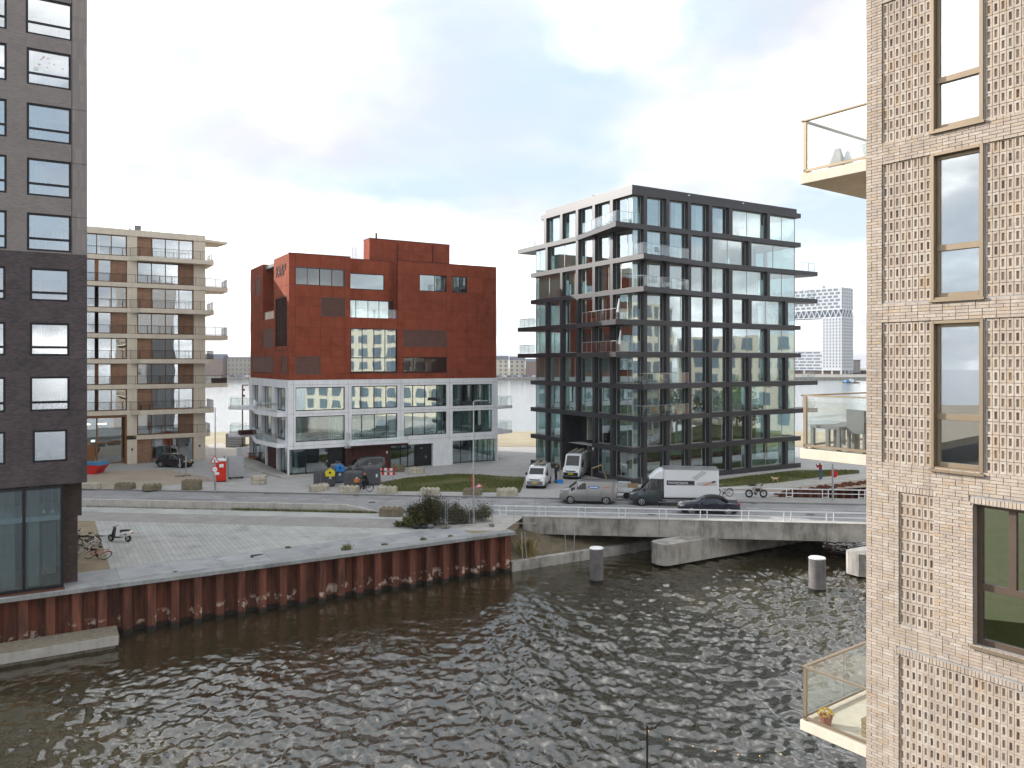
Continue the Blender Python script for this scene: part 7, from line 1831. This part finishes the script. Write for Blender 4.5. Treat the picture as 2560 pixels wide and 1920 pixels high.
bo('board', M_redp, t, -.07, .07, -.02, .02, .1, 1.4); bo('foot', M_blackP, t, -.2, .2, -.15, .15, 0, .1)
# red steel frames and boxes left of the rust block
t = thing('rusty_frame', 'rust red steel posts standing behind the left balcony', 'steel frame', (*G(605, 1120, .12), .12), GA)
for x in (0, 2.2):
    MB().box(x, x + .16, 0, .16, 0, 8.6).build('post', M_rust, t); MB().box(x, x + .9, .01, .15, 8.6, 8.75).build('arm', M_rust, t)
    for z in (7.1, 7.9): MB().box(x + .17, x + .4, .02, .14, z, z + .25).build('bracket', M_rust, t)
t = thing('heat_pump', 'grey louvred machine on the beach beside the rust block', 'machine', (*G(589, 1119, .0), .0), R(20))
bo('housing', M_grey, t, -1.3, 1.3, -.6, .6, .1, 2.0)
for i in range(7): bo('louvre', M_steel, t, -1.2, 1.2, -.64, -.61, .3 + .23 * i, .42 + .23 * i)
bo('skid', M_blackP, t, -1.3, 1.3, -.6, .6, 0, .1)
t = thing('planter_box', 'pale grey planter box at the corner of the rust block terrace', 'planter', (*G(614, 1143, .12), .12), GA)
bevel(bo('box', M_concW, t, -1.0, 1.0, -.5, .5, 0, 1.3), .02); m = MB(); r = random.Random(3)
for i in range(160): c = (r.uniform(-.9, .9), r.uniform(-.4, .4), 1.3 + .35 * r.random()); m._a([tuple(c[k] + r.uniform(-.12, .12) for k in range(3)) for _ in range(3)], [(0, 1, 2)])
m.build('plants', M_lf[1], t)
for i, (px, py, c) in enumerate(((625, 1146, M_terra), (634, 1147, M_lf[1]))):
    t = thing('potted_plant', ('potted red flowers on the rust block terrace', 'potted green plant on the rust block terrace')[i], 'plant', (*G(px, py, .3), .3), 0); MB().cyl((0, 0, 0), (0, 0, .35), .16, .22, 10).build('pot', M_terra, t); m = MB(); r = random.Random(i)
    for k in range(90): q = (r.gauss(0, .18), r.gauss(0, .18), .4 + .3 * r.random()); m._a([tuple(q[j] + r.uniform(-.08, .08) for j in range(3)) for _ in range(3)], [(0, 1, 2)])
    m.build('leaves', PB('red_petal', (.35, .03, .03), .7) if i == 0 else c, t)
# things on the balconies of the anthracite block
DB = (11.6, 75.4)
def bal_chair(label, x, y, z, rz, mat):
    t = thing('balcony_chair', label, 'chair', (*fr(DB, GA, x, y), z), rz, 'chairs on the balconies')
    MB().box(-.24, .24, -.24, .24, .40, .45).build('seat', mat, t); MB().hexa([(-.24, .2, .45), (.24, .2, .45), (.24, .24, .45), (-.24, .24, .45), (-.24, .3, .92), (.24, .3, .92), (.24, .34, .92), (-.24, .34, .92)]).build('backrest', mat, t)
    for a in (-.22, .2):
        for b in (-.22, .2): MB().box(a, a + .03, b, b + .03, 0, .40).build('leg', M_greyf, t)
def parasol(label, x, y, z):
    t = thing('folded_sunshade', label, 'parasol', (*fr(DB, GA, x, y), z), 0, 'folded parasols on the balconies')
    MB().cyl((0, 0, 0), (.25, 0, 2.1), .025, n=6).build('pole', M_wood, t); MB().cyl((.09, 0, .75), (.25, 0, 2.1), .13, .05, 8).build('cloth', M_white, t); MB().cyl((0, 0, 0), (0, 0, .08), .25, n=12).build('foot', M_concL, t)
zs_ = lambda k: 25.2 - 3.115 * (k - 2) + .245
parasol('folded white parasol on the upper of the two middle corner balconies', -.9, 1.2, zs_(5)); parasol('folded white parasol on the lower of the two middle corner balconies', -.9, 1.0, zs_(6))
bal_chair('pale chair on the topmost corner balcony of the anthracite block', -.8, 2.4, zs_(2), R(100), M_white); bal_chair('grey chair on the second right hand balcony of the anthracite block', 2.6, -.8, zs_(3), R(20), M_greyf)
bal_chair('wooden chair on the seventh level balcony of the anthracite block', 3.6, -.6, zs_(7), R(60), M_wood); bal_chair('wooden chair on the lowest right hand balcony of the anthracite block', 2.2, -.7, zs_(8), R(-30), M_wood); bal_chair('grey chair on the lowest right hand balcony of the anthracite block', 4.3, -.5, zs_(8), R(40), M_greyf)
for i, (x, y, k, lb) in enumerate(((.6, -1.0, 7, 'potted shrub at the tip of the seventh level balcony'), (5.4, -.45, 8, 'potted shrub on the lowest right hand balcony'), (-.5, 5.6, 5, 'potted shrub on the upper middle corner balcony'))):
    t = thing('balcony_plant', lb, 'plant', (*fr(DB, GA, x, y), zs_(k)), 0, 'plants on the balconies'); MB().cyl((0, 0, 0), (0, 0, .4), .18, .24, 12).build('pot', M_terra if i else M_grey, t); m = MB(); r = random.Random(i + 40)
    for j in range(220): q = (r.gauss(0, .2), r.gauss(0, .2), .45 + .55 * r.random()); m._a([tuple(q[h] + r.uniform(-.07, .07) for h in range(3)) for _ in range(3)], [(0, 1, 2)])
    m.build('leaves', M_lf[1], t)
# ---------------------------------------------------------------- people and the dog
def grow(name, caps, mat, par, vox=.012, sm=6):
    """one continuous skin over a chain of tapered limbs"""
    m = MB()
    for a, b, ra, rb in caps:
        a, b = Vector(a), Vector(b); m.cyl(a, b, ra, rb, 10); m.ell(a, ra, 10, 8); m.ell(b, rb, 10, 8)
    o = m.build(name, mat, par, smooth=True, fix=False)
    r = o.modifiers.new('skin', 'REMESH'); r.mode = 'VOXEL'; r.voxel_size = vox; r.use_smooth_shade = True
    s = o.modifiers.new('smooth', 'SMOOTH'); s.factor = .5; s.iterations = sm
    return o
def hand(w, d, up, s=1):
    """palm and five fingers from the wrist w along d; up is the back of the hand"""
    w, d, up = Vector(w), Vector(d).normalized(), Vector(up).normalized(); sd = d.cross(up) * s; c = [(w, w + d * .08, .030, .036)]
    for k, (o, l) in enumerate(((-.030, .072), (-.010, .082), (.010, .078), (.030, .062))):
        a = w + d * .085 + sd * o; b = a + d * l * .55 - up * .012; c += [(a, b, .0105, .010), (b, b + d * l * .35 - up * .035, .010, .009)]
    a = w + d * .03 - sd * .03; b = a + d * .035 - sd * .03 - up * .01; c += [(a, b, .013, .012), (b, b + d * .03 - up * .015, .011, .009)]
    return c
def person(label, loc, rz, J, mats, group=None, bare=False):
    """J: joints of the pose (metres); mats: skin, hair, top, legs, shoes"""
    t = thing('person', label, 'person', loc, rz, group)
    V = {k: Vector(v) for k, v in J.items() if k != 'coat'}
    hd = V['head']; nk = V['neck']; ch = V['chest']; pv = V['pelvis']; fwd = V['look'].normalized()
    sk, hr, tp, lg, sh = mats
    C_ = [(nk, hd - Vector((0, 0, .05)), .055, .055), (hd - Vector((0, 0, .03)), hd + Vector((0, 0, .05)), .085, .095), (hd + fwd * .03 - Vector((0, 0, .06)), hd + fwd * .05, .062, .07), (hd + fwd * .105, hd + fwd * .125 - Vector((0, 0, .03)), .012, .016),
         (ch, pv, .13, .13), (nk, ch, .07, .12)]
    sdv = fwd.cross(Vector((0, 0, 1))).normalized()
    for s in (-1, 1): C_.append((hd + sdv * s * .095, hd + sdv * s * .10 - Vector((0, 0, .03)), .018, .016))
    for s in 'LR':
        C_ += [(V['sh' + s], V['el' + s], .05, .042), (V['el' + s], V['wr' + s], .040, .028), (V['hp' + s], V['kn' + s], .08, .058), (V['kn' + s], V['an' + s], .055, .04), (V['an' + s], V['to' + s], .04, .035)]
        C_ += hand(V['wr' + s], V['wr' + s] - V['el' + s], V.get('up' + s, Vector((0, 0, 1))), 1 if s == 'L' else -1)
    b = grow('body', C_, sk, t, .011, 3)
    # face
    up = Vector((0, 0, 1))
    for s in (-1, 1): MB().ell(tuple(hd + fwd * .108 + sdv * s * .034 + up * .015), .013, 8, 6).build('eye', M_blackP, t)
    MB().ell(tuple(hd + fwd * .105 - up * .062), (.026, .026, .008), 8, 6).build('mouth', M_lip, t)
    h = MB()
    for q, r_ in ((hd + up * .065 - fwd * .015, .098), (hd - fwd * .045 + up * .01, .092)): h.ell(tuple(q), r_, 12, 8)
    o = h.build('hair', hr, t, smooth=True); r = o.modifiers.new('skin', 'REMESH'); r.mode = 'VOXEL'; r.voxel_size = .012
    # clothing
    cl = [(nk - up * .05, ch, .10, .155), (ch, pv + up * .02, .155, .145), (V['shL'], V['shR'], .075, .075)]
    for s in 'LR': cl += [(V['sh' + s], V['el' + s], .068, .056), (V['el' + s], V['wr' + s] + (V['el' + s] - V['wr' + s]) * .08, .055, .044), (ch, V['sh' + s], .12, .075)]
    for k in J.get('coat', ()): cl.append((Vector(k[0]), Vector(k[1]), k[2], k[3]))
    grow('jacket', cl, tp, t, .014, 4)
    cl = [(pv + up * .04, pv - up * .03, .145, .14)]
    for s in 'LR': cl += [(pv, V['hp' + s], .13, .10), (V['hp' + s], V['kn' + s], .098, .072), (V['kn' + s], V['an' + s] + up * .03, .07, .056)]
    grow('trousers', cl, lg, t, .014, 4)
    for s in 'LR': grow('shoe', [(V['an' + s] - up * .01, V['to' + s], .056, .048), (V['an' + s] - up * .03, V['to' + s] - up * .005, .05, .042)], sh, t, .012, 3)
    return t
M_lip = PB('lips', (.32, .12, .10), .5); M_hairD = PB('dark_hair', (.03, .022, .018), .7, var=.2); M_hairW = PB('pale_cap', (.72, .74, .78), .8); M_jred = PB('red_jacket', (.30, .018, .028), .85, var=.15, bump=.2, bscale=20); M_jean = PB('blue_jeans', (.055, .13, .28), .9, var=.2)
M_cblk = PB('black_coat', (.012, .012, .014), .9, var=.2, bump=.2, bscale=20); M_shoe = PB('dark_shoe', (.02, .02, .02), .6); M_navy = PB('navy_work_clothes', (.03, .035, .06), .9, var=.2); M_purp = PB('purple_shirt', (.22, .06, .26), .9, var=.15)
SK = PB('person_skin', (.50, .30, .215), .55, var=.08)
# walker holding something up to the face, facing local +x
J = dict(head=(.03, 0, 1.62), neck=(0, 0, 1.46), look=(1, .1, -.05), chest=(0, 0, 1.28), pelvis=(-.02, 0, .95), shL=(0, .19, 1.40), shR=(0, -.19, 1.40), elL=(.20, .24, 1.20), elR=(.20, -.22, 1.20), wrL=(.36, .10, 1.40), wrR=(.36, -.08, 1.40), upL=(-1, 0, .3), upR=(-1, 0, .3),
         hpL=(-.02, .10, .90), hpR=(-.02, -.10, .90), knL=(.10, .10, .50), knR=(-.04, -.10, .50), anL=(.06, .10, .09), anR=(-.20, -.10, .12), toL=(.20, .10, .05), toR=(-.07, -.10, .05))
p = person('person in red jacket and blue jeans walking on the footpath', (*G(2051, 1198, .14), .14), R(188), J, (SK, M_hairW, M_jred, M_jean, M_shoe))
ph_ = thing('phone', 'dark phone held up by the person in red', 'phone', (*G(2051, 1198, .14), .14), R(188)); bo('case', M_blackP, ph_, .43, .445, -.04, .06, 1.40, 1.56)
# worker with a plank, facing right
J2 = dict(head=(.05, 0, 1.63), neck=(.01, 0, 1.47), look=(1, 0, -.2), chest=(0, 0, 1.29), pelvis=(-.02, 0, .96), shL=(.0, .19, 1.41), shR=(.0, -.19, 1.41), elL=(.12, .27, 1.16), elR=(.10, -.26, 1.14), wrL=(.33, .16, 1.12), wrR=(.33, -.16, 1.22), upL=(0, 0, 1), upR=(0, 0, 1),
          hpL=(-.02, .10, .90), hpR=(-.02, -.10, .90), knL=(.05, .11, .50), knR=(-.02, -.11, .50), anL=(.0, .11, .09), anR=(-.10, -.11, .09), toL=(.15, .12, .05), toR=(.05, -.12, .05))
person('worker in dark navy clothes standing between the two white vans', (*G(1390, 1206, .12), .12), R(-20), J2, (SK, M_hairD, M_navy, M_navy, M_shoe))
pl = thing('plank', 'upright pale plank held by the worker', 'plank', (*G(1392.5, 1207, .12), .12), R(-20)); bo('board', M_wood, pl, .30, .34, -.08, .08, .0, 2.15); bo('cleat', M_wood, pl, .34, .37, -.06, .06, .9, 1.0)
# cyclist in a black coat, with the bicycle below
cb = (*G(909, 1229, .12), .12)
bicycle('black city bicycle with orange front crate ridden past the containers', cb, R(172), F_black, crate=PB('orange_crate', (.62, .20, .04), .7), size=1.08)
J3 = dict(head=(-.12, 0, 1.66), neck=(-.16, 0, 1.50), look=(1, 0, -.1), chest=(-.19, 0, 1.33), pelvis=(-.28, 0, 1.06), shL=(-.16, .18, 1.44), shR=(-.16, -.18, 1.44), elL=(.05, .26, 1.27), elR=(.05, -.26, 1.27), wrL=(.22, .27, 1.16), wrR=(.22, -.27, 1.16), upL=(0, 0, 1), upR=(0, 0, 1),
          hpL=(-.28, .10, 1.02), hpR=(-.28, -.10, 1.02), knL=(.10, .13, .82), knR=(.02, -.13, .66), anL=(-.08, .13, .54), anR=(-.05, -.13, .28), toL=(.06, .13, .49), toR=(.09, -.13, .24), coat=(((-.28, 0, 1.05), (-.36, .0, .78), .16, .17), ((-.26, .08, 1.02), (-.1, .12, .84), .12, .10)))
person('cyclist in a long black coat riding left past the containers', cb, R(172), J3, (SK, PB('ginger_hair', (.22, .07, .03), .7), M_cblk, M_cblk, M_shoe))
# someone indoors on the sixth row of the anthracite block
o_ = fr((11.6, 75.4), GA, 1.6, 1.5)
J4 = dict(J2); J4.update(wrL=(.25, .2, 1.0), wrR=(.2, -.24, .98))
person('person in purple shirt standing indoors behind the corner glass', (*o_, 10.0), R(200), J4, (SK, M_hairD, M_purp, M_jean, M_shoe))
# dog
dg = thing('dog', 'tan and white dog standing at the edge of the grass by the footpath', 'dog', (*G(1938, 1205, .15), .15), R(186))
M_tan = PB('tan_fur', (.48, .27, .11), .95, var=.25, scale=5, c2=(.62, .50, .36), bump=.4, bscale=30); M_wfur = PB('white_fur', (.68, .64, .57), .95, var=.1)
C_ = [((.20, 0, .34), (-.22, 0, .36), .115, .085), ((.20, 0, .36), (.30, 0, .47), .085, .065), ((.30, 0, .47), (.36, 0, .50), .075, .065), ((.36, 0, .49), (.46, 0, .47), .045, .035), ((-.24, 0, .39), (-.36, 0, .50), .03, .022), ((-.36, 0, .5), (-.40, 0, .58), .024, .015)]
for y in (-.065, .065):
    C_ += [((.19, y, .30), (.20, y, .16), .045, .03), ((.20, y, .16), (.19, y, .03), .028, .022), ((.19, y, .025), (.225, y, .02), .024, .02), ((-.20, y, .33), (-.15, y, .20), .06, .038), ((-.15, y, .20), (-.24, y, .13), .034, .026), ((-.24, y, .13), (-.23, y, .03), .024, .021), ((-.23, y, .025), (-.195, y, .02), .023, .02), ((.31, y * .8, .54), (.29, y * 1.0, .60), .022, .010)]
grow('body', C_, M_tan, dg, .010, 3)
grow('chest_fur', [((.26, 0, .36), (.30, 0, .42), .075, .06), ((.40, 0, .455), (.455, 0, .45), .034, .032)], M_wfur, dg, .010, 3)
MB().ell((.492, 0, .478), .013, 8, 6).build('nose', M_blackP, dg)
for y in (-.035, .035): MB().ell((.405, y, .525), .008, 6, 5).build('eye', M_blackP, dg)
# ---------------------------------------------------------------- the river air
m, t_, o_ = newmat('haze_air')
pv_ = mn(t_, 'ShaderNodeVolumePrincipled', {'Color': (.90, .94, 1.0, 1), 'Density': .0001, 'Anisotropy': .3}); t_.links.new(pv_.outputs[0], o_.inputs['Volume'])
hz = MB().box(-1650, 1650, -1650, 1650, -9, 97); tag(hz.build('haze', m), kind='stuff')
